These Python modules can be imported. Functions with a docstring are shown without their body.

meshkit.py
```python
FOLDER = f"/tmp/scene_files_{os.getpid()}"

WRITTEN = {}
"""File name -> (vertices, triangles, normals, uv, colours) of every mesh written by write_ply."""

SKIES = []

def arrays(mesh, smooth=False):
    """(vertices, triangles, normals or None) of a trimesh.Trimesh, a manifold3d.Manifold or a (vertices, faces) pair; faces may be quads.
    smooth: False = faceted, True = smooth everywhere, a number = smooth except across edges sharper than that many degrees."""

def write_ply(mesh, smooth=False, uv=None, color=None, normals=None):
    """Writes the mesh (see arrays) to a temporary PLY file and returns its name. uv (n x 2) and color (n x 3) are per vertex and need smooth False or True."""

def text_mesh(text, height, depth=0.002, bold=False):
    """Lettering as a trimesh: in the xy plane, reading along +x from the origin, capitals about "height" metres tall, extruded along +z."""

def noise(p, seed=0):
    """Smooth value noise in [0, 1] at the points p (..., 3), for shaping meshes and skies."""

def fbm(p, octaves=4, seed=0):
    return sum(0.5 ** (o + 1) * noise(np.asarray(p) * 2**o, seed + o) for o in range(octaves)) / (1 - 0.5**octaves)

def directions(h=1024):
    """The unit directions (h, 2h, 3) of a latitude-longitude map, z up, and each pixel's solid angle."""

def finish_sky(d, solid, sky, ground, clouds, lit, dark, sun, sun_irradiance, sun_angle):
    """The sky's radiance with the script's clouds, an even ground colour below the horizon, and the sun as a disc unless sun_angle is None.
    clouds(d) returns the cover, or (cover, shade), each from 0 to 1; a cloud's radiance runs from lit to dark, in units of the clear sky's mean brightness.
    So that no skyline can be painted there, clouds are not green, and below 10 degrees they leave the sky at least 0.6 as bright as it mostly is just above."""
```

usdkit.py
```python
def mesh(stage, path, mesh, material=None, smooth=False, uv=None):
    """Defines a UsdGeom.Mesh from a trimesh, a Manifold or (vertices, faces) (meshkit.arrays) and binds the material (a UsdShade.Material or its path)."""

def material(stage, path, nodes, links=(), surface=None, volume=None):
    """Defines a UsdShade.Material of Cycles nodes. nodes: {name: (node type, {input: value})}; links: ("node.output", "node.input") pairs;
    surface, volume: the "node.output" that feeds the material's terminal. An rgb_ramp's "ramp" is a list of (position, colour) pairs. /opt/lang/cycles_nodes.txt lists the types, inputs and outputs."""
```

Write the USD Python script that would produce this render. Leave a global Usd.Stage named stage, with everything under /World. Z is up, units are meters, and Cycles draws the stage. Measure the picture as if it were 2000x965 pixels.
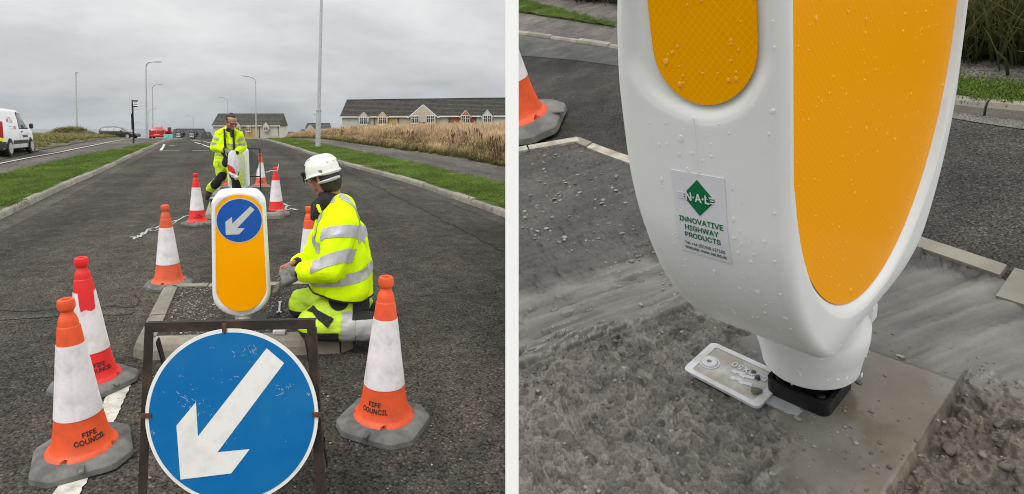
import math, random
import numpy as np, trimesh, manifold3d as m3d
from shapely.geometry import Polygon, LineString, Point
from scipy.interpolate import PchipInterpolator
from pxr import Usd, UsdGeom, UsdLux, UsdShade, Gf, Sdf, Vt
import usdkit, meshkit

rng = np.random.default_rng(7)
random.seed(7)
stage = Usd.Stage.CreateInMemory()
UsdGeom.SetStageUpAxis(stage, UsdGeom.Tokens.z)
UsdGeom.SetStageMetersPerUnit(stage, 1.0)
UsdGeom.Xform.Define(stage, '/World')
UsdGeom.Scope.Define(stage, '/World/Looks')

# ------------------------------------------------------------------ camera, sky, sun
EYE = np.array([0.0, 0.0, 1.5]); PX, PY, FPX = 750.0, 380.0, 1050.0
PITCH = math.atan((PY - 250.0) / FPX)
EXPOSURE = 0.2
cam = UsdGeom.Camera.Define(stage, '/World/camera')
cam.CreateHorizontalApertureAttr(36.0); cam.CreateVerticalApertureAttr(36.0 * 494 / 1024)
cam.CreateFocalLengthAttr(36.0 * FPX / 2000)
cam.CreateHorizontalApertureOffsetAttr(250.0 / 2000 * 36); cam.CreateVerticalApertureOffsetAttr(-102.5 / 2000 * 36)
cam.CreateClippingRangeAttr(Gf.Vec2f(0.05, 30000)); cam.CreateExposureAttr(EXPOSURE)
cx = UsdGeom.Xformable(cam); cx.AddTranslateOp().Set(Gf.Vec3d(*EYE)); cx.AddRotateXOp().Set(90 - math.degrees(PITCH))

SUN_EL, SUN_AZ = math.radians(55), math.radians(222)          # azimuth from +y towards +x: behind the camera, to the left
dome = UsdLux.DomeLight.Define(stage, '/World/sky')
dome.CreateIntensityAttr(1.0)
SKYMIX, SKYK = 0.94, 5.0
skymat = usdkit.material(stage, '/World/Looks/overcast_sky', {
    'sky': ('sky_texture', {'sky_type': 'single_scattering', 'sun_disc': False, 'sun_elevation': SUN_EL, 'sun_rotation': SUN_AZ}),
    'geo': ('texture_coordinate', {}),
    'sep': ('separate_xyz', {}),
    'up': ('math', {'math_type': 'maximum', 'value2': 0.0}),
    'den': ('math', {'math_type': 'add', 'value2': 0.26}),
    'dx': ('math', {'math_type': 'divide'}), 'dy': ('math', {'math_type': 'divide'}),
    'cmb': ('combine_xyz', {'z': 3.7}),
    'n1': ('noise_texture', {'scale': 0.62, 'detail': 7, 'roughness': 0.46, 'distortion': 0.5}),
    'n2': ('noise_texture', {'scale': 3.2, 'detail': 6, 'roughness': 0.55, 'distortion': 0.3}),
    'mul2': ('math', {'math_type': 'multiply', 'value2': 0.24}),
    'mul1': ('math', {'math_type': 'multiply_add', 'value2': 0.80}),
    'ramp': ('rgb_ramp', {'ramp': [(0.37, (0.74, 0.75, 0.765)), (0.46, (0.88, 0.885, 0.893)), (0.54, (1.03, 1.03, 1.025)), (0.63, (1.19, 1.185, 1.17))]}),
    'grad': ('rgb_ramp', {'ramp': [(0.0, (0.82, 0.88, 0.95)), (0.03, (0.87, 0.92, 0.98)), (0.09, (1.14, 1.16, 1.18)), (0.22, (1.46, 1.46, 1.45)), (1.0, (2.62, 2.62, 2.58))]}),
    'cl': ('mix', {'mix_type': 'multiply', 'fac': 1.0}),
    'sc': ('mix', {'mix_type': 'multiply', 'fac': 1.0, 'color2': (SKYK, SKYK, SKYK)}),
    'mx': ('mix', {'mix_type': 'mix', 'fac': SKYMIX}),
    'bg': ('background_shader', {'strength': 0.1}),
}, [('geo.generated', 'sep.vector'), ('sep.z', 'up.value1'), ('up.value', 'den.value1'), ('sep.x', 'dx.value1'), ('den.value', 'dx.value2'),
    ('sep.y', 'dy.value1'), ('den.value', 'dy.value2'), ('dx.value', 'cmb.x'), ('dy.value', 'cmb.y'), ('cmb.vector', 'n1.vector'), ('cmb.vector', 'n2.vector'),
    ('n2.fac', 'mul2.value1'), ('n1.fac', 'mul1.value1'), ('mul2.value', 'mul1.value3'), ('mul1.value', 'ramp.fac'), ('up.value', 'grad.fac'),
    ('ramp.color', 'cl.color1'), ('grad.color', 'cl.color2'), ('cl.color', 'sc.color1'), ('sky.color', 'mx.color1'), ('sc.color', 'mx.color2'), ('mx.color', 'bg.color')],
    surface='bg.background')
UsdShade.MaterialBindingAPI.Apply(dome.GetPrim()).Bind(skymat)
dome.GetPrim().SetCustomDataByKey('kind', 'structure')
sun = UsdLux.DistantLight.Define(stage, '/World/sun')
sun.CreateIntensityAttr(0.4); sun.CreateAngleAttr(40.0); sun.CreateColorAttr(Gf.Vec3f(1.0, 0.97, 0.93)); sun.CreateNormalizeAttr(True)
sx = UsdGeom.Xformable(sun)
sx.AddRotateZOp().Set(-math.degrees(SUN_AZ) + 0.0); sx.AddRotateXOp().Set(-(90 - math.degrees(SUN_EL)))

# ------------------------------------------------------------------ pixel and ground maths (pixels of the 2000 x 965 photograph)
CP, SP = math.cos(PITCH), math.sin(PITCH)
def ray(u, v):
    a, b = (u - PX) / FPX, (v - PY) / FPX
    return np.array([a, CP - b * SP, -SP - b * CP])
def at(u, v, y):
    d = ray(u, v); return EYE + d * (y / d[1])
_gy = [-40, -5, 6, 10, 15, 20, 30, 38, 46, 55, 64, 80, 100, 130, 160, 250, 420]
_gz = [0, 0, 0, .04, .13, .25, .44, .50, .47, .34, .19, -.2, -.9, -2.4, -4.0, -9.5, -24]
_G = PchipInterpolator(_gy, _gz)
def G(y): return _G(np.clip(y, -40, 420))
def gp(u, v, dz=0.0):
    d = ray(u, v); lo, hi = 0.3, 0.3
    f = lambda y: (EYE + d * (y / d[1]))[2] - G(y) - dz
    ys = np.concatenate([np.linspace(.5, 40, 400), np.linspace(40.3, 400, 600)])
    for a, b in zip(ys[:-1], ys[1:]):
        if f(a) > 0 >= f(b):
            lo, hi = a, b; break
    else:
        return EYE + d * (45 / d[1])
    for _ in range(40):
        mid = (lo + hi) / 2
        lo, hi = (mid, hi) if f(mid) > 0 else (lo, mid)
    return EYE + d * (lo / d[1])

# ------------------------------------------------------------------ prims
_used = {}
def numbered(parent, name):
    k = (parent, name); n = _used.get(k, 0); _used[k] = n + 1
    return f'{parent}/{name}' if n == 0 else f'{parent}/{name}_{n:03d}'
def tag(prim, label=None, cat=None, group=None, kind=None):
    for k, v in (('label', label), ('category', cat), ('group', group), ('kind', kind)):
        if v: prim.SetCustomDataByKey(k, v)
def tri(m):
    if isinstance(m, trimesh.Trimesh): return m
    v, f, _ = meshkit.arrays(m, False); return trimesh.Trimesh(v, f, process=False)
def cat(ms): return trimesh.util.concatenate([tri(m) for m in ms])
class Thing:
    """An Xform at a thing's base; meshes are handed over in world space (or in the thing's own space with local=True)."""
    def __init__(s, name, label=None, cat=None, base=(0, 0, 0), M=None, group=None, kind=None):
        s.path = numbered('/World', name)
        s.M = np.eye(4) if M is None else np.array(M, float)
        if M is None: s.M[:3, 3] = base
        s.inv = np.linalg.inv(s.M)
        x = UsdGeom.Xform.Define(stage, s.path)
        x.AddTransformOp().Set(Gf.Matrix4d(*s.M.T.ravel().tolist()))
        s.prim = x.GetPrim(); tag(s.prim, label, cat, group, kind)
    def part(s, name, mesh, mat, smooth=False, parent=None, local=False, label=None, kind=None):
        m = tri(mesh).copy()
        if not local: m.apply_transform(s.inv)
        p = numbered(parent or s.path, name)
        o = usdkit.mesh(stage, p, m, mat, smooth=smooth)
        tag(o.GetPrim(), label, None, None, kind)
        return p
def single(name, mesh, mat, label=None, cat=None, group=None, kind=None, smooth=False):
    p = numbered('/World', name)
    o = usdkit.mesh(stage, p, mesh, mat, smooth=smooth); tag(o.GetPrim(), label, cat, group, kind); return p

# ------------------------------------------------------------------ materials
def lin(c):
    return tuple((x / 255 / 12.92 if x / 255 <= .04045 else ((x / 255 + .055) / 1.055) ** 2.4) for x in c)
def mat(name, col, col2=None, rough=0.6, scale=6, detail=4, lo=0.35, hi=0.65, bump=0.0, bscale=80, bdist=0.01, metallic=0, spec=0.5, rough2=None, coat=0, extra=None, stretch=(1, 1, 1), sheen=0, sub=0):
    """Principled surface whose colour runs between two tones over noise in world space, with a noise bump."""
    n = {'geo': ('texture_coordinate', {}), 'map': ('mapping', {'scale': stretch}), 'p': ('principled_bsdf', {'base_color': col, 'roughness': rough, 'metallic': metallic, 'specular_ior_level': spec, 'coat_weight': coat, 'sheen_weight': sheen, 'coat_roughness': .1})}
    l = [('geo.object', 'map.vector')]
    if col2 is not None:
        n['n'] = ('noise_texture', {'scale': scale, 'detail': detail, 'roughness': 0.6})
        n['r'] = ('rgb_ramp', {'ramp': [(lo, col), (hi, col2)]})
        l += [('map.vector', 'n.vector'), ('n.fac', 'r.fac'), ('r.color', 'p.base_color')]
        if rough2 is not None:
            n['rr'] = ('map_range', {'from_min': lo, 'from_max': hi, 'to_min': rough, 'to_max': rough2, 'clamp': True})
            l += [('n.fac', 'rr.value'), ('rr.result', 'p.roughness')]
    if bump:
        n['bn'] = ('noise_texture', {'scale': bscale, 'detail': 5, 'roughness': 0.65})
        n['b'] = ('bump', {'strength': bump, 'distance': bdist})
        l += [('map.vector', 'bn.vector'), ('bn.fac', 'b.height'), ('b.normal', 'p.normal')]
    return usdkit.material(stage, f'/World/Looks/{name}', n, l, surface='p.BSDF')
def asphalt(name, dark, mid, light, cell=70, bump=0.9, rough=0.78, big=0.5):
    """Chipped asphalt: stones (voronoi cells of different tones) in a dark matrix, broad worn patches."""
    return usdkit.material(stage, f'/World/Looks/{name}', {
        'geo': ('texture_coordinate', {}),
        'v': ('voronoi_texture', {'scale': cell, 'randomness': 1.0}),
        'sep': ('separate_color', {}),
        'v2': ('voronoi_texture', {'scale': cell * 2.6, 'randomness': 1.0}),
        'n': ('noise_texture', {'scale': big, 'detail': 8, 'roughness': 0.62}),
        'n3': ('noise_texture', {'scale': 5.5, 'detail': 6, 'roughness': 0.7}),
        'r': ('rgb_ramp', {'ramp': [(0.0, dark), (0.55, mid), (0.86, mid), (0.97, light)]}),
        'tr': ('mapping', {'rotation': (0, 0, -.285)}), 'ts': ('mapping', {'scale': (1.1, .07, 1)}), 'tn': ('noise_texture', {'scale': 1.0, 'detail': 5, 'roughness': .55}), 'tk': ('rgb_ramp', {'ramp': [(.36, (.80, .80, .80)), (.5, (1, 1, 1)), (.64, (1.18, 1.16, 1.12))]}), 'm3': ('mix', {'mix_type': 'multiply', 'fac': 1.0}),
        'big': ('rgb_ramp', {'ramp': [(0.36, (0.78, 0.78, 0.79)), (0.5, (1.0, 0.99, 0.97)), (0.64, (1.28, 1.24, 1.17))]}),
        'mid': ('rgb_ramp', {'ramp': [(0.32, (0.68, 0.68, 0.68)), (0.52, (1, 1, 1)), (0.68, (1.35, 1.32, 1.26))]}),
        'cv': ('rgb_ramp', {'ramp': [(0.0, (1.12, 1.12, 1.12)), (.50, (1.05, 1.05, 1.05)), (.68, (.60, .59, .58)), (.88, (.36, .35, .34))]}), 'm4': ('mix', {'mix_type': 'multiply', 'fac': 1.0}),
        'm': ('mix', {'mix_type': 'multiply', 'fac': 1.0}), 'm2': ('mix', {'mix_type': 'multiply', 'fac': 1.0}),
        'h': ('math', {'math_type': 'add'}), 'b': ('bump', {'strength': bump, 'distance': 0.012}),
        'p': ('principled_bsdf', {'roughness': rough, 'specular_ior_level': 0.08}),
    }, [('geo.object', 'v.vector'), ('geo.object', 'v2.vector'), ('geo.object', 'n.vector'), ('geo.object', 'n3.vector'), ('v.color', 'sep.color'), ('sep.r', 'r.fac'),
        ('n.fac', 'big.fac'), ('n3.fac', 'mid.fac'), ('r.color', 'm.color1'), ('big.color', 'm.color2'), ('m.color', 'm2.color1'), ('mid.color', 'm2.color2'), ('geo.object', 'tr.vector'), ('tr.vector', 'ts.vector'), ('ts.vector', 'tn.vector'), ('tn.fac', 'tk.fac'), ('m2.color', 'm3.color1'), ('tk.color', 'm3.color2'), ('m3.color', 'm4.color1'), ('v.distance', 'cv.fac'), ('cv.color', 'm4.color2'), ('m4.color', 'p.base_color'),
        ('v.distance', 'h.value1'), ('v2.distance', 'h.value2'), ('h.value', 'b.height'), ('b.normal', 'p.normal')], surface='p.BSDF')
def leaf_mat(name, tip, root, rootz=0.0, tipz=0.8, var=0.38):
    """Blades: colour runs from root to tip along the tuft's own height, varied from tuft to tuft; light passes through."""
    return usdkit.material(stage, f'/World/Looks/{name}', {
        'at': ('attribute', {'attribute': 'displayColor'}),
        'oi': ('object_info', {}), 'geo': ('geometry', {}), 'n': ('noise_texture', {'scale': 0.9, 'detail': 3}),
        'rv': ('rgb_ramp', {'ramp': [(0.3, (1 - var * .8, 1 - var, 1 - var)), (0.7, (1 + var, 1 + var * .9, 1 + var * .7))]}),
        'm': ('mix', {'mix_type': 'multiply', 'fac': 1.0}),
        'd': ('principled_bsdf', {'roughness': 0.7, 'specular_ior_level': 0.2}), 't': ('translucent_bsdf', {}), 'mx': ('mix_closure', {'fac': 0.25}),
    }, [('geo.position', 'n.vector'), ('n.fac', 'rv.fac'), ('at.color', 'm.color1'), ('rv.color', 'm.color2'), ('m.color', 'd.base_color'), ('m.color', 't.color'), ('d.BSDF', 'mx.closure1'), ('t.BSDF', 'mx.closure2')], surface='mx.closure')
M = {}
M['asphalt'] = asphalt('road_asphalt', (.050, .0468, .041), (.075, .0708, .062), (.125, .119, .106), 78, bump=.36, rough=.85)
M['asphalt_worn'] = asphalt('worn_asphalt', (.055, .052, .048), (.082, .079, .072), (.13, .125, .115), 75, bump=.35)
M['asphalt_path'] = asphalt('path_asphalt', (.085, .079, .073), (.13, .121, .113), (.20, .19, .175), 80, bump=.25, big=.25)
M['gutter'] = asphalt('gutter_asphalt', (.07, .066, .059), (.095, .091, .082), (.14, .133, .12), 90, bump=.3)
M['tar'] = mat('tar_joint', (.026, .025, .023), (.048, .046, .041), rough=.9, scale=9, bump=.5, bscale=120, spec=.1)
M['kerb'] = mat('kerb_concrete', (.20, .185, .15), (.34, .315, .26), rough=.85, scale=9, detail=8, lo=.3, hi=.7, bump=.6, bscale=140, bdist=.006)
M['kerb2'] = mat('kerb_concrete_dark', (.15, .14, .115), (.27, .25, .205), rough=.85, scale=7, detail=8, lo=.3, hi=.7, bump=.6, bscale=140, bdist=.006)
M['grass_soil'] = mat('verge_turf', (.05, .062, .02), (.11, .165, .035), rough=.9, scale=1.8, detail=9, bump=1.0, bscale=60, bdist=.04)
M['field'] = mat('rough_grass_field', (.10, .115, .035), (.21, .19, .08), rough=.95, scale=.7, detail=9, bump=1.0, bscale=25, bdist=.06)
M['soil'] = mat('bare_soil', (.045, .037, .028), (.12, .10, .075), rough=.95, scale=3, detail=8, bump=1.0, bscale=30, bdist=.05)
M['island'] = asphalt('island_fill', (.04, .037, .032), (.075, .070, .061), (.24, .225, .19), 85, bump=.5, big=1.6)
M['paint'] = mat('road_paint', (.62, .60, .54), (.30, .285, .25), rough=.7, scale=14, detail=8, lo=.44, hi=.72, bump=.4, bscale=130)
M['paint_thin'] = mat('chalk_marks', (.55, .55, .53), (.14, .135, .125), rough=.8, scale=60, detail=5, lo=.45, hi=.6)
M['orange'] = mat('cone_orange', (.80, .095, .022), (.52, .075, .03), rough=.48, scale=11, detail=9, lo=.46, hi=.80, bump=.15, bscale=60, bdist=.004, rough2=.6)
M['orange_old'] = mat('cone_orange_faded', (.74, .115, .045), (.52, .085, .035), rough=.6, scale=8, detail=8, lo=.38, hi=.75, bump=.2, bscale=60, bdist=.004)
M['red'] = mat('cone_red', (.80, .022, .024), (.64, .022, .02), rough=.42, scale=7, detail=7, lo=.4, hi=.78, bump=.1, bscale=60, bdist=.004)
M['sleeve'] = mat('cone_sleeve', (.80, .76, .785), (.50, .485, .48), rough=.45, scale=11, detail=8, lo=.46, hi=.80, bump=.5, bscale=24, bdist=.004)
M['rubber'] = mat('cone_base_rubber', (.085, .086, .083), (.20, .198, .185), rough=.75, scale=10, detail=9, lo=.40, hi=.72, bump=.5, bscale=70, bdist=.006)
M['letter'] = mat('black_lettering', (.02, .016, .016), rough=.6)
M['blue'] = mat('sign_blue', (.001, .135, .385), (.008, .155, .385), rough=.40, rough2=.55, spec=.3, scale=5, detail=9, lo=.4, hi=.75, bump=.05, bscale=20)
M['blue2'] = mat('bollard_blue', (.003, .075, .37), (.004, .085, .40), rough=.35, scale=5)
M['white_sheet'] = mat('sign_white', (.80, .795, .765), (.62, .60, .55), rough=.5, scale=10, detail=9, lo=.5, hi=.8)
M['scratch'] = mat('scratch_white', (.55, .58, .62), rough=.6)
M['grey_sheet'] = mat('arrow_grey', (.56, .56, .57), (.50, .50, .51), rough=.4, scale=30)
M['rust'] = mat('rusty_frame', (.022, .017, .014), (.075, .042, .026), rough=.75, scale=12, detail=9, lo=.42, hi=.75, bump=.6, bscale=150, bdist=.003, metallic=.25)
M['rust2'] = mat('rusty_clip', (.07, .03, .017), (.12, .05, .025), rough=.85, scale=40, detail=6, bump=.6, bscale=200, bdist=.002)
M['white_plastic'] = mat('bollard_plastic', (.80, .81, .81), (.74, .75, .745), rough=.33, scale=5, detail=7, lo=.35, hi=.8, bump=.05, bscale=9, bdist=.01, rough2=.42)
M['white_dull'] = mat('bollard_back', (.62, .64, .57), (.56, .58, .52), rough=.5, scale=5)
M['black'] = mat('black_plastic', (.006, .006, .007), (.03, .027, .022), lo=.5, hi=.8, detail=7, rough=.42, spec=.22, scale=20, bump=.2, bscale=80, bdist=.003)
M['sign_back'] = mat('sign_back_grey', (.055, .06, .06), (.085, .088, .086), rough=.6, scale=6)
M['steel'] = mat('galvanised_steel', (.40, .42, .43), (.50, .515, .52), rough=.45, scale=4, detail=5, metallic=.35)
M['steel_bright'] = mat('bright_steel', (.55, .56, .57), (.38, .385, .38), rough=.3, scale=40, metallic=.8)
M['lamp_head'] = mat('lamp_head_grey', (.28, .29, .30), rough=.5)
M['navy'] = mat('bus_stop_navy', (.006, .008, .02), rough=.45)
M['sign_white2'] = mat('flag_white', (.75, .76, .78), rough=.5)

# ------------------------------------------------------------------ the road scene: ground
def line_x(px, dz, near=None):
    """x as a function of y for an edge given by pixels on the ground; straight on beyond both ends."""
    pts = sorted([tuple(gp(u, v, dz)) for u, v in px], key=lambda p: p[1])
    ys = np.array([p[1] for p in pts]); xs = np.array([p[0] for p in pts])
    keep = np.r_[True, np.diff(ys) > .05]; ys, xs = ys[keep], xs[keep]
    s0 = near if near is not None else (xs[1] - xs[0]) / (ys[1] - ys[0]); s1 = (xs[-1] - xs[-2]) / (ys[-1] - ys[-2])
    P = PchipInterpolator(ys, xs)
    def f(y):
        y = np.asarray(y, float)
        return np.where(y < ys[0], xs[0] + s0 * (y - ys[0]), np.where(y > ys[-1], xs[-1] + s1 * (y - ys[-1]), P(np.clip(y, ys[0], ys[-1]))))
    return f
KL = line_x([(0, 430), (60, 401), (120, 372), (200, 336), (260, 306), (292, 291), (312, 281)], 0)
KR = line_x([(985, 425), (900, 394), (800, 359), (700, 331), (640, 313), (580, 293), (540, 280), (516, 273)], 0)
_VL = line_x([(0, 343), (100, 318), (200, 297), (262, 286), (290, 281)], .12)
def VL(y): return np.minimum(_VL(y), KL(y) - .16)
_PL = line_x([(0, 313), (65, 297), (130, 284), (200, 271.5)], .12)
def PL(y): return np.minimum(_PL(y), VL(y) - .6)
_VR = line_x([(985, 362), (900, 340), (800, 317), (700, 296), (640, 284), (600, 275)], .12)
def VR(y): return np.maximum(_VR(y), KR(y) + .2)
_PR = line_x([(985, 327), (900, 309), (800, 295), (700, 281), (640, 272.5)], .12)
def PR(y): return np.maximum(_PR(y), VR(y) + .6)
YS = np.unique(np.concatenate([np.arange(-8, 14, .35), np.arange(14, 40, .8), np.arange(40, 90, 2), np.arange(90, 300, 10), [300, 340, 400]]))
def strip(fa, fb, za, zb, n, lift=0.0, ys=YS, rough=0.0, seed=1, shape=None):
    """A sheet between the edges fa(y) and fb(y); za, zb: heights above the profile."""
    t = np.linspace(0, 1, n + 1); V = []
    for y in ys:
        a, b = float(fa(y)), float(fb(y)); x = a + (b - a) * t
        z = G(y) + za + (zb - za) * t + lift
        if shape is not None: z = z + shape(x, y, t)
        V.append(np.stack([x, np.full(n + 1, y), z], 1))
    V = np.array(V)
    if rough:
        e = np.minimum(t, 1 - t) * 6; e = np.clip(e, 0, 1)
        V[..., 2] += rough * (meshkit.fbm(V * np.array([1.3, 1.3, 0]), 4, seed) - .5) * e
    m = len(ys); idx = np.arange(m * (n + 1)).reshape(m, n + 1)
    q = np.stack([idx[:-1, :-1], idx[:-1, 1:], idx[1:, 1:], idx[1:, :-1]], -1).reshape(-1, 4)
    return trimesh.Trimesh(V.reshape(-1, 3), np.vstack([q[:, [0, 1, 2]], q[:, [0, 2, 3]]]), process=False)
road = Thing('road', kind='structure')
road.part('road_surface', strip(lambda y: KL(y) - .05, lambda y: KR(y) + .05, 0, 0, 16), M['asphalt'], smooth=True)
road.part('gutter_strip', strip(lambda y: KL(y) + .0, lambda y: KL(y) + .40 + .012 * math.sin(y * 2.3) + .01 * math.sin(y * .71), 0, 0, 2, lift=.004), M['gutter'], smooth=True)
road.part('gutter_strip', strip(lambda y: KR(y) - .32 - .012 * math.sin(y * 1.7), lambda y: KR(y), 0, 0, 2, lift=.004), M['asphalt_worn'], smooth=True)
single('verge_left', strip(lambda y: VL(y), lambda y: KL(y) - .11, .135, .115, 6, rough=.05, seed=4), M['grass_soil'], kind='structure', smooth=True)
single('verge_right', strip(lambda y: KR(y) + .11, lambda y: VR(y), .115, .135, 8, rough=.06, seed=5), M['grass_soil'], kind='structure', smooth=True)
single('path_left', strip(lambda y: PL(y) - .3, lambda y: VL(y) + .03, .11, .11, 6, rough=.01), M['asphalt_path'], kind='structure', smooth=True)
single('pavement_right', strip(lambda y: VR(y) - .03, lambda y: PR(y) + .3, .11, .12, 6, rough=.01), M['asphalt_path'], kind='structure', smooth=True)
def rise_left(x, y, t):
    d = np.clip(PL(y) - x, 0, 80); return .12 + .22 * np.clip(d / 2.2, 0, 1) ** .7 + .12 * np.clip((d - 3) / 20, 0, 1)
def rise_right(x, y, t):
    d = np.clip(x - PR(y), 0, 80); return .12 + .10 * np.clip(d / .8, 0, 1) + .28 * np.clip(d / 9, 0, 1) ** 1.2
tl = np.array([0, .3, 1, 2, 3.5, 6, 10, 18, 35, 70, 150, 320])
def field(edge, sgn, rise, ys, seed):
    V = []
    for y in ys:
        x = float(edge(y)) + sgn * tl; z = G(y) + rise(x, y, None)
        V.append(np.stack([x, np.full(len(tl), y), z], 1))
    V = np.array(V); V[:, 2:, 2] += .16 * (meshkit.fbm(V[:, 2:] * np.array([.45, .45, 0]), 4, seed) - .5)
    m, n = len(ys), len(tl); idx = np.arange(m * n).reshape(m, n)
    q = np.stack([idx[:-1, :-1], idx[:-1, 1:], idx[1:, 1:], idx[1:, :-1]], -1).reshape(-1, 4)
    f = np.vstack([q[:, [0, 1, 2]], q[:, [0, 2, 3]]])
    return trimesh.Trimesh(V.reshape(-1, 3), f if sgn > 0 else f[:, ::-1], process=False)
single('field_left', field(PL, -1, rise_left, YS, 11), M['field'], kind='structure', smooth=True)
single('field_right', field(PR, 1, rise_right, YS, 12), M['field'], kind='structure', smooth=True)
# distant water below the crest
M['sea'] = mat('sea_water', (.10, .13, .15), (.13, .16, .18), rough=.35, scale=.01, bump=.2, bscale=.3, bdist=.3)
single('sea', (np.array([(-12000, -200, -30), (12000, -200, -30), (12000, 16000, -30), (-12000, 16000, -30)], float), np.array([[0, 1, 2, 3]])), M['sea'], kind='structure')

# kerbs: every near stone a piece
def kerb_stone(p0, p1, n0, n1, z0, z1, h=.115, w=.13, jit=0):
    prof = [(0.0, -.08), (0.012, h - .045), (.022, h - .018), (.045, h), (w, h), (w, -.08)]
    A = [[p0[0] + n0[0] * o, p0[1] + n0[1] * o, z0 + z] for o, z in prof]; B = [[p1[0] + n1[0] * o, p1[1] + n1[1] * o, z1 + z] for o, z in prof]
    k = len(prof); V = np.array(A + B); F = []
    for i in range(k):
        j = (i + 1) % k; F += [[i, j, k + j], [i, k + j, k + i]]
    for i in range(1, k - 1): F += [[0, i + 1, i], [k, k + i, k + i + 1]]
    t = trimesh.Trimesh(V, F, process=False); t.fix_normals(); return t
def kerb_run(thing, edge, sgn, ya, yb, step=.91, h=.115):
    y = ya; k = 0; r = np.random.default_rng(3)
    while y < yb:
        dxdy = float(edge(y + .1) - edge(y)) / .1; dy = step / math.hypot(1, dxdy); y1 = y + dy
        e = .006
        def fr(yy):
            d = float(edge(yy + .05) - edge(yy - .05)) / .1; n = np.array([sgn, -sgn * d]); n /= np.linalg.norm(n)
            return np.array([float(edge(yy)), yy]), n
        p0, n0 = fr(y + e); p1, n1 = fr(y1 - e); dz = r.normal(0, .004)
        thing.part('kerb_stone', kerb_stone(p0, p1, n0, n1, G(y) + dz, G(y1) + dz + r.normal(0, .002), h), M['kerb'] if r.random() < .6 else M['kerb2'])
        y = y1; k += 1
    return y
kl = Thing('kerb_left', kind='structure'); kr = Thing('kerb_right', kind='structure')
ye = kerb_run(kl, KL, -1, 7.5, 46); kl.part('kerb_far', strip(lambda y: KL(y) - .13, KL, .115, .115, 1, ys=YS[(YS > ye - 1.5)]), M['kerb'], kind='stuff')
kl.part('kerb_far', strip(KL, lambda y: KL(y) + .012, .115, 0, 1, ys=YS[(YS > ye - 1.5)]), M['kerb'], kind='stuff')
ye = kerb_run(kr, KR, 1, 7.5, 46); kr.part('kerb_far', strip(lambda y: KR(y) - .012, KR, 0, .115, 1, ys=YS[(YS > ye - 1.5)]), M['kerb'], kind='stuff')
kr.part('kerb_far', strip(KR, lambda y: KR(y) + .13, .115, .115, 1, ys=YS[(YS > ye - 1.5)]), M['kerb'], kind='stuff')
for e, s, t in ((KL, -1, kl), (KR, 1, kr)):
    ys = np.arange(-8, 7.6, .5)
    t.part('kerb_far', strip(lambda y: np.minimum(e(y), e(y) + s * .13), lambda y: np.maximum(e(y), e(y) + s * .13), .115, .115, 1, ys=ys), M['kerb'], kind='stuff')

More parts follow.
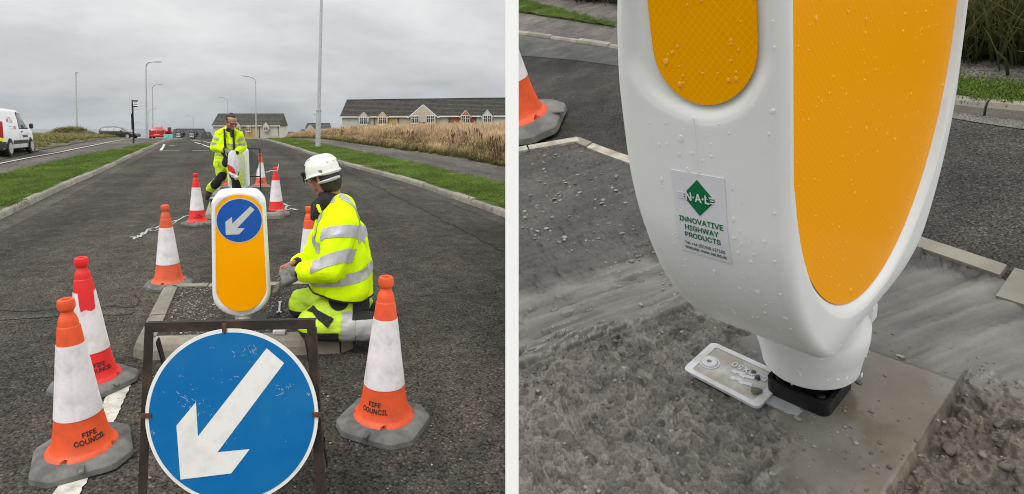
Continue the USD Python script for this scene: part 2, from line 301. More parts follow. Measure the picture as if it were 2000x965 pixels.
# painted lines, tar joints, chalk marks
def ribbon(px, w, dz=0, lift=.005, step=.25, jag=0.0, seed=0, wfun=None):
    """A flat band on the ground along a line of pixels, w metres wide, with ragged edges if jag > 0."""
    P = np.array([gp(u, v, dz) for u, v in px])[:, :2]
    s = np.r_[0, np.cumsum(np.linalg.norm(np.diff(P, axis=0), axis=1))]
    n = max(2, int(s[-1] / step)); q = np.linspace(0, s[-1], n + 1)
    X = np.stack([np.interp(q, s, P[:, 0]), np.interp(q, s, P[:, 1])], 1)
    T = np.gradient(X, axis=0); T /= np.linalg.norm(T, axis=1, keepdims=True); N = np.stack([-T[:, 1], T[:, 0]], 1)
    r = np.random.default_rng(seed + 50); ww = w * np.ones(len(q)) if wfun is None else wfun(q / s[-1]) * w
    a = ww / 2 * (1 + jag * r.normal(size=len(q))); b = ww / 2 * (1 + jag * r.normal(size=len(q)))
    A, B = X + N * a[:, None], X - N * b[:, None]
    V = np.vstack([np.c_[A, G(A[:, 1]) + dz + lift], np.c_[B, G(B[:, 1]) + dz + lift]]); k = len(q)
    i = np.arange(k - 1)
    return trimesh.Trimesh(V, np.vstack([np.stack([i, i + k, i + k + 1], 1), np.stack([i, i + k + 1, i + 1], 1)]), process=False)
pl = Thing('path_marking', kind='structure')
pl.part('edge_line', ribbon([(-60, 334), (0, 320), (60, 308), (120, 297), (180, 285), (215, 277.5), (246, 272.6)], .11, .12, .016), M['paint'])
for px, w in (([(372, 273.5), (392, 276)], .14), ([(397, 276.6), (412, 279)], .14), ([(418, 280), (440, 284.5)], .14), ([(380, 278), (392, 281.5)], .12), ([(395, 282.5), (411, 288)], .12), ([(330, 284), (342, 284)], .3), ([(376, 293.5), (408, 293.5)], .12),
              ([(560, 273), (574, 277)], .12), ([(318, 294), (352, 293.6)], .12)):
    road.part('road_marking', ribbon(px, w, 0, .007), M['paint'])
road.part('road_marking', ribbon([(314, 294), (318, 288), (321, 282)], .13, 0, .008, jag=.15), M['paint'])
road.part('road_marking', ribbon([(100, 1010), (138, 955), (205, 820), (238, 752)], .105, 0, .006, step=.02, jag=.055, seed=3), M['paint'])
def wig(px, amp, n, seed):
    r = np.random.default_rng(seed); P = np.array(px, float); s = np.linspace(0, len(P) - 1, n)
    out = np.stack([np.interp(s, range(len(P)), P[:, 0]), np.interp(s, range(len(P)), P[:, 1])], 1)
    out[1:-1] += r.normal(size=(n - 2, 2)) * amp; return [tuple(p) for p in out]
for px, amp, n, w in (([(262, 468), (272, 460), (300, 447), (330, 436), (372, 424), (400, 420)], 2.5, 26, .03), ([(285, 452), (325, 447), (350, 430)], 2, 14, .022), ([(255, 464), (276, 463)], 1, 6, .03), ([(548, 398), (566, 402), (552, 407), (580, 411)], 1.2, 10, .05)):
    road.part('chalk_mark', ribbon(wig(px, amp, n, 5), w, 0, .006, step=.03, jag=.35), M['paint_thin'])
for px, w, n in (([(-20, 608), (60, 607), (140, 603), (210, 600), (262, 601), (272, 588), (262, 575)], .012, 40), ([(640, 318), (700, 345), (760, 377), (850, 423), (940, 470), (1000, 500)], .028, 60),
               ([(-10, 636), (70, 628), (150, 622), (250, 632)], .006, 30)):
    road.part('tar_joint', ribbon(wig(px, 1.6, n, 8), w, 0, .006, step=.05, jag=.3, seed=2), M['tar'])
# a smoother patch of newer asphalt behind the left cones
road.part('asphalt_patch', ribbon([(-20, 624), (70, 619), (150, 613), (258, 612)], .085, 0, .005, step=.06, jag=.05), M['asphalt_worn'])

# ------------------------------------------------------------------ traffic islands
def island(thing, C, h, stones, top_mat, w=.15, rad=0.0):
    """C: corners of the kerb's outer foot (x, y), anticlockwise; stones laid end to end along each side, mitred at the corners."""
    P = Polygon(C)
    if rad: P = P.buffer(-rad).buffer(rad, quad_segs=4)
    ring = np.array(P.exterior.coords)[::-1] if not P.exterior.is_ccw else np.array(P.exterior.coords)
    L = LineString(ring); n = max(4, int(round(L.length / stones))); ds = L.length / n
    inner = LineString(np.array(P.buffer(-w, join_style=2).exterior.coords))
    r = np.random.default_rng(9)
    for k in range(n):
        ss = np.linspace(k * ds + .006, (k + 1) * ds - .006, 6)
        rows = []
        dz = r.normal(0, .003)
        for s in ss:
            p = np.array(L.interpolate(s).coords[0]); a = np.array(L.interpolate(max(0, s - .02)).coords[0]); b = np.array(L.interpolate(min(L.length, s + .02)).coords[0])
            t = b - a; t /= np.linalg.norm(t); nn = np.array([-t[1], t[0]])
            g = float(G(p[1])) + dz
            rows.append([[p[0] + nn[0] * o, p[1] + nn[1] * o, g + z] for o, z in ((0, -.05), (.012, h * .55), (.03, h * .86), (.055, h), (w, h), (w, -.05))])
        rows = np.array(rows); m = len(rows); F = []
        V = rows.reshape(-1, 3)
        for i in range(m - 1):
            for j in range(6):
                j2 = (j + 1) % 6; F += [[i * 6 + j, i * 6 + j2, (i + 1) * 6 + j2], [i * 6 + j, (i + 1) * 6 + j2, (i + 1) * 6 + j]]
        for j in range(1, 5): F += [[0, j + 1, j], [(m - 1) * 6, (m - 1) * 6 + j, (m - 1) * 6 + j + 1]]
        t = trimesh.Trimesh(V, F, process=False); t.fix_normals()
        thing.part('kerb_stone', t, M['kerb'] if r.random() < .65 else M['kerb2'])
    I = P.buffer(-w + .01)
    xs = np.linspace(*np.array(I.bounds)[[0, 2]], 60); ysr = np.linspace(*np.array(I.bounds)[[1, 3]], 60)
    tm = trimesh.creation.triangulate_polygon(I, engine='earcut'); tv, tf = tm
    t = trimesh.Trimesh(np.c_[tv, np.zeros(len(tv))], tf); t = t.subdivide_to_size(.05)
    t.vertices[:, 2] = G(t.vertices[:, 1]) + h - .012 + .02 * (meshkit.fbm(t.vertices * [4, 4, 0], 4, 3) - .5)
    thing.part('fill', t, top_mat, smooth=True)
    return P
IH = .11
c_fl = gp(252, 706)[:2]; c_fr = gp(700, 690)[:2]; c_bl = gp(318, 574, 0)[:2]
fdir = (c_bl - c_fl)
c_br = c_fr + fdir * 1.0
isl = Thing('traffic_island', 'kerbed island with muddy top under the kneeling worker and near bollard', 'traffic island')
ISL = island(isl, [c_fl, c_fr, c_br, c_bl], IH, .62, M['island'], rad=.12)
isl2 = Thing('traffic_island', 'low broken kerbed island in the road behind the near bollard', 'traffic island')
q = [gp(398, 428)[:2], gp(560, 428)[:2], gp(545, 372)[:2], gp(418, 372)[:2]]
ISL2 = island(isl2, q, .1, .6, M['island'], rad=.2)
# chippings and crumbs lying on the island and the road round it
def chips(n, region, zf, size, seed, squash=.5):
    r = np.random.default_rng(seed); out = []
    ico = trimesh.creation.icosahedron()
    while len(out) < n:
        b = region.bounds; x, y = r.uniform(b[0], b[2]), r.uniform(b[1], b[3])
        if not region.contains(Point(x, y)): continue
        m = ico.copy(); s = size * r.lognormal(0, .45); m.vertices *= s * r.uniform(.5, 1, 3) * [1, 1, squash]
        m.vertices += r.normal(0, .12 * s, m.vertices.shape); m.apply_transform(trimesh.transformations.rotation_matrix(r.uniform(0, 6.3), [0, 0, 1]))
        m.apply_translation([x, y, zf(x, y) + s * .15]); out.append(m)
    return cat(out)
M['chip'] = mat('pale_chippings', (.40, .385, .345), (.16, .15, .135), rough=.8, scale=11, detail=3)
single('chippings', cat([chips(420, ISL.buffer(-.16), lambda x, y: float(G(y)) + IH - .01, .006, 1), chips(500, Polygon([gp(20, 960)[:2], gp(980, 960)[:2], gp(760, 600)[:2], gp(560, 520)[:2], gp(120, 520)[:2]]).difference(ISL), lambda x, y: float(G(y)) + .004, .0045, 2)]),
       M['chip'], 'scattered pale chippings on the road and island', 'chippings', kind='stuff')

# ------------------------------------------------------------------ mesh helpers
def loft(rows, close=True, cap=True):
    """rows: (m, n, 3) rings of points; closed round n."""
    R = np.asarray(rows, float); m, n = R.shape[:2]; idx = np.arange(m * n).reshape(m, n)
    nx = np.roll(idx, -1, 1)
    q = np.stack([idx[:-1], nx[:-1], nx[1:], idx[1:]], -1)
    if not close: q = q[:, :-1]
    q = q.reshape(-1, 4); F = np.vstack([q[:, [0, 1, 2]], q[:, [0, 2, 3]]]); V = R.reshape(-1, 3)
    if cap and close:
        c0, c1 = len(V), len(V) + 1; V = np.vstack([V, R[0].mean(0), R[-1].mean(0)])
        i = idx[0]; F = np.vstack([F, np.stack([np.roll(i, -1), i, np.full(n, c0)], 1)])
        i = idx[-1]; F = np.vstack([F, np.stack([i, np.roll(i, -1), np.full(n, c1)], 1)])
    return trimesh.Trimesh(V, F, process=False)
def revolve(prof, n=40, rfun=None):
    t = np.linspace(0, 2 * np.pi, n, endpoint=False); rows = []
    for r, z in prof:
        rr = r * np.ones(n) if rfun is None else rfun(r, z, t)
        rows.append(np.stack([rr * np.cos(t), rr * np.sin(t), np.full(n, z)], 1))
    return loft(rows)
def tube(P, r, n=10):
    P = np.asarray(P, float); r = np.broadcast_to(np.asarray(r, float), (len(P),)); T = np.gradient(P, axis=0); T /= np.linalg.norm(T, axis=1, keepdims=True)
    ref = np.array([0, 0, 1.]) if abs(T[:, 2]).mean() < .8 else np.array([0, 1., 0]); rows = []
    for p, t, rr in zip(P, T, r):
        a = np.cross(t, ref); a /= np.linalg.norm(a); b = np.cross(t, a); th = np.linspace(0, 2 * np.pi, n, endpoint=False)
        rows.append(p + rr * (np.cos(th)[:, None] * a + np.sin(th)[:, None] * b))
    m = loft(rows); m.fix_normals(); return m
def rbox(sx_, sy_, sz_, r=.01, c=(0, 0, 0), n=8):
    r = min(r, .49 * min(sx_, sy_, sz_)); s = m3d.Manifold.sphere(r, n)
    pts = [s.translate((x * (sx_ / 2 - r) + c[0], y * (sy_ / 2 - r) + c[1], z * (sz_ / 2 - r) + c[2])) for x in (-1, 1) for y in (-1, 1) for z in (-1, 1)]
    return tri(m3d.Manifold.batch_hull(pts))
def bar(p0, p1, w, h, up=(0, 0, 1), r=0.0):
    p0, p1 = np.array(p0, float), np.array(p1, float); d = p1 - p0; L = np.linalg.norm(d); d /= L; up = np.array(up, float)
    s = np.cross(d, up); s /= np.linalg.norm(s); u = np.cross(s, d)
    m = rbox(L, w, h, r) if r else trimesh.creation.box([L, w, h]); T = np.eye(4); T[:3, 0], T[:3, 1], T[:3, 2], T[:3, 3] = d, s, u, (p0 + p1) / 2
    m.apply_transform(T); return m
def frame(o, x, y, z):
    T = np.eye(4); T[:3, 0], T[:3, 1], T[:3, 2], T[:3, 3] = x, y, z, o; return T
def plate(poly, d, T=None, engine='earcut'):
    gs = getattr(poly, 'geoms', [poly]); m = cat([trimesh.creation.extrude_polygon(g, d, engine=engine) for g in gs])
    if T is not None: m.apply_transform(T)
    return m
def rot(m, deg, ax, o=(0, 0, 0)):
    m = tri(m).copy(); m.apply_transform(trimesh.transformations.rotation_matrix(math.radians(deg), ax, o)); return m
def trs(m, t): m = tri(m).copy(); m.apply_translation(t); return m
def flat_text(s, h, bold=True, depth=.0016): return meshkit.text_mesh(s, h, depth, bold)
def centred(m): m = m.copy(); m.apply_translation([-(m.bounds[0][0] + m.bounds[1][0]) / 2, 0, 0]); return m

# ------------------------------------------------------------------ traffic cones
CONE = [(.0, .036), (.150, .036), (.152, .050), (.146, .060), (.137, .066), (.129, .075), (.120, .10), (.109, .15), (.0985, .22), (.083, .34), (.068, .46), (.0575, .54), (.0475, .622), (.0425, .628), (.041, .65), (.036, .668), (.028, .680), (.026, .692), (.031, .700), (.0365, .708), (.0375, .730), (.034, .745), (.027, .750), (.020, .746), (.019, .70), (.0, .70)]
def cone_r(z): return float(np.interp(z, [.06, .075, .10, .15, .22, .34, .46, .54, .622], [.142, .129, .120, .109, .0985, .083, .068, .0575, .0475]))
def make_cone(u, v, top_v, body, label, lean=(0, 0), turn=0.0, text=True, base_turn=20, sleeve_cut=None, group=None, y=None, ground=None, torn=False, Mx=None, clip=None, text_dth=0, size=None, base_kind=0):
    if Mx is None:
        P = gp(u, v) if ground is None else ground
        hpx = v - top_v; sc = size or hpx * ((P + [0, 0, .4] - EYE) @ np.array([0, CP, -SP])) / FPX / .75 / .975
        Mx = np.eye(4); Mx[:3, 3] = P
        Mx[:3, :3] = trimesh.transformations.euler_matrix(math.radians(lean[1]), math.radians(lean[0]), math.radians(turn))[:3, :3] * sc
        facing = math.atan2(-P[1], -P[0])
    else: facing = 0
    T = Thing('traffic_cone', label, 'traffic cone', M=Mx, group=group or 'traffic cones round the islands')
    cl = (lambda m: m) if clip is None else clip
    def foot(r, z, t):
        rr = np.full(len(t), r)
        if .035 < z < .062: rr = np.where((np.abs(((t * 4 / (2 * np.pi)) % 1) - .5) < .43), r, .126)
        return rr
    def base_ring(hw, z, cut, wav):
        t = np.linspace(0, 2 * np.pi, 64, endpoint=False) + math.radians(base_turn); c, s = np.cos(t - math.radians(base_turn)), np.sin(t - math.radians(base_turn))
        k = 1 / (np.abs(c) ** 7 + np.abs(s) ** 7) ** (1 / 7); k = np.minimum(k, cut / np.maximum(np.abs(c) + np.abs(s), .1) * 1.0)
        k *= 1 + wav * np.cos(4 * t + .5)
        return np.stack([hw * k * np.cos(t), hw * k * np.sin(t), np.full(64, z)], 1)
    cut = 1.60 if base_kind == 0 else 1.44
    rings = [base_ring(.205, 0, cut, .006), base_ring(.207, .004, cut, .006), base_ring(.203, .026, cut, .006), base_ring(.199, .031, cut, .006), base_ring(.168, .047, 1.5, 0)]
    tt = np.linspace(0, 2 * np.pi, 64, endpoint=False) + math.radians(base_turn)
    rings += [np.stack([.150 * np.cos(tt), .150 * np.sin(tt), np.full(64, .052)], 1), np.stack([.125 * np.cos(tt), .125 * np.sin(tt), np.full(64, .05)], 1)]
    bm = loft(rings)
    T.part('base', cl(bm), M['rubber'], smooth=24, local=True)
    tab = cat([rot(rbox(.075, .022, .012, .004, (.185, 0, .041)), a + base_turn, [0, 0, 1]) for a in (90, 270)]); T.part('base_grip', cl(tab), M['rubber'], smooth=40, local=True)
    b = T.part('cone_body', cl(revolve(CONE, 56, foot)), body, smooth=35, local=True)
    zt, zb_ = .545, .215
    n = 56; th = np.linspace(0, 2 * np.pi, n, endpoint=False); top = np.full(n, zt)
    if sleeve_cut is not None:
        d = np.abs((th - (facing + sleeve_cut) + np.pi) % (2 * np.pi) - np.pi); top = zt + .01 - .10 * (1 - np.clip((d - .62) / .12, 0, 1)) * (1 + .05 * np.sin(7 * th))
    if torn: top = top + .006 * np.sin(5 * th) * (np.sin(2 * th) > .3)
    rows = []
    for k in np.linspace(0, 1, 9):
        z = zb_ + (top - zb_) * k; r_ = np.array([cone_r(x) for x in z]) + .0022 + (.0009 * np.sin(7 * th + 11 * k) if torn else .0003 * np.sin(5 * th + 9 * k))
        rows.append(np.stack([r_ * np.cos(th), r_ * np.sin(th), z], 1))
    rows += [np.stack([(np.array([cone_r(x) for x in top]) - .002) * np.cos(th), (np.array([cone_r(x) for x in top]) - .002) * np.sin(th), top], 1)]
    T.part('reflective_sleeve', cl(loft(rows, cap=False)), M['sleeve'], smooth=50, local=True)
    if text:
        ms = []
        for s, z0, hh in (('FIFE', .138, .021), ('COUNCIL', .108, .021)):
            m = centred(flat_text(s, hh)); m = m.subdivide_to_size(.02); v_ = m.vertices.copy(); z = z0 + v_[:, 1]
            r_ = np.array([cone_r(x) for x in z]); ang = facing - math.radians(turn) + text_dth + v_[:, 0] / r_
            m.vertices = np.stack([(r_ + .0004 + v_[:, 2]) * np.cos(ang), (r_ + .0004 + v_[:, 2]) * np.sin(ang), z], 1); ms.append(m)
        T.part('lettering', cat(ms), M['letter'], local=True, parent=b)
    return T
make_cone(163, 889, 575, M['orange'], 'orange traffic cone with white sleeve nearest at lower left, FIFE COUNCIL lettering', lean=(-2.2, 0), text_dth=.32, base_turn=28)
make_cone(184, 750, 499, M['red'], 'red traffic cone with cut-down white sleeve, behind the lower-left orange cone', lean=(-2.0, 0), text_dth=.36, sleeve_cut=.15, base_turn=62)
make_cone(330, 558, 401, M['orange_old'], 'faded orange traffic cone at the back left corner of the island', text=False, base_turn=10, base_kind=1)
make_cone(386, 438, 340, M['red'], 'red traffic cone on the road left of the island bollard', text_dth=.1, base_turn=45)
make_cone(749, 826, 534, M['orange'], 'orange traffic cone with white sleeve to the right of the kneeling worker', lean=(1.0, 0), text_dth=-.42, base_turn=-24)
tc = make_cone(540, 419, 328, M['red'], 'red traffic cone with white tape tied round its tip, right of the bollard', text=False, base_turn=12)
make_cone(510, 365, 301, M['orange_old'], 'small distant orange traffic cone beside the back of the round sign', text=True, base_turn=20)
make_cone(606, 556, 404, M['orange'], 'orange traffic cone mostly hidden behind the kneeling worker', text=False, base_turn=15)
make_cone(446, 364, 302, M['red'], 'distant red traffic cone mostly hidden behind the standing worker', text=False, base_turn=30)
tp = np.array([0, 0, .69]); th = np.linspace(0, 2 * np.pi, 24)
M['tape'] = mat('white_tape', (.7, .66, .66), rough=.5)
k = tc.M
def tl_(p): return (k[:3, :3] @ np.asarray(p, float).T).T + k[:3, 3]
tc_ring = tube(tl_(np.stack([.031 * np.cos(th), .031 * np.sin(th), .69 + .004 * np.sin(3 * th)], 1)), .008, 6)
tails = [tube(tl_([[-.02, -.03, .69], [-.06, -.04, .70], [-.10, -.04, .675], [-.15, -.03, .672]]), [.006, .007, .008, .004], 5), tube(tl_([[.02, -.03, .69], [.045, -.03, .72], [.05, -.02, .76], [.062, -.02, .80]]), [.006, .008, .008, .004], 5)]
tapeT = Thing('tape_strip', 'strip of white tape knotted round the tip of a red cone', 'tape', base=tl_([0, 0, .69]))
tapeT.part('knot', tc_ring, M['tape'], smooth=True)
for t_ in tails: tapeT.part('tail', t_, M['tape'], smooth=True)

# ------------------------------------------------------------------ the round sign in its rusty frame
LEAN = math.radians(8.5); DY = 1.84
ax, up, nr = np.array([1., 0, 0]), np.array([0, math.sin(LEAN), math.cos(LEAN)]), np.array([0, -math.cos(LEAN), math.sin(LEAN)])
C0 = at(452.5, 812, DY); sgn = Thing('arrow_sign', 'large round blue keep-left sign with white arrow in a rusty standing frame', 'road sign', base=(C0[0], C0[1], 0))
def onp(u, v, off=0.0):
    """Where the ray of a pixel meets the sign's plane, in the plane's own coordinates."""
    d = ray(u, v); t = ((C0 + nr * off - EYE) @ nr) / (d @ nr); p = EYE + d * t - C0; return np.array([p @ ax, p @ up])
SF = frame(C0, ax, up, nr)
R0 = .3145
disc = Point(0, 0).buffer(R0, 64); sgn_face = sgn.part('sign_plate', plate(disc, .004, SF @ trimesh.transformations.translation_matrix([0, 0, -.004])), M['white_sheet'])
sgn.part('blue_face', plate(Point(0, 0).buffer(R0 * .957, 64), .0014, SF), M['blue'], parent=sgn_face)
arrow_px = [(521, 680), (555, 709), (425, 883), (488, 877), (452, 924), (353, 936), (345, 831), (383, 785), (387, 852)]
arrow = Polygon([onp(*p) for p in arrow_px])
sgn.part('arrow', plate(arrow, .0012, SF @ trimesh.transformations.translation_matrix([0, 0, .0014])), M['white_sheet'], parent=sgn_face)
r = np.random.default_rng(21); scr = []
def scratch(u, v, n, sp, ln, ang=None):
    for _ in range(max(2, int(n * .6))):
        c = onp(u + r.normal(0, sp), v + r.normal(0, sp * .6)); a = r.uniform(0, 3.14) if ang is None else ang + r.normal(0, .35); L = (abs(r.normal(0, ln)) + .002) * .58; w = r.uniform(.0003, .0009)
        if np.hypot(*c) > R0 * .94: continue
        d = np.array([math.cos(a), math.sin(a)]); nn = np.array([-d[1], d[0]])
        scr.append(Polygon([c - d * L, c + nn * w, c + d * L, c - nn * w]))
for a in ((492, 680, 26, 9, .008), (475, 690, 10, 10, .01), (546, 764, 22, 9, .009, .5), (566, 752, 10, 6, .007), (418, 650, 10, 6, .006), (402, 654, 7, 4, .006), (445, 744, 14, 14, .012, -.3), (362, 790, 22, 12, .010), (345, 766, 8, 10, .012, -.8), (380, 752, 6, 8, .006), (352, 735, 4, 4, .006), (392, 797, 14, 12, .007), (455, 862, 5, 10, .012, .8), (598, 735, 14, 3, .006, 1.2), (604, 770, 18, 3, .008, 1.4), (290, 818, 14, 3, .008, 1.5), (296, 845, 12, 3, .008, 1.5), (312, 940, 8, 4, .005), (500, 700, 4, 20, .004), (560, 840, 5, 30, .003), (420, 700, 6, 40, .003)): scratch(*a)
sgn.part('scratch', cat([plate(g, .0006, SF @ trimesh.transformations.translation_matrix([0, 0, .0014])) for g in scr]), M['scratch'], parent=sgn_face, kind='stuff')
def P3(u, v, off=-.02): c = onp(u, v, off); return C0 + nr * off + ax * c[0] + up * c[1]
TLc, TRc = P3(291, 640), P3(608, 633); BL, BR = P3(278, 966), P3(626, 966)
def to_ground(a, b): d = b - a; return a + d * ((.012 - a[2]) / d[2])
GL, GR = to_ground(TLc, BL), to_ground(TRc, BR)
def angle_iron(p0, p1, inward, w=.032, t=.004):
    p0, p1 = np.array(p0), np.array(p1); d = (p1 - p0) / np.linalg.norm(p1 - p0)
    return cat([bar(p0, p1, w, t, up=nr), trs(bar(p0, p1, t, w, up=nr), -np.array(inward) * (w / 2 - t / 2) - nr * (w / 2 - t * .4))])
w2 = .016
sgn.part('frame_bar', angle_iron(TLc - ax * w2, TRc + ax * w2, -up, .034), M['rust'])
sgn.part('frame_bar', trs(angle_iron(TLc - up * .017, GL, ax, .033), nr * -.0005), M['rust']); sgn.part('frame_bar', trs(angle_iron(TRc - up * .017, GR, -ax, .033), nr * -.0005), M['rust'])
sgn.part('frame_bar', angle_iron(GL + up * .08, GR + up * .08, up, .032), M['rust'])
bk = np.array([0, .44, 0])
for a, g, s in ((TLc, GL, 1), (TRc, GR, -1)): 
    top_ = a + ax * s * .024 - nr * .02 - up * .05; bt = g + bk + ax * s * .03; bt[2] = .012; sgn.part('rear_leg', bar(top_, bt, .026, .006, up=ax), M['rust'])
ra, rb_ = GL + bk * .84 + ax * .03 + np.array([0, 0, .16]), GR + bk * .84 - ax * .03 + np.array([0, 0, .16]); sgn.part('rear_brace', bar(ra, rb_, .02, .006, up=(0, 1, 0)), M['rust'])
for u0, v0, vert in ((438, 640, 1), (286, 812, 0), (619, 810, 0)):
    c = P3(u0, v0, .004); sgn.part('clip', bar(c - (up * .018 if vert else ax * .018), c + (up * .016 if vert else ax * .018), .016 if vert else .018, .008, up=nr, r=.003), M['rust2'])

# ------------------------------------------------------------------ bollards: a lofted shell with panels set into its faces
def bollard_shell(a_of, b_of, zs, r, front=None, side=None, nx=70, ny=36, back=None):
    """a_of, b_of: half width and half depth at height z; front/side: (signed distance function, depth, edge width) of the recess in the -y and -x faces."""
    rows = []
    for z in zs:
        a, b = max(float(a_of(z)), .004), max(float(b_of(z)), .004); rr = min(r, a * .95, b * .95); P = []
        xs = np.linspace(-(a - rr), a - rr, nx); ysd = np.linspace(-(b - rr), b - rr, ny); q = np.linspace(0, np.pi / 2, 7)[1:-1]
        P += [(x, -b, 0) for x in xs]; P += [(a - rr + rr * math.sin(t), -(b - rr) - rr * math.cos(t), 9) for t in q]
        P += [(a, y, 1) for y in ysd]; P += [(a - rr + rr * math.cos(t), b - rr + rr * math.sin(t), 9) for t in q]
        P += [(x, b, 2) for x in xs[::-1]]; P += [(-(a - rr) - rr * math.sin(t), b - rr + rr * math.cos(t), 9) for t in q]
        P += [(-a, y, 3) for y in ysd[::-1]]; P += [(-(a - rr) - rr * math.cos(t), -(b - rr) - rr * math.sin(t), 9) for t in q]
        P = np.array(P); P3_ = np.c_[P[:, 0], P[:, 1], np.full(len(P), z)]
        if front is not None:
            k = P[:, 2] == 0; s = front[0](P[k, 0], z); P3_[k, 1] += front[1] * (lambda t: t * t * (3 - 2 * t))(np.clip((front[2] * .5 - s) / front[2], 0, 1))
        if side is not None:
            k = P[:, 2] == 3; s = side[0](P[k, 1], z); P3_[k, 0] += side[1] * (lambda t: t * t * (3 - 2 * t))(np.clip((side[2] * .5 - s) / side[2], 0, 1))
        rows.append(P3_)
    return loft(rows)
def stad_sdf(w, z0, e, ztop=None):
    """Roughly signed distance to a tongue of half width w whose round lower end reaches down to z0 (round upper end at ztop)."""
    h = w * e
    def f(x, z):
        x = np.abs(x)
        if z < z0 + h: return (np.sqrt((x / w) ** 2 + ((z0 + h - z) / h) ** 2) - 1) * w * (1 if e < 1.5 else 1.1)
        if ztop is not None and z > ztop - w: return np.sqrt(x ** 2 + (z - ztop + w) ** 2) - w
        return x - w
    return f
def stad_poly(w, z0, e, ztop, round_top):
    t = np.linspace(np.pi, 2 * np.pi, 48); p = list(zip(w * np.cos(t), z0 + w * e + w * e * np.sin(t)))
    if round_top: t = np.linspace(0, np.pi, 48); p += list(zip(w * np.cos(t), ztop - w + w * np.sin(t)))
    else: p += [(w, ztop), (-w, ztop)]
    return Polygon(p)
def retro(name, col, cell=60, dark=.78):
    """Retroreflective sheeting: a fine net of diamond cells in a slightly paler seal pattern."""
    return usdkit.material(stage, f'/World/Looks/{name}', {
        'geo': ('texture_coordinate', {}), 'sep': ('separate_xyz', {}),
        'u': ('math', {'math_type': 'add'}), 'w': ('math', {'math_type': 'subtract'}), 'hx': ('math', {'math_type': 'add'}), 'hz': ('math', {'math_type': 'multiply', 'value2': .78}),
        'us': ('math', {'math_type': 'multiply', 'value2': cell}), 'ws': ('math', {'math_type': 'multiply', 'value2': cell}), 'uf': ('math', {'math_type': 'fraction'}), 'wf': ('math', {'math_type': 'fraction'}),
        'ua': ('math', {'math_type': 'subtract', 'value2': .5}), 'wa': ('math', {'math_type': 'subtract', 'value2': .5}), 'ub': ('math', {'math_type': 'absolute'}), 'wb': ('math', {'math_type': 'absolute'}), 'mx': ('math', {'math_type': 'maximum'}),
        'r': ('rgb_ramp', {'ramp': [(0.0, tuple(c * dark for c in col)), (.40, tuple(c * dark for c in col)), (.45, tuple(min(1, c) for c in col)), (1, tuple(min(1, c) for c in col))]}),
        'p': ('principled_bsdf', {'roughness': .35, 'specular_ior_level': .06}),
    }, [('geo.object', 'sep.vector'), ('sep.x', 'hx.value1'), ('sep.y', 'hx.value2'), ('sep.z', 'hz.value1'), ('hx.value', 'u.value1'), ('hz.value', 'u.value2'), ('hx.value', 'w.value1'), ('hz.value', 'w.value2'),
        ('u.value', 'us.value1'), ('w.value', 'ws.value1'), ('us.value', 'uf.value1'), ('ws.value', 'wf.value1'), ('uf.value', 'ua.value1'), ('wf.value', 'wa.value1'), ('ua.value', 'ub.value1'), ('wa.value', 'wb.value1'),
        ('ub.value', 'mx.value1'), ('wb.value', 'mx.value2'), ('mx.value', 'r.fac'), ('r.color', 'p.base_color')], surface='p.BSDF')
M['amber'] = retro('amber_sheeting', (1.0, .40, .0), 70, .95)
M['amber_net'] = retro('amber_sheeting_net', (1.0, .40, .0), 118, .93)
M['collar'] = mat('collar_white', (.66, .67, .66), rough=.45)

# the bollard on the island
BY = 3.75; s_ = BY / FPX
bb = at(474.5, 612, BY); bt_ = at(474.5, 369.5, BY); base_z = float(G(BY)) + IH
H = bt_[2] - bb[2]; bol = Thing('traffic_bollard', 'white keep-left bollard with yellow panel and blue arrow disc on the island', 'traffic bollard',
    M=frame([bb[0], bb[1], bb[2]], [math.cos(.235), math.sin(.235), 0], [-math.sin(.235), math.cos(.235), 0], [0, 0, 1]))
def a_tap(z): return .204 - .024 * z / H
def aA(z):
    a = a_tap(z); zc = .20
    if z < zc: a *= max(0, 1 - ((zc - z) / zc) ** 2.1) ** (1 / 2.1)
    if z > H - .085: a = min(a, a_tap(z) - .058 * ((z - H + .085) / .085) ** 1.5 - .02 * max(0, (z - H + .010) / .010) ** 2)
    return a
def bA(z): return .1 - .035 * np.clip((.14 - z) / .14, 0, 1) ** 2 - .03 * np.clip((z - H + .05) / .05, 0, 1) ** 2
zsA = np.unique(np.r_[.2 * (1 - np.cos(np.linspace(0.02, np.pi / 2, 26))), np.linspace(.2, H - .09, 50), H - .085 * (1 - np.sin(np.linspace(0, np.pi / 2, 16)))])
fA = stad_sdf(.178, .045, 1.05, H - .024)
body_ = bol.part('shell', bollard_shell(aA, bA, zsA, .03, (fA, .008, .012)), M['white_plastic'], smooth=30, local=True)
XZ = np.array([[1, 0, 0, 0], [0, 0, -1, 0], [0, 1, 0, 0], [0, 0, 0, 1]], float)      # polygon (x, z), thickness towards -y
def yface(poly, y, d): m = plate(poly, d); m.apply_transform(XZ); m.apply_translation([0, y, 0]); return m
pan = bol.part('yellow_panel', yface(stad_poly(.174, .049, 1.05, H - .028, True), -.0935, .001), M['amber'], local=True)
dc = np.array([.0, at(474.5, 426.5, BY)[2] - bb[2]])
bol.part('ring', yface(Point(dc).buffer(.156, 48), -.0945, .001), M['grey_sheet'], local=True, parent=pan)
bol.part('arrow_disc', yface(Point(dc).buffer(.150, 48), -.0955, .001), M['blue2'], local=True, parent=pan)
arr = [(496, 399), (503.5, 406), (470, 441), (484, 442), (473, 453.5), (448.5, 453.5), (448.5, 428), (461, 418.5), (461, 432)]
bol.part('arrow', yface(Polygon([((u - 474.5) * s_ * 1.0 + dc[0], dc[1] - (v - 426.5) * s_ * .995) for u, v in arr]), -.0965, .001), M['grey_sheet'], local=True, parent=pan)
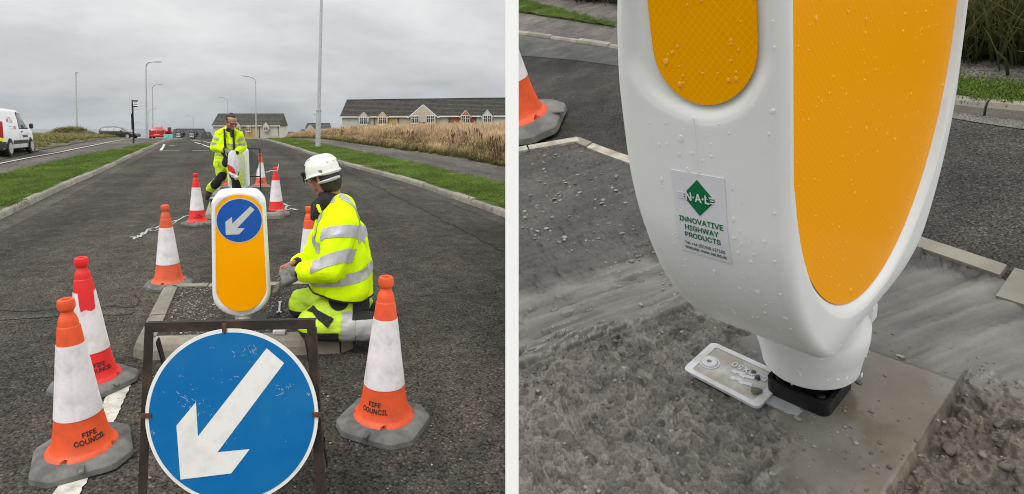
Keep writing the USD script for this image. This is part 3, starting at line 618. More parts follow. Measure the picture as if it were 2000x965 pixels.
bol.part('collar', revolve([(0.0, -.10), (.050, -.10), (.053, -.06), (.060, -.01), (.066, .012), (.05, .03), (0, .03)], 36), M['white_plastic'], smooth=35, local=True)
bol.part('boss', trs(rot(revolve([(0, 0), (.012, 0), (.014, .004), (.010, .007), (0, .007)], 20), 90, [1, 0, 0]), [0, -.066, .018]), M['white_plastic'], smooth=35, local=True)
lowz = base_z - bb[2]
bol.part('socket', cat([rbox(.12, .12, max(.02, -.09 - lowz), .012, (0, 0, (-.09 + lowz) / 2)), rbox(.30, .22, .014, .005, (.02, .02, lowz + .004))]), M['black'], smooth=30, local=True)

# the second bollard, seen from behind, and the back of a second round sign
B2Y = 11.0; b2b = at(467, 369, B2Y); H2 = at(467, 287, B2Y)[2] - b2b[2]
bol2 = Thing('traffic_bollard', 'plain cream back of a second bollard behind the standing worker', 'traffic bollard', M=frame(b2b, [1, 0, 0], [0, 1, 0], [0, 0, 1]))
def aB(z):
    a = .205
    if z < .1: a *= max(0, 1 - ((.1 - z) / .1) ** 2.6) ** (1 / 2.6)
    if z > H2 - .10: a = .205 - .08 * ((z - H2 + .10) / .10) ** 2.2
    return a
fB = stad_sdf(.172, .03, .6, H2 - .05)
bol2.part('shell', bollard_shell(aB, lambda z: .1, np.unique(np.r_[.1 * (1 - np.cos(np.linspace(.03, np.pi / 2, 14))), np.linspace(.1, H2 - .1, 20), np.linspace(H2 - .1, H2, 10)]), .03, (fB, .004, .012), nx=40, ny=12), M['white_plastic'], smooth=30, local=True)
bol2.part('back_panel', yface(stad_poly(.166, .035, .6, H2 - .056, True), -.0975, .001), M['white_dull'], local=True)
bol2.part('collar', revolve([(0, -.12), (.055, -.12), (.07, 0), (.05, .02), (0, .02)], 24), M['white_plastic'], smooth=35, local=True)
S2Y = 11.6; c2 = at(478.5, 317, S2Y); s2 = Thing('arrow_sign', 'dark back of a round sign in a black frame behind the second bollard', 'road sign', base=(c2[0], c2[1], c2[2] - .6))
s2p = s2.part('sign_plate', trs(rot(plate(Point(0, 0).buffer(.30, 40), .004), 90, [1, 0, 0]), c2), M['sign_back'])
tl2, tr2 = at(449, 290, S2Y), at(507, 291, S2Y); bl2, br2 = at(449, 345, S2Y), at(508, 345, S2Y)
for a, b in ((tl2, tr2), (tl2, bl2), (tr2, br2), (bl2, br2)): s2.part('frame_bar', trs(bar(a, b, .02, .02, up=(0, 1, 0)), [0, .02, 0]), M['black'])
for a in (bl2, br2): s2.part('frame_leg', trs(bar(a, np.array([a[0], a[1] + .02, float(G(S2Y))]), .02, .02, up=(0, 1, 0)), [0, .02, 0]), M['black'])

# ------------------------------------------------------------------ street lamps and the bus stop
def lamp(bu, bv, tu, tv, y, arm, label, r0=.075, r1=.045, tilt=1.0, drop=False, head=.55, ground=True, band=False):
    """arm: (pixels sideways, pixels down) from the top of the pole to the tip of the head."""
    b, t = at(bu, bv, y), at(tu, tv, y); 
    if drop: b[2] = float(G(y)) - .2
    T = Thing('street_lamp', label, 'street lamp', base=b, group='street lamps along the road')
    d = t - b; L = np.linalg.norm(d); tip = at(tu + arm[0], tv + arm[1], y + (arm[2] if len(arm) > 2 else 0))
    s = (tip - t); rad = min(.5, .35 * np.linalg.norm(s) + .05)
    T.part('pole', tube([b - d / L * .15, b + d * .22, b + d * .221, b + d * .24, b + d * .6, t - d / L * rad], [r0, r0 * .98, r0 * .98, r0 * .78, (r0 * .75 + r1) / 2, r1], 14), M['steel'], smooth=40)
    dirn = s / np.linalg.norm(s); pts = []
    for a in np.linspace(0, np.pi / 2, 7): pts.append(t - d / L * rad * (1 - math.sin(a)) + dirn * rad * (1 - math.cos(a)))
    h0 = tip - dirn * head; pts.append(h0); T.part('arm', tube(pts, [r1] * 7 + [r1 * .8], 10), M['steel'], smooth=60)
    side = np.cross(dirn, [0, 0, 1]); side /= np.linalg.norm(side); upv = np.cross(side, dirn)
    hd = []
    for q, w, hgt in ((0, .05, .04), (.12, .09, .06), (.5, .13, .075), (.85, .12, .055), (1, .06, .03)):
        th = np.linspace(0, 2 * np.pi, 14, endpoint=False); c = h0 + dirn * head * q
        hd.append(c + side * (w * np.cos(th))[:, None] + upv * (hgt * np.maximum(np.sin(th), -.45))[:, None])
    hm = loft(hd); hm.fix_normals(); hp = T.part('lamp_head', hm, M['lamp_head'], smooth=40)
    lens = trs(bar(h0 + dirn * head * .3, h0 + dirn * head * .9, .16, .015, up=upv), -upv * .035); T.part('lens', lens, M['sign_white2'], parent=hp)
    if band: T.part('band', tube([b + d * .218, b + d * .226], r0 * 1.05, 14), M['steel_bright'])
    return T
lamp(621, 283, 628.5, -26, 27.5, (-9, -2, -.3), 'tall grey street lamp on the right verge, head out of frame above the helmet', .125, .07, band=True)
lamp(286.5, 273, 285, 121, 54, (31, 0), 'tall street lamp beside the red car with arm to the right', .11, .06, head=.9)
lamp(299, 273, 297.5, 166, 76, (21, -2), 'second street lamp past the red car, arm to the right', .11, .06, head=.9)
lamp(291, 282, 290.5, 215, 118, (14, -3), 'far street lamp low between two taller ones, arm to the right', .09, .06, drop=True, head=.9)
lamp(150.5, 263, 148, 140, 62, (3, 2, -1.6), 'lone street lamp on the left grass bank above the mound', .12, .06, head=.7)
lamp(500.5, 276, 499, 152, 66, (-26, -4), 'tall street lamp in front of the cream houses with arm to the left', .10, .06, head=.9)
lamp(445, 290, 444.5, 192, 92, (-18, -2), 'street lamp rising above the roof left of the standing worker\'s head', .10, .06, drop=True, head=.9)
lamp(378, 274, 377.5, 227, 150, (-14, -2), 'small street lamp at the right end of the grey roofed house', .11, .07, drop=True, head=1.2)
lamp(262.5, 274, 263, 240, 190, (10, -3), 'tiny far street lamp just right of the bus stop pole', .12, .08, drop=True, head=1.4)
lamp(585, 275, 584.5, 240, 190, (-10, -2), 'tiny far street lamp right of the cream houses', .12, .08, drop=True, head=1.4)
lamp(617.5, 281, 617.5, 224, 110, (-9, -2), 'far street lamp half hidden by the tall grey pole', .09, .06, drop=True, head=.9)
BSY = 33.0; p0, p1 = at(261, 279, BSY), at(258.5, 195, BSY)
bs = Thing('bus_stop', 'dark bus stop pole with striped flag beside the left path', 'bus stop', base=p0)
bs.part('pole', tube([p0 - [0, 0, .1], p1], [.055, .05], 12), M['navy'], smooth=40)
fl = bs.part('flag', bar(at(260, 202.5, BSY - .05), at(269, 202.5, BSY - .05), .035, .42, up=(0, 0, 1)), M['sign_white2'])
for v0, hh in ((197.2, .085), (208, .06)): bs.part('flag_band', trs(bar(at(260, v0, BSY - .05), at(269, v0, BSY - .05), .041, hh), [0, 0, 0]), M['navy'], parent=fl)
for v0, hh, ua, ub in ((201, .03, 261.5, 267.5), (204.3, .03, 261, 268.5)): bs.part('flag_text', bar(at(ua, v0, BSY - .05), at(ub, v0, BSY - .05), .041, hh), M['navy'], parent=fl)
bs.part('timetable_case', bar(at(257.6, 222, BSY - .04), at(258.6, 253, BSY - .04), .14, .05, up=(1, 0, 0)), M['navy'])

# ------------------------------------------------------------------ tools on the island and a folded wire stand
zi = IH
def gi(u, v): return gp(u, v, zi)
sp0, sp1 = gi(545, 612), gi(547, 592)
def spanner(p0, p1, w=.022):
    d = (p1 - p0)[:2]; L = np.linalg.norm(d); a = math.atan2(d[1], d[0])
    sh = LineString([(0, 0), (L, 0)]).buffer(w * .32, cap_style=2).union(Point(L, 0).buffer(w * .75).difference(Point(L, 0).buffer(w * .42))).union(Point(0, 0).buffer(w * .95).difference(Polygon([(-.1, -w * .4), (w * .1, -w * .4), (w * .1, w * .4), (-.1, w * .4)])))
    m = plate(sh, .008); m.apply_transform(trimesh.transformations.rotation_matrix(a, [0, 0, 1])); m.apply_translation([p0[0], p0[1], float(G(p0[1])) + zi + .004]); return m
single('spanner', spanner(sp0, sp1), M['steel_bright'], 'shiny open-ended spanner lying on the muddy island', 'spanner')
b0 = gi(546, 651); M['grey_box'] = mat('grey_block', (.50, .51, .52), (.36, .365, .37), rough=.5, scale=30)
single('sharpening_block', trs(rbox(.085, .05, .03, .006), b0 + [0, 0, .012]), M['grey_box'], 'small pale grey block on the island edge above the round sign', 'block', smooth=30)
ws = Thing('wire_stand', 'thin folded metal wire stand at the standing worker\'s rear foot', 'wire stand', base=at(415, 421, 8.6))
W_ = lambda u, v, y=8.6: at(u, v, y)
ws.part('panel', cat([bar(W_(410, 389), W_(424, 388), .10, .004, up=(0, 0, 1)), tri((np.array([W_(410, 388), W_(425, 387), W_(424, 417, 8.7), W_(413, 419, 8.7)]), np.array([[0, 1, 2, 3]])))]), M['sign_back'])
ws.part('wire', tube([W_(410, 387), W_(425, 387)], .006, 6), M['steel_bright']); ws.part('wire', tube([W_(410, 388), W_(414, 419), W_(424, 419)], .006, 6), M['steel_bright']); ws.part('wire', tube([W_(411, 407), W_(424, 407)], .006, 6), M['steel_bright'])

# ------------------------------------------------------------------ people
M['hivis'] = mat('hi_vis_yellow', (.72, 1.0, .004), (.60, .90, .004), rough=.8, spec=.12, scale=5, detail=6, lo=.4, hi=.75, bump=.25, bscale=16, bdist=.012)
M['hivis2'] = mat('hi_vis_trousers', (.56, .84, .016), (.36, .52, .04), rough=.7, scale=6, detail=8, lo=.42, hi=.72, bump=.3, bscale=16, bdist=.012)
M['hivis_dirty'] = mat('hi_vis_trousers_dirty', (.60, .86, .016), (.11, .12, .04), rough=.7, scale=9, detail=8, lo=.52, hi=.70, bump=.3, bscale=18, bdist=.012)
M['reflect'] = mat('reflective_tape', (.47, .475, .49), (.39, .39, .40), rough=.42, scale=14, detail=5, bump=.15, bscale=40, bdist=.004, metallic=.15)
M['cloth_black'] = mat('black_cloth', (.010, .010, .012), (.022, .021, .021), rough=.85, scale=15, bump=.3, bscale=60, bdist=.004)
M['skin'] = mat('skin', (.46, .235, .165), (.38, .175, .125), rough=.5, scale=14, detail=5, bump=.08, bscale=120, bdist=.002)
M['skin_red'] = mat('skin_ruddy', (.42, .195, .14), (.34, .145, .105), rough=.5, scale=18, detail=5)
M['hair'] = mat('dark_hair', (.016, .011, .009), (.035, .024, .018), rough=.6, scale=60, stretch=(1, 1, .2), bump=.6, bscale=180, bdist=.004)
M['helmet'] = mat('helmet_white', (.80, .795, .74), (.74, .73, .67), rough=.28, scale=6, coat=.15)
M['glove'] = mat('grey_glove', (.115, .115, .11), (.19, .185, .175), rough=.8, scale=24, bump=.5, bscale=70, bdist=.004)
M['glove_tan'] = mat('work_glove', (.27, .255, .20), (.12, .115, .095), rough=.8, scale=26, bump=.5, bscale=60, bdist=.004)
M['mud_steel'] = mat('muddy_tool', (.09, .075, .055), (.17, .145, .11), rough=.8, scale=40, bump=.6, bscale=120, bdist=.003)
def sph(p, r): return m3d.Manifold.sphere(float(r), 18).translate(tuple(float(x) for x in p))
def hullb(*ps): return m3d.Manifold.batch_hull([sph(p, r) for p, r in ps])
def union(ms): return m3d.Manifold.batch_boolean(list(ms), m3d.OpType.Add)
def skin(ms, l=.014, it=12, wr=0.0, ws=9, seed=0, stretch=(1, 1, 1)):
    m = tri(union(ms).refine_to_length(l)); m.merge_vertices(); trimesh.smoothing.filter_taubin(m, lamb=.5, nu=.52, iterations=it)
    if wr:
        n = m.vertex_normals; p = m.vertices * ws * np.array(stretch)
        f = meshkit.fbm(p + 2.2 * meshkit.fbm(p * .5, 2, seed + 9)[:, None], 3, seed); ridge = 1 - np.abs(2 * f - 1) * 2.2
        m.vertices = m.vertices + n * (ridge[:, None] * wr)
    return m
def shell_part(m, fn, off):
    """A patch sewn onto the cloth: the faces whose centres satisfy fn, cut finely and set off outwards."""
    c = m.triangles_center; c = c + (m.vertices.mean(0) - c) * 0; a = m.subdivide(); a = a.subdivide(); mask = fn(a.triangles_center)
    s = a.submesh([np.nonzero(mask)[0]], append=True, repair=False); n = s.vertex_normals.copy(); 
    q = trimesh.Trimesh(np.vstack([s.vertices + n * off, s.vertices - n * .004]), np.vstack([s.faces, s.faces[:, ::-1] + len(s.vertices)]), process=False)
    return q
def between(m, c, axis, hw, keep=None, off=.004):
    axis = np.array(axis, float); axis /= np.linalg.norm(axis); c = np.array(c, float)
    s = m.slice_plane(c - axis * hw, axis); s = s.slice_plane(c + axis * hw, -axis)
    if keep is not None: s = s.submesh([np.nonzero(keep(s.triangles_center))[0]], append=True, repair=False)
    s.merge_vertices(); n = s.vertex_normals.copy()
    return trimesh.Trimesh(s.vertices + n * off, s.faces, process=False)
def near_seg_d(a, b, P):
    a, b = np.array(a), np.array(b); d = b - a; t = np.clip(((P - a) @ d) / (d @ d), 0, 1); return np.linalg.norm(P - a - t[:, None] * d, axis=1)
def near_seg(a, b, r):
    a, b = np.array(a), np.array(b); d = b - a
    def f(P):
        t = np.clip(((P - a) @ d) / (d @ d), -.1, 1.1); return np.linalg.norm(P - a - t[:, None] * d, axis=1) < r
    return f
def hand(w, fwd, palm, L=.185, curl=(35, 45, 30), thumb=1, spread=.10, gr=1.0):
    """Palm, four fingers of different lengths with three bones each and a thumb leaving the side of the palm."""
    f = np.array(fwd, float); f /= np.linalg.norm(f); n = np.array(palm, float); n -= f * (n @ f); n /= np.linalg.norm(n); s = np.cross(n, f) * thumb
    w = np.array(w, float); pl_ = L * .52; hw = L * .21; ms = []
    ms.append(hullb((w + s * hw * .55, .018 * gr), (w - s * hw * .55, .018 * gr), (w + f * pl_ + s * hw, .013 * gr), (w + f * pl_ - s * hw, .012 * gr), (w + f * pl_ * .5 + s * hw * .9 - n * -.004, .017 * gr), (w + f * pl_ * .5 - s * hw * .9, .016 * gr)))
    for k, (o, ln, sp) in enumerate(((.95, .44, 1), (.33, .50, .35), (-.3, .47, -.3), (-.9, .37, -1))):
        p = w + f * pl_ + s * hw * o; d = f + s * spread * sp; d /= np.linalg.norm(d); a = 0; r0 = (.0098, .0102, .0097, .0085)[k] * gr
        for j, (q, c) in enumerate(zip((.45, .31, .24), curl)):
            a += math.radians(c * (1 + .12 * k)); dd = d * math.cos(a) + n * math.sin(a); e = p + dd * L * ln * q; ms.append(hullb((p, r0 * (1 - .08 * j)), (e, r0 * (.93 - .1 * j)))); p = e
    p = w + f * pl_ * .28 + s * hw * .85 + n * .006
    for (df, ds, dn, q, r1) in ((.55, .75, .35, .26, .0125), (.8, .35, .5, .2, .0112), (.9, .05, .45, .15, .0098)):
        d = f * df + s * ds + n * dn; d /= np.linalg.norm(d); e = p + d * L * q; ms.append(hullb((p, r1 * gr), (e, r1 * .92 * gr))); p = e
    return ms

# --- the kneeling worker
J = at
kz = lambda p, z: np.array([p[0], p[1], z])
P = dict(pelL=J(675, 598, 3.56), pelR=J(660, 596, 3.84), belL=J(655, 548, 3.56), belR=J(652, 548, 3.80), midL=J(668, 520, 3.55), midR=J(660, 516, 3.82), chL=J(662, 460, 3.53), chR=J(652, 458, 3.82),
         shL=J(672, 440, 3.44), shR=J(645, 428, 3.90), upL=J(668, 404, 3.60), upR=J(652, 402, 3.76), neck=J(652, 398, 3.68), nk2=J(641, 378, 3.67), elL=J(646, 527, 3.34), wrL=J(588, 531, 3.42), elR=J(606, 512, 3.93), wrR=J(582, 514, 3.72))
P['knL'] = kz(J(610, 648, 3.44), IH + .095); P['anL'] = kz(J(718, 655, 3.44), IH + .085); P['toeL'] = kz(J(744, 655, 3.48), .045)
P['knR'] = kz(J(588, 622, 3.86), IH + .10); P['anR'] = kz(J(705, 625, 3.90), IH + .09); P['toeR'] = kz(J(736, 630, 3.92), .06)
w1 = Thing('person', 'worker in white helmet and hi-vis jacket kneeling on the island, tool in hands', 'person', base=(P['knL'][0], P['knL'][1], IH))
F1 = np.array([-.80, .54, -.20]); F1 /= np.linalg.norm(F1); U1 = np.array([-.24, .0, 1.0]); U1 -= F1 * (U1 @ F1); U1 /= np.linalg.norm(U1); S1 = np.cross(U1, F1)      # S1: the worker's left, towards the camera
hc = J(634, 347, 3.66)
def hp(f, s, u): return hc + F1 * f + S1 * s + U1 * u
def head_parts(hp, k=1.0):
    """Skull, jaw, nose, brow, lips and ears round the head's centre; hp(forward, left, up)."""
    ms = [hullb((hp(-.025, 0, .03), .088 * k), (hp(.025, 0, .035), .078 * k)), hullb((hp(.03, 0, .01), .072 * k), (hp(.055, 0, -.085), .038 * k), (hp(-.01, .035, -.06), .04 * k), (hp(-.01, -.035, -.06), .04 * k)),
          hullb((hp(.098, 0, .005), .010), (hp(.116, 0, -.036), .015), (hp(.095, 0, -.04), .022)), hullb((hp(.088, .045, .018), .012), (hp(.097, 0, .02), .012), (hp(.088, -.045, .018), .012)),
          hullb((hp(.095, .022, -.066), .008), (hp(.1, 0, -.068), .009), (hp(.095, -.022, -.066), .008)), hullb((hp(.085, 0, -.098), .022), (hp(.07, 0, -.09), .03))]
    for s in (1, -1):
        ms.append(hullb((hp(.07, s * .055, -.025), .024), (hp(.06, s * .05, -.05), .02)))
        ms.append(hullb((hp(-.008, s * .083, .018), .010), (hp(-.022, s * .09, .02), .010), (hp(-.012, s * .084, -.03), .008), (hp(-.026, s * .092, -.005), .009)))
    return ms
hd = head_parts(hp, 1.0)
bodyms = hd + [hullb((hp(-.02, 0, -.05), .062), (P['nk2'], .06), (P['neck'], .066)), hullb((P['neck'], .07), (P['shL'], .06), (P['shR'], .06)), hullb((P['shL'], .055), (P['shR'], .055), (P['chL'], .11), (P['chR'], .11), (P['pelL'], .11), (P['pelR'], .11))]
for s in 'LR':
    bodyms += [hullb((P['sh' + s], .05), (P['el' + s], .042)), hullb((P['el' + s], .042), (P['wr' + s], .03)), hullb((P['pel' + s], .09), (P['kn' + s], .06)), hullb((P['kn' + s], .058), (P['an' + s], .045)), hullb((P['an' + s], .04), (P['toe' + s], .03))]
gloveL = hand(P['wrL'] + np.array([-.03, 0, -.005]), [-.92, .12, -.42], [.1, .65, -.55], .19, (30, 40, 30), 1, .12, 1.22)
handR = hand(P['wrR'] + np.array([-.022, -.01, 0]), [-.86, -.30, -.40], [0, -.6, -.75], .18, (50, 60, 40), -1, .06)
body1 = w1.part('body', skin(bodyms + handR, .011, 8), M['skin_red'], smooth=True)
TOR = [('up', .085), ('ch', .145), ('mid', .168), ('bel', .17)]
jk = [hullb(*[(P[a + 'L'], ra) for a, ra in TOR[k:k + 2]], *[(P[a + 'R'], ra) for a, ra in TOR[k:k + 2]]) for k in range(3)]
hemL, hemR = J(672, 565, 3.54), J(662, 565, 3.84)
jk += [hullb((J(692, 520, 3.66), .12), (J(695, 585, 3.66), .125), (P['midL'], .15), (P['midR'], .15), (hemL, .165), (hemR, .16)), hullb((J(692, 520, 3.66), .12), (J(682, 455, 3.66), .11), (P['chL'], .12), (P['chR'], .12), (P['midL'], .14), (P['midR'], .14))]
jk += [hullb((P['upL'], .075), (P['shL'], .085), (P['chL'], .12)), hullb((P['upR'], .075), (P['shR'], .085), (P['chR'], .12)), hullb((P['midL'], .165), (P['midR'], .165), (hemL, .175), (hemR, .165)),
       hullb((P['shL'], .088), (P['shL'] * .5 + P['elL'] * .5, .088), ), hullb((P['shL'] * .5 + P['elL'] * .5, .088), (P['elL'], .078)), hullb((P['elL'], .078), (P['wrL'] * .85 + P['elL'] * .15, .060)),
       hullb((P['shR'], .085), (P['elR'], .075)), hullb((P['elR'], .075), (P['wrR'] * .85 + P['elR'] * .15, .058))]
jm = skin(jk, .013, 8, .013, 6.5, 3, (1, 1, .7))
hz = J(666, 577, 3.5)
jm = jm.slice_plane(hz, [.17, 0, 1]); jm.merge_vertices()
jac = w1.part('jacket', jm, M['hivis'], smooth=True)
tl = P['upL'] * .5 + P['upR'] * .5; ba = hemL * .5 + hemR * .5; spine = tl - ba; spine /= np.linalg.norm(spine)
armL = near_seg(P['shL'], P['elL'], .125); fore = near_seg(P['elL'], P['wrL'], .10); armR = near_seg(P['shR'], P['elR'], .10); foreR = near_seg(P['elR'], P['wrR'], .09)
notarm = lambda Q: ~(armL(Q) | fore(Q) | armR(Q) | foreR(Q)) | ((Q - P['shL']) @ np.array([1, 0, 0]) > .12)
w1.part('reflective_band', between(jm, J(668, 537, 3.5), spine + np.array([-.10, 0, 0]), .036, lambda Q: ~(fore(Q) | foreR(Q)) & ((Q[:, 1] > 3.36) | (Q[:, 0] > P['elL'][0] + .02))), M['reflect'], smooth=True, parent=jac)
w1.part('reflective_band', between(jm, J(668, 470, 3.5), spine + np.array([-.22, 0, 0]), .036, notarm), M['reflect'], smooth=True, parent=jac)
dL = P['elL'] - P['shL']
w1.part('reflective_band', between(jm, P['shL'] + dL * .18, dL + np.array([.10, 0, -.02]), .038, lambda Q: armL(Q) & (Q[:, 1] < 3.60) & (Q[:, 0] < P['shL'][0] + .11)), M['reflect'], smooth=True, parent=jac)
w1.part('reflective_band', between(jm, P['shL'] + dL * .80, dL + np.array([.16, 0, 0.02]), .038, lambda Q: armL(Q) & (Q[:, 1] < 3.5)), M['reflect'], smooth=True, parent=jac)
def hit0(u, v):
    q = jm.ray.intersects_location([EYE], [ray(u, v)])[0]; return q[np.argmin(np.linalg.norm(q - EYE, axis=1))] if len(q) else None
for path_ in ([(612, 478), (617, 455), (625, 425), (638, 402), (650, 391)], [(668, 384), (684, 396), (698, 418), (706, 445), (710, 470)]):
    hp0 = [h for h in (hit0(u, v) for u, v in path_) if h is not None]
    if len(hp0) > 1: w1.part('shoulder_strap', shell_part(jm, lambda c: np.min([near_seg_d(hp0[k], hp0[k + 1], c) for k in range(len(hp0) - 1)], axis=0) < .023, .004), M['reflect'], smooth=True, parent=jac)
w1.part('hem_band', between(jm, J(666, 576, 3.5), [.17, 0, 1], .010, None, .005), M['cloth_black'], smooth=True, parent=jac)
cl_ = skin([hullb((J(643, 386, 3.66), .078), (J(652, 402, 3.68), .10)), hullb((J(625, 402, 3.63), .035), (J(640, 388, 3.6), .05), (J(612, 425, 3.66), .022), (J(618, 402, 3.7), .04))], .012, 6)
w1.part('collar', cl_, M['cloth_black'], smooth=True)
w1.part('zip_toggle', skin([hullb((J(621, 402, 3.52), .012), (J(625, 413, 3.50), .010))], .008, 2), M['hivis'], smooth=True)
cuffs = [hullb((P['wrL'] * .8 + P['elL'] * .2, .056), (P['wrL'] + np.array([-.01, 0, -.004]), .046)), hullb((P['wrR'] * .7 + P['elR'] * .3, .054), (P['wrR'], .042))]
for c in cuffs: w1.part('cuff', skin([c], .010, 5, .003, 30), M['cloth_black'], smooth=True)
tr = [hullb((P['pelL'], .155), (P['pelR'], .155), (J(668, 570, 3.7), .15))]
for s, k in (('L', 1), ('R', 1)):
    tr += [hullb((P['pel' + s], .14), (P['kn' + s] * .5 + P['pel' + s] * .5, .125)), hullb((P['kn' + s] * .5 + P['pel' + s] * .5, .125), (P['kn' + s], .094)), hullb((P['kn' + s], .094), (P['kn' + s] * .4 + P['an' + s] * .6, .092)), hullb((P['kn' + s] * .4 + P['an' + s] * .6, .092), (P['an' + s], .082))]
tm_ = skin(tr, .013, 8, .013, 8, 7, (.7, 1, 1))
tro = w1.part('trousers', tm_, M['hivis2'], smooth=True)
shin = P['anL'] - P['knL']; sk = near_seg(P['knL'], P['anL'], .115)
for q, hw_ in ((.66, .045), (.96, .058)): w1.part('reflective_band', between(tm_, P['knL'] + shin * q, shin, hw_, sk), M['reflect'], smooth=True, parent=tro)
cn = tm_.triangles_center
w1.part('knee_pad', shell_part(tm_, lambda cn: (cn[:, 2] < IH + .075) & (cn[:, 0] < J(665, 650, 3.5)[0]) & (cn[:, 1] < 3.68), .004), M['cloth_black'], smooth=True, parent=tro)
w1.part('knee_pad', shell_part(tm_, lambda cn: (cn[:, 2] < IH + .07) & (cn[:, 0] < J(660, 625, 3.9)[0]) & (cn[:, 1] > 3.70), .004), M['cloth_black'], smooth=True, parent=tro)
def hit(m, u, v):
    q = m.ray.intersects_location([EYE], [ray(u, v)])[0]; return q[np.argmin(np.linalg.norm(q - EYE, axis=1))] if len(q) else at(u, v, 3.4)
flap0, flap1 = hit(tm_, 605, 604), hit(tm_, 646, 632)
hip0 = hit(tm_, 662, 584)
def on_line(a, b, w):  # patches of cloth sewn on along a line seen on the near thigh
    def f(Q):
        d = b - a; t = ((Q - a) @ d) / (d @ d); e = np.linalg.norm(Q - a - t[:, None] * d, axis=1); return (t > 0) & (t < 1) & (e < w)
    return f
w1.part('pocket_flap', shell_part(tm_, lambda cn: on_line(flap0, flap1, .033)(cn) & (cn[:, 1] < 3.62), .007), M['cloth_black'], smooth=True, parent=tro)
w1.part('hip_panel', shell_part(tm_, lambda cn: (np.linalg.norm((cn - hip0) * [1, .5, 1], axis=1) < .070) & (cn[:, 1] < 3.62), .005), M['cloth_black'], smooth=True, parent=tro)
w1.part('seat_panel', shell_part(tm_, lambda cn: (cn[:, 0] > J(690, 590, 3.5)[0]) & (cn[:, 2] > J(690, 612, 3.5)[2]), .005), M['cloth_black'], smooth=True, parent=tro)
for s in 'LR':
    w1.part('boot', skin([hullb((P['an' + s] + np.array([.02, 0, -.01]), .06), (P['toe' + s] + np.array([.0, 0, .01]), .045), (P['toe' + s] + np.array([.03, 0, .07]), .035)), hullb((P['toe' + s] + np.array([.045, -.03, -.005]), .022), (P['toe' + s] + np.array([.045, .03, .0]), .022), (P['toe' + s] + np.array([-.02, 0, .02]), .05))], .012, 4), M['cloth_black'], smooth=True)
w1.part('glove', skin(gloveL + [hullb((P['wrL'], .038), (P['wrL'] + np.array([-.035, 0, -.005]), .040))], .009, 5, .002, 40), M['glove'], smooth=True)
w1.part('hair', skin([hullb((hp(-.035, 0, .0), .091), (hp(-.045, 0, -.04), .072)), hullb((hp(-.055, 0, -.055), .055), (hp(-.035, .03, -.05), .05), (hp(-.035, -.03, -.05), .05)), hullb((hp(.02, .065, .02), .028), (hp(-.03, .065, .01), .03)), hullb((hp(.02, -.065, .02), .028), (hp(-.03, -.065, .01), .03))], .01, 4, .003, 40), M['hair'], smooth=True)
# helmet: lofted dome with a flared rim, a peak at the front, ridges on the crown
hR = 64; th = np.linspace(0, 2 * np.pi, hR, endpoint=False); rows = []
def hel(k, lift, flare, peak):
    pk = np.clip(np.cos(th), 0, 1) ** 3; rr = np.stack([(.128 * k + flare + peak * pk) * np.cos(th), (.108 * k + flare) * np.sin(th)], 1)
    z = lift - .018 * np.cos(th) * (peak > 0) - .012 * np.clip(-np.cos(th), 0, 1) * (lift < .03)
    return np.array([hp(.004 + a, b, .035 + c) for (a, b), c in zip(rr, z)])
rows = [hel(.96, -.006, 0, .0), hel(1.0, -.010, .008, .028), hel(1.0, -.004, .009, .028), hel(1.0, .002, .002, .010)]
for t in np.linspace(.08, .97, 12): rows.append(hel(math.cos(t * math.pi / 2) ** .62, .118 * math.sin(t * math.pi / 2) + .0, 0, 0))
hm = loft(rows, cap=False); ctop = hp(.004, 0, .035 + .119); n0 = len(hm.vertices)
hm = trimesh.Trimesh(np.vstack([hm.vertices, ctop]), np.vstack([hm.faces, [[n0 - hR + i, n0 - hR + (i + 1) % hR, n0] for i in range(hR)]]), process=False); hm.fix_normals()
hel_ = w1.part('helmet', hm, M['helmet'], smooth=50)
def dome_pt(ang, t, out=0.0):
    k = math.cos(t * math.pi / 2) ** .62; q = hp(.004 + (.128 * k + out) * math.cos(ang), (.108 * k + out) * math.sin(ang), .035 + (.118 + out) * math.sin(t * math.pi / 2)); return q
for s in (-1, 0, 1):
    pts = [dome_pt(math.pi / 2 * 0 + s * (.45 if f < .5 else 1), .42 + .56 * f, .002) for f in np.linspace(0, 1, 8)] if s else [dome_pt(0, .38 + .6 * f, .003) for f in np.linspace(0, 1, 8)]
    pts2 = [dome_pt(math.pi - s * .5, .98 - .6 * f, .002) for f in np.linspace(0, 1, 8)]
    w1.part('crown_ridge', tube(pts + pts2, .0075, 8), M['helmet'], smooth=60, parent=hel_)
ce = dome_pt(.75, .10, .012); w1.part('visor_clip', skin([hullb((ce, .018), (ce + U1 * .004 + S1 * .004, .017)), hullb((ce - U1 * .02 + F1 * .008, .006), (ce - U1 * .05 + F1 * .012, .005)), hullb((ce - U1 * .02 - F1 * .012, .006), (ce - U1 * .048 - F1 * .014, .005))], .006, 2), M['black'], smooth=True, parent=hel_)
lg = dome_pt(2.05, .10, .001); w1.part('badge', bar(lg - F1 * .018 - U1 * .002, lg + F1 * .018 + U1 * .004, .004, .014, up=U1), M['glove'], parent=hel_)
w1.part('head_strap', tube([hp(-.02, .098, -.02), hp(-.07, .088, -.018), hp(-.115, .05, -.014), hp(-.128, 0, -.012)], [.008, .011, .012, .011], 8), M['reflect'], smooth=60, parent=hel_)
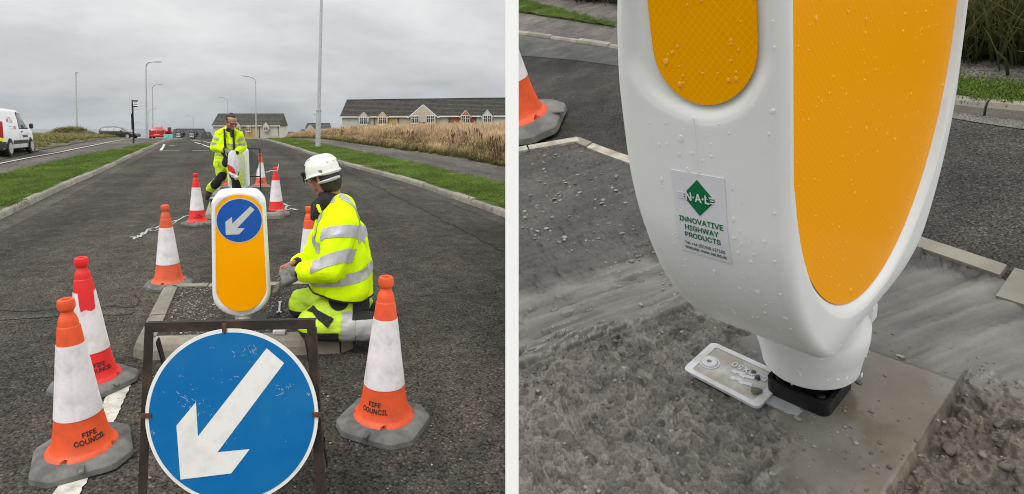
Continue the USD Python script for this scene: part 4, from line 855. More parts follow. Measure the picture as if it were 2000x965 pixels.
# the tool in his hands, with the second glove round it
ta, tb = J(572, 533, 3.48), J(533, 571, 3.52)
tool = Thing('trowel', 'muddy pointed trowel held by the kneeling worker', 'trowel', base=tb)
tool.part('handle', skin([hullb((ta, .017), (ta * .45 + tb * .55, .014))], .008, 2), M['mud_steel'], smooth=True)
d = tb - ta; d /= np.linalg.norm(d); tool.part('blade', tri(m3d.Manifold.batch_hull([sph(ta * .4 + tb * .6, .012), sph(ta * .22 + tb * .78 + np.array([0, .02, .018]), .010), sph(ta * .22 + tb * .78 - np.array([0, .02, .016]), .010), sph(tb, .006)])), M['mud_steel'], smooth=40)
gl2 = Thing('glove', 'dirty grey work glove crumpled round the trowel handle', 'glove', base=ta)
gl2.part('palm', skin([hullb((J(566, 537, 3.45), .040), (J(560, 548, 3.45), .028), (J(575, 540, 3.47), .035)), hullb((J(558, 541, 3.45), .02), (J(549, 555, 3.46), .014)), hullb((J(562, 549, 3.45), .017), (J(553, 557, 3.45), .013)), hullb((J(556, 535, 3.47), .015), (J(546, 546, 3.48), .012)), hullb((J(570, 549, 3.46), .014), (J(563, 556, 3.46), .010))], .009, 4, .004, 40), M['glove'], smooth=True)

# --- the standing worker
Y2 = 10.4
J2 = lambda u, v, dy=0: at(u, v, Y2 + dy)
Q = dict(pelL=J2(449, 318, -.02), pelR=J2(434, 319, .05), chL=J2(455, 279, -.10), chR=J2(435, 279, -.01), shL=J2(466, 264, -.10), shR=J2(427, 263, -.03), neck=J2(448.5, 252, -.10), elL=J2(474, 287, -.02), wrL=J2(461, 298, -.24), elR=J2(419, 288, -.02), wrR=J2(441, 292, -.24),
         knL=J2(462, 346, -.16), anL=J2(466, 380, -.02), toeL=J2(474, 386, -.2), knR=J2(433, 347, .05), anR=J2(411, 369, .32), toeR=J2(404, 383, .22))
gz = float(G(Y2)) + .02
Q['toeL'][2] = gz + .03; Q['anL'][2] = gz + .09; Q['toeR'][2] = gz + .045
w2_ = Thing('person', 'dark haired worker in hi-vis jacket and trousers walking with a plastic bag', 'person', base=(Q['anL'][0], Q['anL'][1], gz))
F2 = np.array([.64, -.62, -.40]); F2 /= np.linalg.norm(F2); U2 = np.array([.22, -.2, 1.0]); U2 -= F2 * (U2 @ F2); U2 /= np.linalg.norm(U2); S2 = np.cross(U2, F2)
hc2 = J2(452, 237.5, -.20)
def hp2(f, s, u): return hc2 + F2 * f * 1.08 + S2 * s * 1.08 + U2 * u * 1.12
b2 = head_parts(hp2, 1.06) + [hullb((hp2(-.03, 0, -.05), .06), (Q['neck'], .066)), hullb((Q['neck'], .06), (Q['shL'], .05), (Q['shR'], .05)), hullb((Q['shL'], .05), (Q['shR'], .05), (Q['pelL'], .10), (Q['pelR'], .10))]
for s in 'LR': b2 += [hullb((Q['sh' + s], .05), (Q['el' + s], .042)), hullb((Q['el' + s], .042), (Q['wr' + s], .03)), hullb((Q['pel' + s], .09), (Q['kn' + s], .06)), hullb((Q['kn' + s], .058), (Q['an' + s], .045)), hullb((Q['an' + s], .04), (Q['toe' + s], .03))]
w2_.part('body', skin(b2, .014, 5), M['skin'], smooth=True)
w2_.part('hair', skin([hullb((hp2(-.045, 0, .05), .088), (hp2(-.06, 0, .0), .078)), hullb((hp2(-.03, 0, .075), .075), (hp2(.02, 0, .088), .05)), hullb((hp2(-.02, .07, .03), .03), (hp2(-.03, .072, -.01), .024)), hullb((hp2(-.02, -.07, .03), .03), (hp2(-.03, -.072, -.01), .024))], .013, 3, .003, 30), M['hair'], smooth=True)
gf = cat([tube([hp2(.10, .058, .0), hp2(.117, .035, -.004), hp2(.118, .012, 0)], .0045, 6), tube([hp2(.10, -.058, .0), hp2(.117, -.035, -.004), hp2(.118, -.012, 0)], .0045, 6), tube([hp2(.118, .014, .002), hp2(.12, -.014, .002)], .004, 6), tube([hp2(.10, .06, .0), hp2(-.01, .095, .01)], .004, 6), tube([hp2(.10, -.06, .0), hp2(-.01, -.095, .01)], .004, 6)])
w2_.part('glasses', gf, M['black'])
j2 = [hullb((Q['chL'], .125), (Q['chR'], .125), (Q['neck'] - np.array([0, 0, .06]), .08)), hullb((Q['chL'], .125), (Q['chR'], .125), (Q['pelL'] + [-.04, 0, .12], .14), (Q['pelR'] + [.02, 0, .10], .15)), hullb((Q['pelR'] + [.02, 0, .10], .15), (Q['pelR'] + [-.03, 0, -.02], .13)), hullb((Q['shL'], .07), (Q['neck'], .062)), hullb((Q['shR'], .072), (Q['neck'], .062)), hullb((Q['shR'], .075), (Q['chR'], .12)), hullb((Q['shL'], .075), (Q['chL'], .12))]
for s in 'LR': j2 += [hullb((Q['sh' + s], .078), (Q['el' + s], .074)), hullb((Q['el' + s], .074), (Q['wr' + s] * .8 + Q['el' + s] * .2, .058))]
jm2 = skin(j2, .016, 6, .014, 6, 5, (1, 1, .8)); jac2 = w2_.part('jacket', jm2, M['hivis'], smooth=True)
aR, aL, fR, fL = near_seg(Q['shR'], Q['elR'], .12), near_seg(Q['shL'], Q['elL'], .11), near_seg(Q['elR'], Q['wrR'], .10), near_seg(Q['elL'], Q['wrL'], .09)
na = lambda P_: ~(aR(P_) | aL(P_) | fR(P_) | fL(P_))
for c, ax_, kf in ((J2(445, 283), [.03, 0, 1], na), (J2(440, 301), [.05, 0, 1], na)): w2_.part('reflective_band', between(jm2, c, ax_, .03, kf), M['reflect'], smooth=True, parent=jac2)
for a, b, kf in ((Q['shR'], Q['elR'], aR), (Q['shL'], Q['elL'], aL)):
    for q_ in (.28, .72): w2_.part('reflective_band', between(jm2, a + (b - a) * q_, b - a, .028, kf), M['reflect'], smooth=True, parent=jac2)
for ua, ub in ((438, 442), (455, 460)):
    pts = [np.array(at(ua + (ub - ua) * k * .6, 252 + (300 - 252) * k, Y2 - .21 - .03 * math.sin(3 * k))) for k in np.linspace(0, 1, 8)]; w2_.part('zip_edge', tube(pts, .021, 6), M['cloth_black'], smooth=60, parent=jac2)
w2_.part('collar', skin([hullb((Q['neck'] + [.02, -.02, -.02], .085), (Q['neck'] + [.0, .03, .015], .078))], .014, 3), M['cloth_black'], smooth=True)
w2_.part('shirt_front', skin([hullb((J2(452, 257, -.20), .035), (J2(452, 266, -.24), .02))], .012, 2), M['navy'], smooth=True)
w2_.part('jacket_lining', skin([hullb((J2(447, 306, -.14), .085), (J2(443, 318, -.12), .09), (J2(452, 315, -.1), .07)), hullb((J2(436, 296, -.15), .05), (J2(444, 306, -.16), .06))], .014, 4, .006, 10), M['cloth_black'], smooth=True)
for s in 'LR': w2_.part('cuff', skin([hullb((Q['wr' + s] * .75 + Q['el' + s] * .25, .058), (Q['wr' + s] * .97 + Q['el' + s] * .03, .047))], .012, 3), M['cloth_black'], smooth=True)
t2 = [hullb((Q['pelL'] + [0, 0, .05], .15), (Q['pelR'] + [0, 0, .05], .15), (Q['pelL'] - [0, 0, .04], .13), (Q['pelR'] - [0, 0, .04], .13))]
for s in 'LR': t2 += [hullb((Q['pel' + s], .135), (Q['kn' + s], .098)), hullb((Q['kn' + s], .098), (Q['an' + s], .085))]
tm2 = skin(t2, .016, 8, .010, 7, 8); tro2 = w2_.part('trousers', tm2, M['hivis_dirty'], smooth=True); cn = tm2.triangles_center
w2_.part('knee_panel', shell_part(tm2, near_seg(Q['knR'] * .9 + Q['pelR'] * .1 + [.02, -.07, 0], Q['knR'] * .45 + Q['anR'] * .55 + [.02, -.06, 0], .085), .004), M['cloth_black'], smooth=True, parent=tro2)
w2_.part('knee_panel', shell_part(tm2, near_seg(Q['knL'] * .8 + Q['pelL'] * .2 + [0, -.07, 0], Q['anL'] * .8 + Q['knL'] * .2 + [0, -.07, 0], .095), .004), M['cloth_black'], smooth=True, parent=tro2)
for s in 'LR': w2_.part('boot', skin([hullb((Q['an' + s], .062), (Q['toe' + s] + (Q['an' + s] - Q['toe' + s]) * .15, .045)), hullb((Q['an' + s] - [0, 0, .03], .055), (Q['toe' + s], .035))], .012, 4), M['cloth_black'], smooth=True)
gR = hand(Q['wrR'] + [.02, -.02, 0], [.75, -.25, -.45], [.2, .1, -1], .20, (35, 45, 30), 1, .1, 1.3); gL = hand(Q['wrL'] + [-.01, -.02, 0], [-.35, -.4, -.8], [-.8, 0, .1], .19, (40, 45, 30), -1, .08, 1.3)
w2_.part('glove', skin(gR, .010, 4), M['glove_tan'], smooth=True); w2_.part('glove', skin(gL, .010, 4), M['glove_tan'], smooth=True)
M['bag'] = mat('white_bag', (.72, .72, .73), (.60, .60, .62), rough=.4, scale=12, bump=.6, bscale=18, bdist=.012); M['bag_red'] = mat('bag_red', (.62, .03, .04), rough=.4)
BGY = Y2 - .36
bgr = []
for v, ul, ur, th_ in ((294, 451, 459, .03), (299, 447, 461, .05), (308, 445, 463, .075), (322, 445, 466, .085), (334, 446.5, 465.5, .085), (341, 449, 464, .06), (345, 455, 461, .03)):
    a, b = at(ul, v, BGY), at(ur, v, BGY); c = (a + b) / 2; hw_ = (b[0] - a[0]) / 2; t = np.linspace(0, 2 * np.pi, 26, endpoint=False); w_ = 1 + .08 * np.sin(5 * t + v)
    bgr.append(np.stack([c[0] + hw_ * np.cos(t) * w_, c[1] + th_ * np.sin(t) * w_, np.full(26, c[2])], 1))
bag = Thing('plastic_bag', 'white plastic bag with a red quarter circle held by the standing worker', 'bag', base=at(455, 345, BGY))
bgm = loft(bgr[::-1]); bgm = tri(bgm).subdivide(); bgm.vertices += .012 * (meshkit.fbm(bgm.vertices * 16, 3, 4) - .5)[:, None] * np.array([1, 1, .3]); bgm.fix_normals()
bgp = bag.part('sack', bgm, M['bag'], smooth=60)
cc = at(445.5, 337, BGY); sel = bgm.triangles_center; rr_ = np.hypot(sel[:, 0] - cc[0], sel[:, 2] - cc[2]); bag.part('print', shell_part(bgm, lambda sel: (np.hypot(sel[:, 0] - cc[0], sel[:, 2] - cc[2]) < .155) & (sel[:, 1] < BGY) & (sel[:, 2] > cc[2] - .01), .005), M['bag_red'], parent=bgp)
bag.part('bottom_fold', skin([hullb((at(449, 338, BGY - .07), .022), (at(462, 346, BGY - .05), .028)), hullb((at(455, 343, BGY - .05), .03), (at(461, 349, BGY - .03), .02))], .012, 3, .008, 20), M['sleeve'], smooth=True, parent=bgp)

# ------------------------------------------------------------------ vehicles
M['van_white'] = mat('van_white_paint', (.72, .73, .74), (.66, .67, .67), rough=.25, scale=2, coat=.6)
M['car_black'] = mat('car_black_paint', (.010, .011, .013), (.014, .015, .017), rough=.22, scale=2, coat=.8)
M['car_red'] = mat('car_red_paint', (.42, .012, .016), (.36, .012, .014), rough=.25, scale=2, coat=.7)
M['glass_dark'] = usdkit.material(stage, '/World/Looks/car_window', {'p': ('principled_bsdf', {'base_color': (.05, .07, .075), 'roughness': .06, 'specular_ior_level': .9})}, [], surface='p.BSDF')
M['trim'] = mat('black_trim', (.022, .022, .023), rough=.6); M['tyre'] = mat('tyre', (.015, .015, .015), rough=.85); M['wheel'] = mat('silver_wheel', (.45, .46, .47), rough=.35, metallic=.6)
M['tail'] = mat('tail_light', (.30, .012, .012), rough=.2, coat=.5); M['plate_y'] = mat('yellow_plate', (.75, .52, .04), rough=.4); M['chev_y'] = mat('chevron_yellow', (.78, .72, .02), rough=.45); M['logo_red'] = mat('logo_red', (.50, .15, .17), rough=.5); M['logo_grey'] = mat('logo_grey', (.35, .35, .36), rough=.5)
M['sill'] = mat('wheel_arch_black', (.01, .01, .01), rough=.8)
class Car:
    def __init__(s, T, st, paint):
        st = np.array(st, float); s.T = T; s.x = st[:, 0]; s.f = [PchipInterpolator(st[:, 0], st[:, k]) for k in range(1, 6)]
        xs = np.unique(np.r_[np.linspace(s.x[0], s.x[-1], 60), s.x]); rows = []
        for x in xs:
            zf, zb, zr, wb, wr = [float(g(x)) for g in s.f]; h = zr - zb
            half = [(0, zf), (wb * .82, zf), (wb * .97, zf + .07), (wb * 1.0, zf + (zb - zf) * .45), (wb * .992, zf + (zb - zf) * .8), (wb * .97, zb), (wb + (wr - wb) * .5, zb + h * .47), (wr, zb + h * .82), (wr * .93, zb + h * .95), (wr * .7, zr), (0, zr + .012)]
            ring = half + [(-y, z) for y, z in half[-2:0:-1]]; rows.append([(x, y, z) for y, z in ring])
        m = loft(rows); m.fix_normals(); s.body = T.part('body', m, paint, smooth=28, local=True)
    def half(s, x, z):
        zf, zb, zr, wb, wr = [float(g(x)) for g in s.f]; h = max(zr - zb, .01)
        return float(np.interp(z, [zf, zf + .07, zf + (zb - zf) * .45, zf + (zb - zf) * .8, zb, zb + h * .47, zb + h * .82, zb + h * .95], [wb * .82, wb * .97, wb, wb * .992, wb * .97, wb + (wr - wb) * .5, wr, wr * .93]))
    def side(s, name, pts, m, sgn=-1, off=.008, parent=None):
        v, f = trimesh.creation.triangulate_polygon(Polygon(pts), engine='earcut'); t = trimesh.Trimesh(np.c_[v, np.zeros(len(v))], f).subdivide_to_size(.12)
        y = np.array([sgn * (s.half(x, z) + off) for x, z in t.vertices[:, :2]]); t.vertices = np.c_[t.vertices[:, 0], y, t.vertices[:, 1]]
        if sgn < 0: t.faces = t.faces
        else: t.faces = t.faces[:, ::-1]
        return s.T.part(name, t, m, local=True, parent=parent or s.body)
    def wheel(s, x, sgn, r=.31, w=.2, wy=.86):
        tyre = trs(rot(revolve([(r * .6, -w / 2), (r * .95, -w / 2), (r, -w * .35), (r, w * .35), (r * .95, w / 2), (r * .6, w / 2)], 28), 90, [1, 0, 0]), [x, sgn * (wy - w / 2 + .03), r])
        p = s.T.part('wheel', tyre, M['tyre'], smooth=40, local=True)
        rim = []
        for k in range(5):
            rim.append(rot(trimesh.creation.box([r * .62, .03, r * .2], trimesh.transformations.translation_matrix([r * .33, 0, 0])), 72 * k + 10, [0, 1, 0]))
        ring = rot(revolve([(r * .55, -.02), (r * .68, -.02), (r * .68, .02), (r * .55, .02)], 24), 90, [1, 0, 0]); hub = rot(trimesh.creation.cylinder(r * .14, .05), 90, [1, 0, 0])
        s.T.part('rim', trs(cat(rim + [ring, hub]), [x, sgn * (wy + .028), r]), M['wheel'], smooth=30, local=True, parent=p)
        s.T.part('hub_back', trs(rot(trimesh.creation.cylinder(r * .6, .02), 90, [1, 0, 0]), [x, sgn * (wy - .005), r]), M['sill'], local=True, parent=p)
        t = np.linspace(0, 2 * np.pi, 28); a = [(x + (r + .07) * math.cos(q), max(.16, r + (r + .07) * math.sin(q))) for q in t]
        s.side('wheel_arch', a[:-1], M['sill'], sgn, .006)
def place(P0, head, name, label, catg='car'):
    h = np.array([math.cos(head), math.sin(head), 0]); return Thing(name, label, catg, M=frame(P0, h, np.cross([0, 0, 1], h), [0, 0, 1]))
# white van: rear right wheel over pixel (17, 305)
VY = 20.6; vp = at(17, 305.5, VY); vh = math.pi / 2 + math.radians(18.5); hvec = np.array([math.cos(vh), math.sin(vh), 0]); rgt = np.array([math.sin(vh), -math.cos(vh), 0])
T = place(vp - hvec * .72 - rgt * .82 + [0, 0, 0], vh, 'white_van', 'white panel van with red logo parked on the left path', 'van')
van = Car(T, [(0, .30, 1.0, 1.72, .86, .74), (.06, .26, 1.05, 1.80, .895, .76), (.5, .22, 1.06, 1.84, .905, .765), (2.2, .2, 1.06, 1.83, .905, .765), (2.65, .2, 1.05, 1.76, .90, .74), (3.05, .2, 1.03, 1.50, .89, .72), (3.42, .2, .99, 1.14, .87, .78), (3.9, .22, .90, 1.0, .84, .78), (4.25, .25, .7, .86, .76, .68), (4.38, .32, .5, .62, .62, .55)], M['van_white'])
for x in (.72, 3.45):
    for sg in (-1, 1): van.wheel(x, sg, .31, .2, .885)
van.side('side_window', [(2.02, 1.07), (2.02, 1.60), (2.14, 1.68), (2.62, 1.62), (3.05, 1.34), (3.28, 1.08)], M['glass_dark']); van.side('window_pillar', [(2.84, 1.07), (2.80, 1.50), (2.85, 1.47), (2.90, 1.07)], M['trim'], off=.012)
van.side('window_seal', [(1.98, 1.04), (1.98, 1.64), (2.12, 1.73), (2.66, 1.66), (3.12, 1.36), (3.36, 1.04)], M['trim'], off=.004)
van.side('side_moulding', [(1.12, .46), (1.12, .60), (3.02, .60), (3.04, .46)], M['trim'], off=.022); van.side('sill', [(1.08, .2), (1.08, .29), (3.06, .29), (3.06, .2)], M['trim'], off=.006)
van.side('rear_bumper_side', [(0.0, .26), (.0, .56), (.30, .56), (.36, .3)], M['trim'], off=.02)
T.part('rear_bumper', rbox(.16, 1.78, .34, .05, (-.02, 0, .42)), M['trim'], smooth=40, local=True)
T.part('rear_window', cat([rbox(.02, .62, .50, .01, (-.002 + .02, s * .36, 1.38)) for s in (-1, 1)]), M['glass_dark'], local=True)
T.part('chevron_band', rbox(.02, 1.72, .12, .005, (-.012, 0, .66)), M['chev_y'], local=True); van.side('chevron_side', [(.0, .58), (.0, .70), (.14, .70), (.16, .58)], M['chev_y'], off=.012)
for s in (-1, 1): T.part('tail_light', rbox(.14, .10, .62, .03, (.055, s * .85, 1.02)), M['tail'], smooth=40, local=True)
mi = T.part('mirror', rbox(.16, .14, .22, .05, (3.12, -1.02, 1.16)), M['trim'], smooth=40, local=True); T.part('door_handle', rbox(.16, .03, .04, .012, (2.22, -.915, .93)), M['trim'], local=True)
for xx in (1.98, 3.02): T.part('door_seam', cat([bar((xx, -van.half(xx, z) - .001, z), (xx, -van.half(xx, z + .2) - .001, z + .2), .012, .004, up=(0, 1, 0)) for z in (.32, .52, .72)]), M['sill'], local=True)
for k, (x0, z0, w_, h_) in enumerate(((.74, 1.30, .08, .12), (.84, 1.32, .08, .17), (.68, 1.32, .04, .09))): van.side('logo_block', [(x0, z0), (x0, z0 + h_), (x0 + w_, z0 + h_), (x0 + w_, z0)], M['logo_red'], off=.004)
for (x0, z0, w_, h_) in ((1.02, 1.44, .22, .05), (1.02, 1.37, .32, .04), (1.02, 1.29, .36, .05), (.86, 1.13, .3, .03), (.92, 1.03, .34, .025)): van.side('logo_line', [(x0, z0), (x0, z0 + h_), (x0 + w_, z0 + h_), (x0 + w_, z0)], M['logo_grey'], off=.004)
van.side('logo_block', [(1.36, 1.03), (1.36, 1.16), (1.62, 1.16), (1.62, 1.03)], M['logo_red'], off=.004); van.side('door_lettering', [(2.30, .70), (2.30, .80), (2.98, .80), (2.98, .70)], M['trim'], off=.006)
for k in range(5): van.side('door_lettering_gap', [(2.42 + .11 * k, .72), (2.42 + .11 * k, .78), (2.445 + .11 * k, .78), (2.445 + .11 * k, .72)], M['logo_grey'], off=.009)
# black estate car, broadside
CY = 66.0; cp = at(192, 271.5, CY)
T = place(cp + np.array([0, .9, 0]), -.05, 'estate_car', 'black estate car seen side on at the top of the left path')
est = Car(T, [(0, .34, .82, 1.0, .72, .6), (.10, .25, .92, 1.22, .84, .64), (.30, .22, .95, 1.40, .88, .64), (.8, .2, .95, 1.47, .90, .63), (2.0, .2, .94, 1.49, .91, .63), (2.6, .2, .93, 1.42, .90, .62), (3.1, .2, .92, 1.18, .89, .66), (3.5, .2, .90, 1.0, .87, .72), (4.1, .22, .80, .88, .84, .72), (4.5, .25, .66, .72, .74, .6), (4.66, .32, .5, .56, .58, .5)], M['car_black'])
for x in (.85, 3.72):
    for sg in (-1, 1): est.wheel(x, sg, .32, .2, .885)
est.side('side_window', [(.52, .98), (.55, 1.14), (.95, 1.34), (1.15, 1.36), (1.10, .98)], M['glass_dark']); est.side('side_window', [(1.2, .98), (1.22, 1.36), (1.95, 1.38), (1.95, .98)], M['glass_dark']); est.side('side_window', [(2.06, .98), (2.06, 1.38), (2.45, 1.34), (3.12, .98)], M['glass_dark'])
est.side('tail_light', [(.05, .72), (.06, .88), (.42, .90), (.40, .80)], M['tail']); T.part('mirror', rbox(.2, .16, .14, .05, (2.95, -.98, 1.0)), M['trim'], smooth=40, local=True); est.side('head_light', [(4.15, .62), (4.10, .72), (4.45, .64), (4.48, .58)], M['wheel'])
T.part('roof_rail', bar((.6, -.62, 1.51), (2.4, -.62, 1.52), .03, .03), M['trim'], local=True)
# red hatchback, rear on, passenger door open
RY = 63.0; rp = at(306.5, 272, RY)
T = place(rp, math.radians(104), 'hatchback_car', 'red hatchback seen from behind with its right door open')
red = Car(T, [(0, .32, .80, .98, .76, .60), (.08, .26, .90, 1.12, .83, .62), (.30, .22, .93, 1.36, .86, .60), (.7, .2, .94, 1.46, .87, .60), (1.8, .2, .93, 1.48, .87, .60), (2.3, .2, .92, 1.36, .87, .6), (2.8, .2, .9, 1.06, .86, .7), (3.5, .22, .8, .9, .82, .7), (3.9, .3, .5, .6, .6, .5)], M['car_red'])
for x in (.62, 3.1):
    for sg in (-1, 1): red.wheel(x, sg, .30, .19, .85)
rw = tri((np.array([(.035, -.60, .97), (.035, .60, .97), (.27, .52, 1.33), (.27, -.52, 1.33)]), np.array([[0, 1, 2, 3]]))); rw.vertices[:, 0] -= .035; T.part('rear_window', cat([rw, trs(rw, [.002, 0, 0])]), M['glass_dark'], local=True)
for s in (-1, 1): T.part('tail_light', rbox(.12, .14, .42, .04, (.05, s * .74, .88)), M['tail'], smooth=40, local=True)
T.part('number_plate', rbox(.02, .62, .13, .005, (-.02, 0, .50)), M['plate_y'], local=True); T.part('rear_bumper', rbox(.14, 1.5, .22, .05, (.0, 0, .38)), M['car_red'], smooth=40, local=True); T.part('badge', rbox(.02, .1, .1, .01, (-.006, 0, .80)), M['wheel'], local=True)
for s in (-1, 1): T.part('roof_bar', rbox(.5, .06, .07, .02, (.75, s * .55, 1.52)), M['trim'], local=True)
dr = T.part('door', rot(rbox(.75, .07, .72, .03, (-.37, 0, .62)), 48, [0, 0, 1]).apply_translation([2.25, -.88, 0]), M['car_red'], smooth=40, local=True)
T.part('door_window', rot(rbox(.6, .04, .42, .02, (-.36, 0, 1.18)), 48, [0, 0, 1]).apply_translation([2.25, -.88, 0]), M['glass_dark'], local=True, parent=dr); T.part('mirror', rbox(.12, .2, .14, .04, (2.4, .98, 1.0)), M['trim'], smooth=40, local=True)
M['turq'] = mat('turquoise_board', (.12, .52, .52), (.20, .58, .57), rough=.6, scale=5)
for (u, w_, lab) in ((324.5, .42, 'turquoise site board standing at the kerb beyond the red car'), (333.5, .42, 'second turquoise site board, right of the first, by the grey house')):
    p = at(u, 275, 52); t = Thing('site_board', lab, 'board', base=p, group='turquoise site boards'); t.part('board', rbox(w_, .04, .62, .01, p + [0, 0, .33]), M['turq']); t.part('foot', rbox(w_, .3, .03, .01, p + [0, 0, .015]), M['trim'])

# ------------------------------------------------------------------ houses
def wallmat(n, c, k=.9): return mat(n, c, tuple(x * k for x in c), rough=.85, scale=.8, detail=7, lo=.35, hi=.7, bump=.15, bscale=30)
M['w_grey'] = wallmat('render_pale_grey', (.47, .46, .43)); M['w_yel'] = wallmat('render_yellow', (.50, .37, .17)); M['w_cream'] = wallmat('render_cream', (.46, .41, .33)); M['w_red'] = wallmat('render_brick_red', (.36, .12, .07)); M['w_white'] = wallmat('render_off_white', (.52, .50, .44))
M['roof'] = mat('roof_tiles', (.030, .028, .026), (.062, .056, .047), rough=.85, scale=1.6, detail=8, bump=.3, bscale=18, bdist=.03); M['roof2'] = mat('roof_slates', (.045, .047, .050), (.08, .08, .082), rough=.8, scale=1.6, detail=8)
M['roof3'] = mat('roof_tiles_brown', (.036, .035, .028), (.07, .066, .052), rough=.85, scale=1.4, detail=8)
M['fascia'] = mat('white_fascia', (.66, .66, .65), rough=.6); M['frame_w'] = mat('window_frame_white', (.70, .70, .70), rough=.5); M['pane'] = usdkit.material(stage, '/World/Looks/house_pane', {'p': ('principled_bsdf', {'base_color': (.05, .055, .06), 'roughness': .05, 'specular_ior_level': .7})}, [], surface='p.BSDF')
M['gutter_pipe'] = mat('dark_downpipe', (.04, .038, .036), rough=.6)
class House:
    """Long block: x along the front, -y towards the viewer; front eaves at ze, ridge at zr over the middle of the depth."""
    def __init__(s, T, L, D, z0, ze, zr, sections, roof, hip=0.0, over=.25, courses=13):
        s.T, s.L, s.D, s.ze, s.zr = T, L, D, ze, zr
        for x0, x1, m in sections:
            s.T.part('wall', trimesh.creation.box([x1 - x0 - .004, D, ze - z0], trimesh.transformations.translation_matrix([(x0 + x1) / 2, D / 2, (z0 + ze) / 2])), m, local=True)
        for x, m in ((.0, sections[0][2]), (L, sections[-1][2])):
            g = plate(Polygon([(0, ze), (D, ze), (D / 2, zr - .12)]), .2); g.apply_transform(np.array([[0, 0, 1, x - (.2 if x else 0)], [1, 0, 0, 0], [0, 1, 0, 0], [0, 0, 0, 1.]]))
            if not hip: s.T.part('gable_wall', g, m, local=True)
        sl = math.hypot(D / 2 + over, zr - ze); nrm = np.array([0, -(zr - ze), D / 2 + over]) / sl; dn = np.array([0, -(D / 2 + over), -(zr - ze)]) / sl
        top = np.array([0, D / 2, zr]); rp = None
        core = plate(Polygon([(-over, ze - .02), (D + over, ze - .02), (D / 2, zr - .02)]), L + 2 * over - .02); core.apply_transform(np.array([[0, 0, 1, -over + .01], [1, 0, 0, 0], [0, 1, 0, 0], [0, 0, 0, 1.]]))
        rp = s.T.part('roof', core, roof, local=True)
        for k in range(courses):      # each course of tiles a long thin wedge lapping over the next
            a, b = sl * k / courses, sl * (k + 1) / courses + .05
            p0, p1 = top + dn * a + nrm * .01, top + dn * b + nrm * .055
            h0 = hip * (1 - k / courses) * 1.0; h1 = hip * (1 - (k + 1) / courses)
            V = [(-over + h0, *p0[1:]), (L + over, *p0[1:]), (L + over, *p1[1:]), (-over + h1, *p1[1:])]; V2 = [(x, y - nrm[1] * .05, z - nrm[2] * .05) for x, y, z in V]
            m = trimesh.Trimesh(V + V2, [[0, 2, 1], [0, 3, 2], [4, 5, 6], [4, 6, 7], [3, 7, 6], [3, 6, 2], [0, 1, 5], [0, 5, 4], [1, 2, 6], [1, 6, 5], [0, 4, 7], [0, 7, 3]], process=False); m.fix_normals()
            s.T.part('tile_course', m, roof, local=True, parent=rp)
        s.T.part('ridge', bar((-over + hip, D / 2, zr + .02), (L + over, D / 2, zr + .02), .28, .12, r=.04), roof, local=True, parent=rp)
        s.T.part('fascia', trimesh.creation.box([L + 2 * over, .06, .18], trimesh.transformations.translation_matrix([L / 2, -over - .04, ze - .07])), M['fascia'], local=True, parent=rp)
    def gable(s, xc, w, ztop, m, win=(), out=.12, zb=None, fascia=.13):
        zb = s.ze - .25 if zb is None else zb; hw = w / 2
        T = s.T; depth = (ztop - s.ze) / (s.zr - s.ze) * (s.D / 2 + .25) + .3
        g = plate(Polygon([(xc - hw * .80, zb - .6), (xc + hw * .80, zb - .6), (xc + hw * .80, zb + .25), (xc, ztop - .1), (xc - hw * .80, zb + .25)]), depth + .2); g.apply_transform(XZ); g.apply_translation([0, depth - out - .1, 0]); 
        p = T.part('gable_front', g, m, local=True)
        for sg in (-1, 1):
            a, b = np.array([xc, 0, ztop]), np.array([xc + sg * hw, 0, zb + .08])
            for nm, y0, y1, th, mm in (('gable_roof', -out - .24, depth, .08, None), ('bargeboard', -out - .30, -out - .245, fascia, M['fascia'])):
                d = (b - a) / np.linalg.norm(b - a); n = np.array([-d[2], 0, d[0]]) * sg * -1
                if n[2] < 0: n = -n
                q = [a, b, b - n * th if nm == 'bargeboard' else b + n * th, a - n * th if nm == 'bargeboard' else a + n * th]
                V = [(v[0], y0, v[2]) for v in q] + [(v[0], y1, v[2]) for v in q]; mm_ = trimesh.convex.convex_hull(np.array(V)); T.part(nm, mm_, mm or M['roof'], local=True, parent=p)
            T.part('bargeboard_foot', rbox(.28 if w > 1.9 else .06, .3, .16 if w > 1.9 else .06, .02, (xc + sg * (hw - .05), -out - .14, zb + .06)), M['fascia'], local=True, parent=p)
        return p
    def window(s, xc, zc, w, h, y, lights=2):
        f = s.T.part('window', trimesh.creation.box([w, .1, h], trimesh.transformations.translation_matrix([xc, y - .03, zc])), M['frame_w'], local=True)
        for k in range(lights):
            pw = w / lights - .09; s.T.part('pane', trimesh.creation.box([pw, .02, h - .14], trimesh.transformations.translation_matrix([xc - w / 2 + (k + .5) * w / lights, y - .085, zc])), M['pane'], local=True, parent=f)
        s.T.part('window_bar', cat([trimesh.creation.box([w - .1, .03, .035], trimesh.transformations.translation_matrix([xc, y - .09, zc + h * .12]))] + [trimesh.creation.box([.03, .025, h - .1], trimesh.transformations.translation_matrix([xc - w / 2 + (k + .5) * w / lights, y - .09, zc])) for k in range(lights)]), M['frame_w'], local=True, parent=f)
        s.T.part('sill', trimesh.creation.box([w + .18, .2, .08], trimesh.transformations.translation_matrix([xc, y - .06, zc - h / 2 - .05])), M['fascia'], local=True, parent=f)
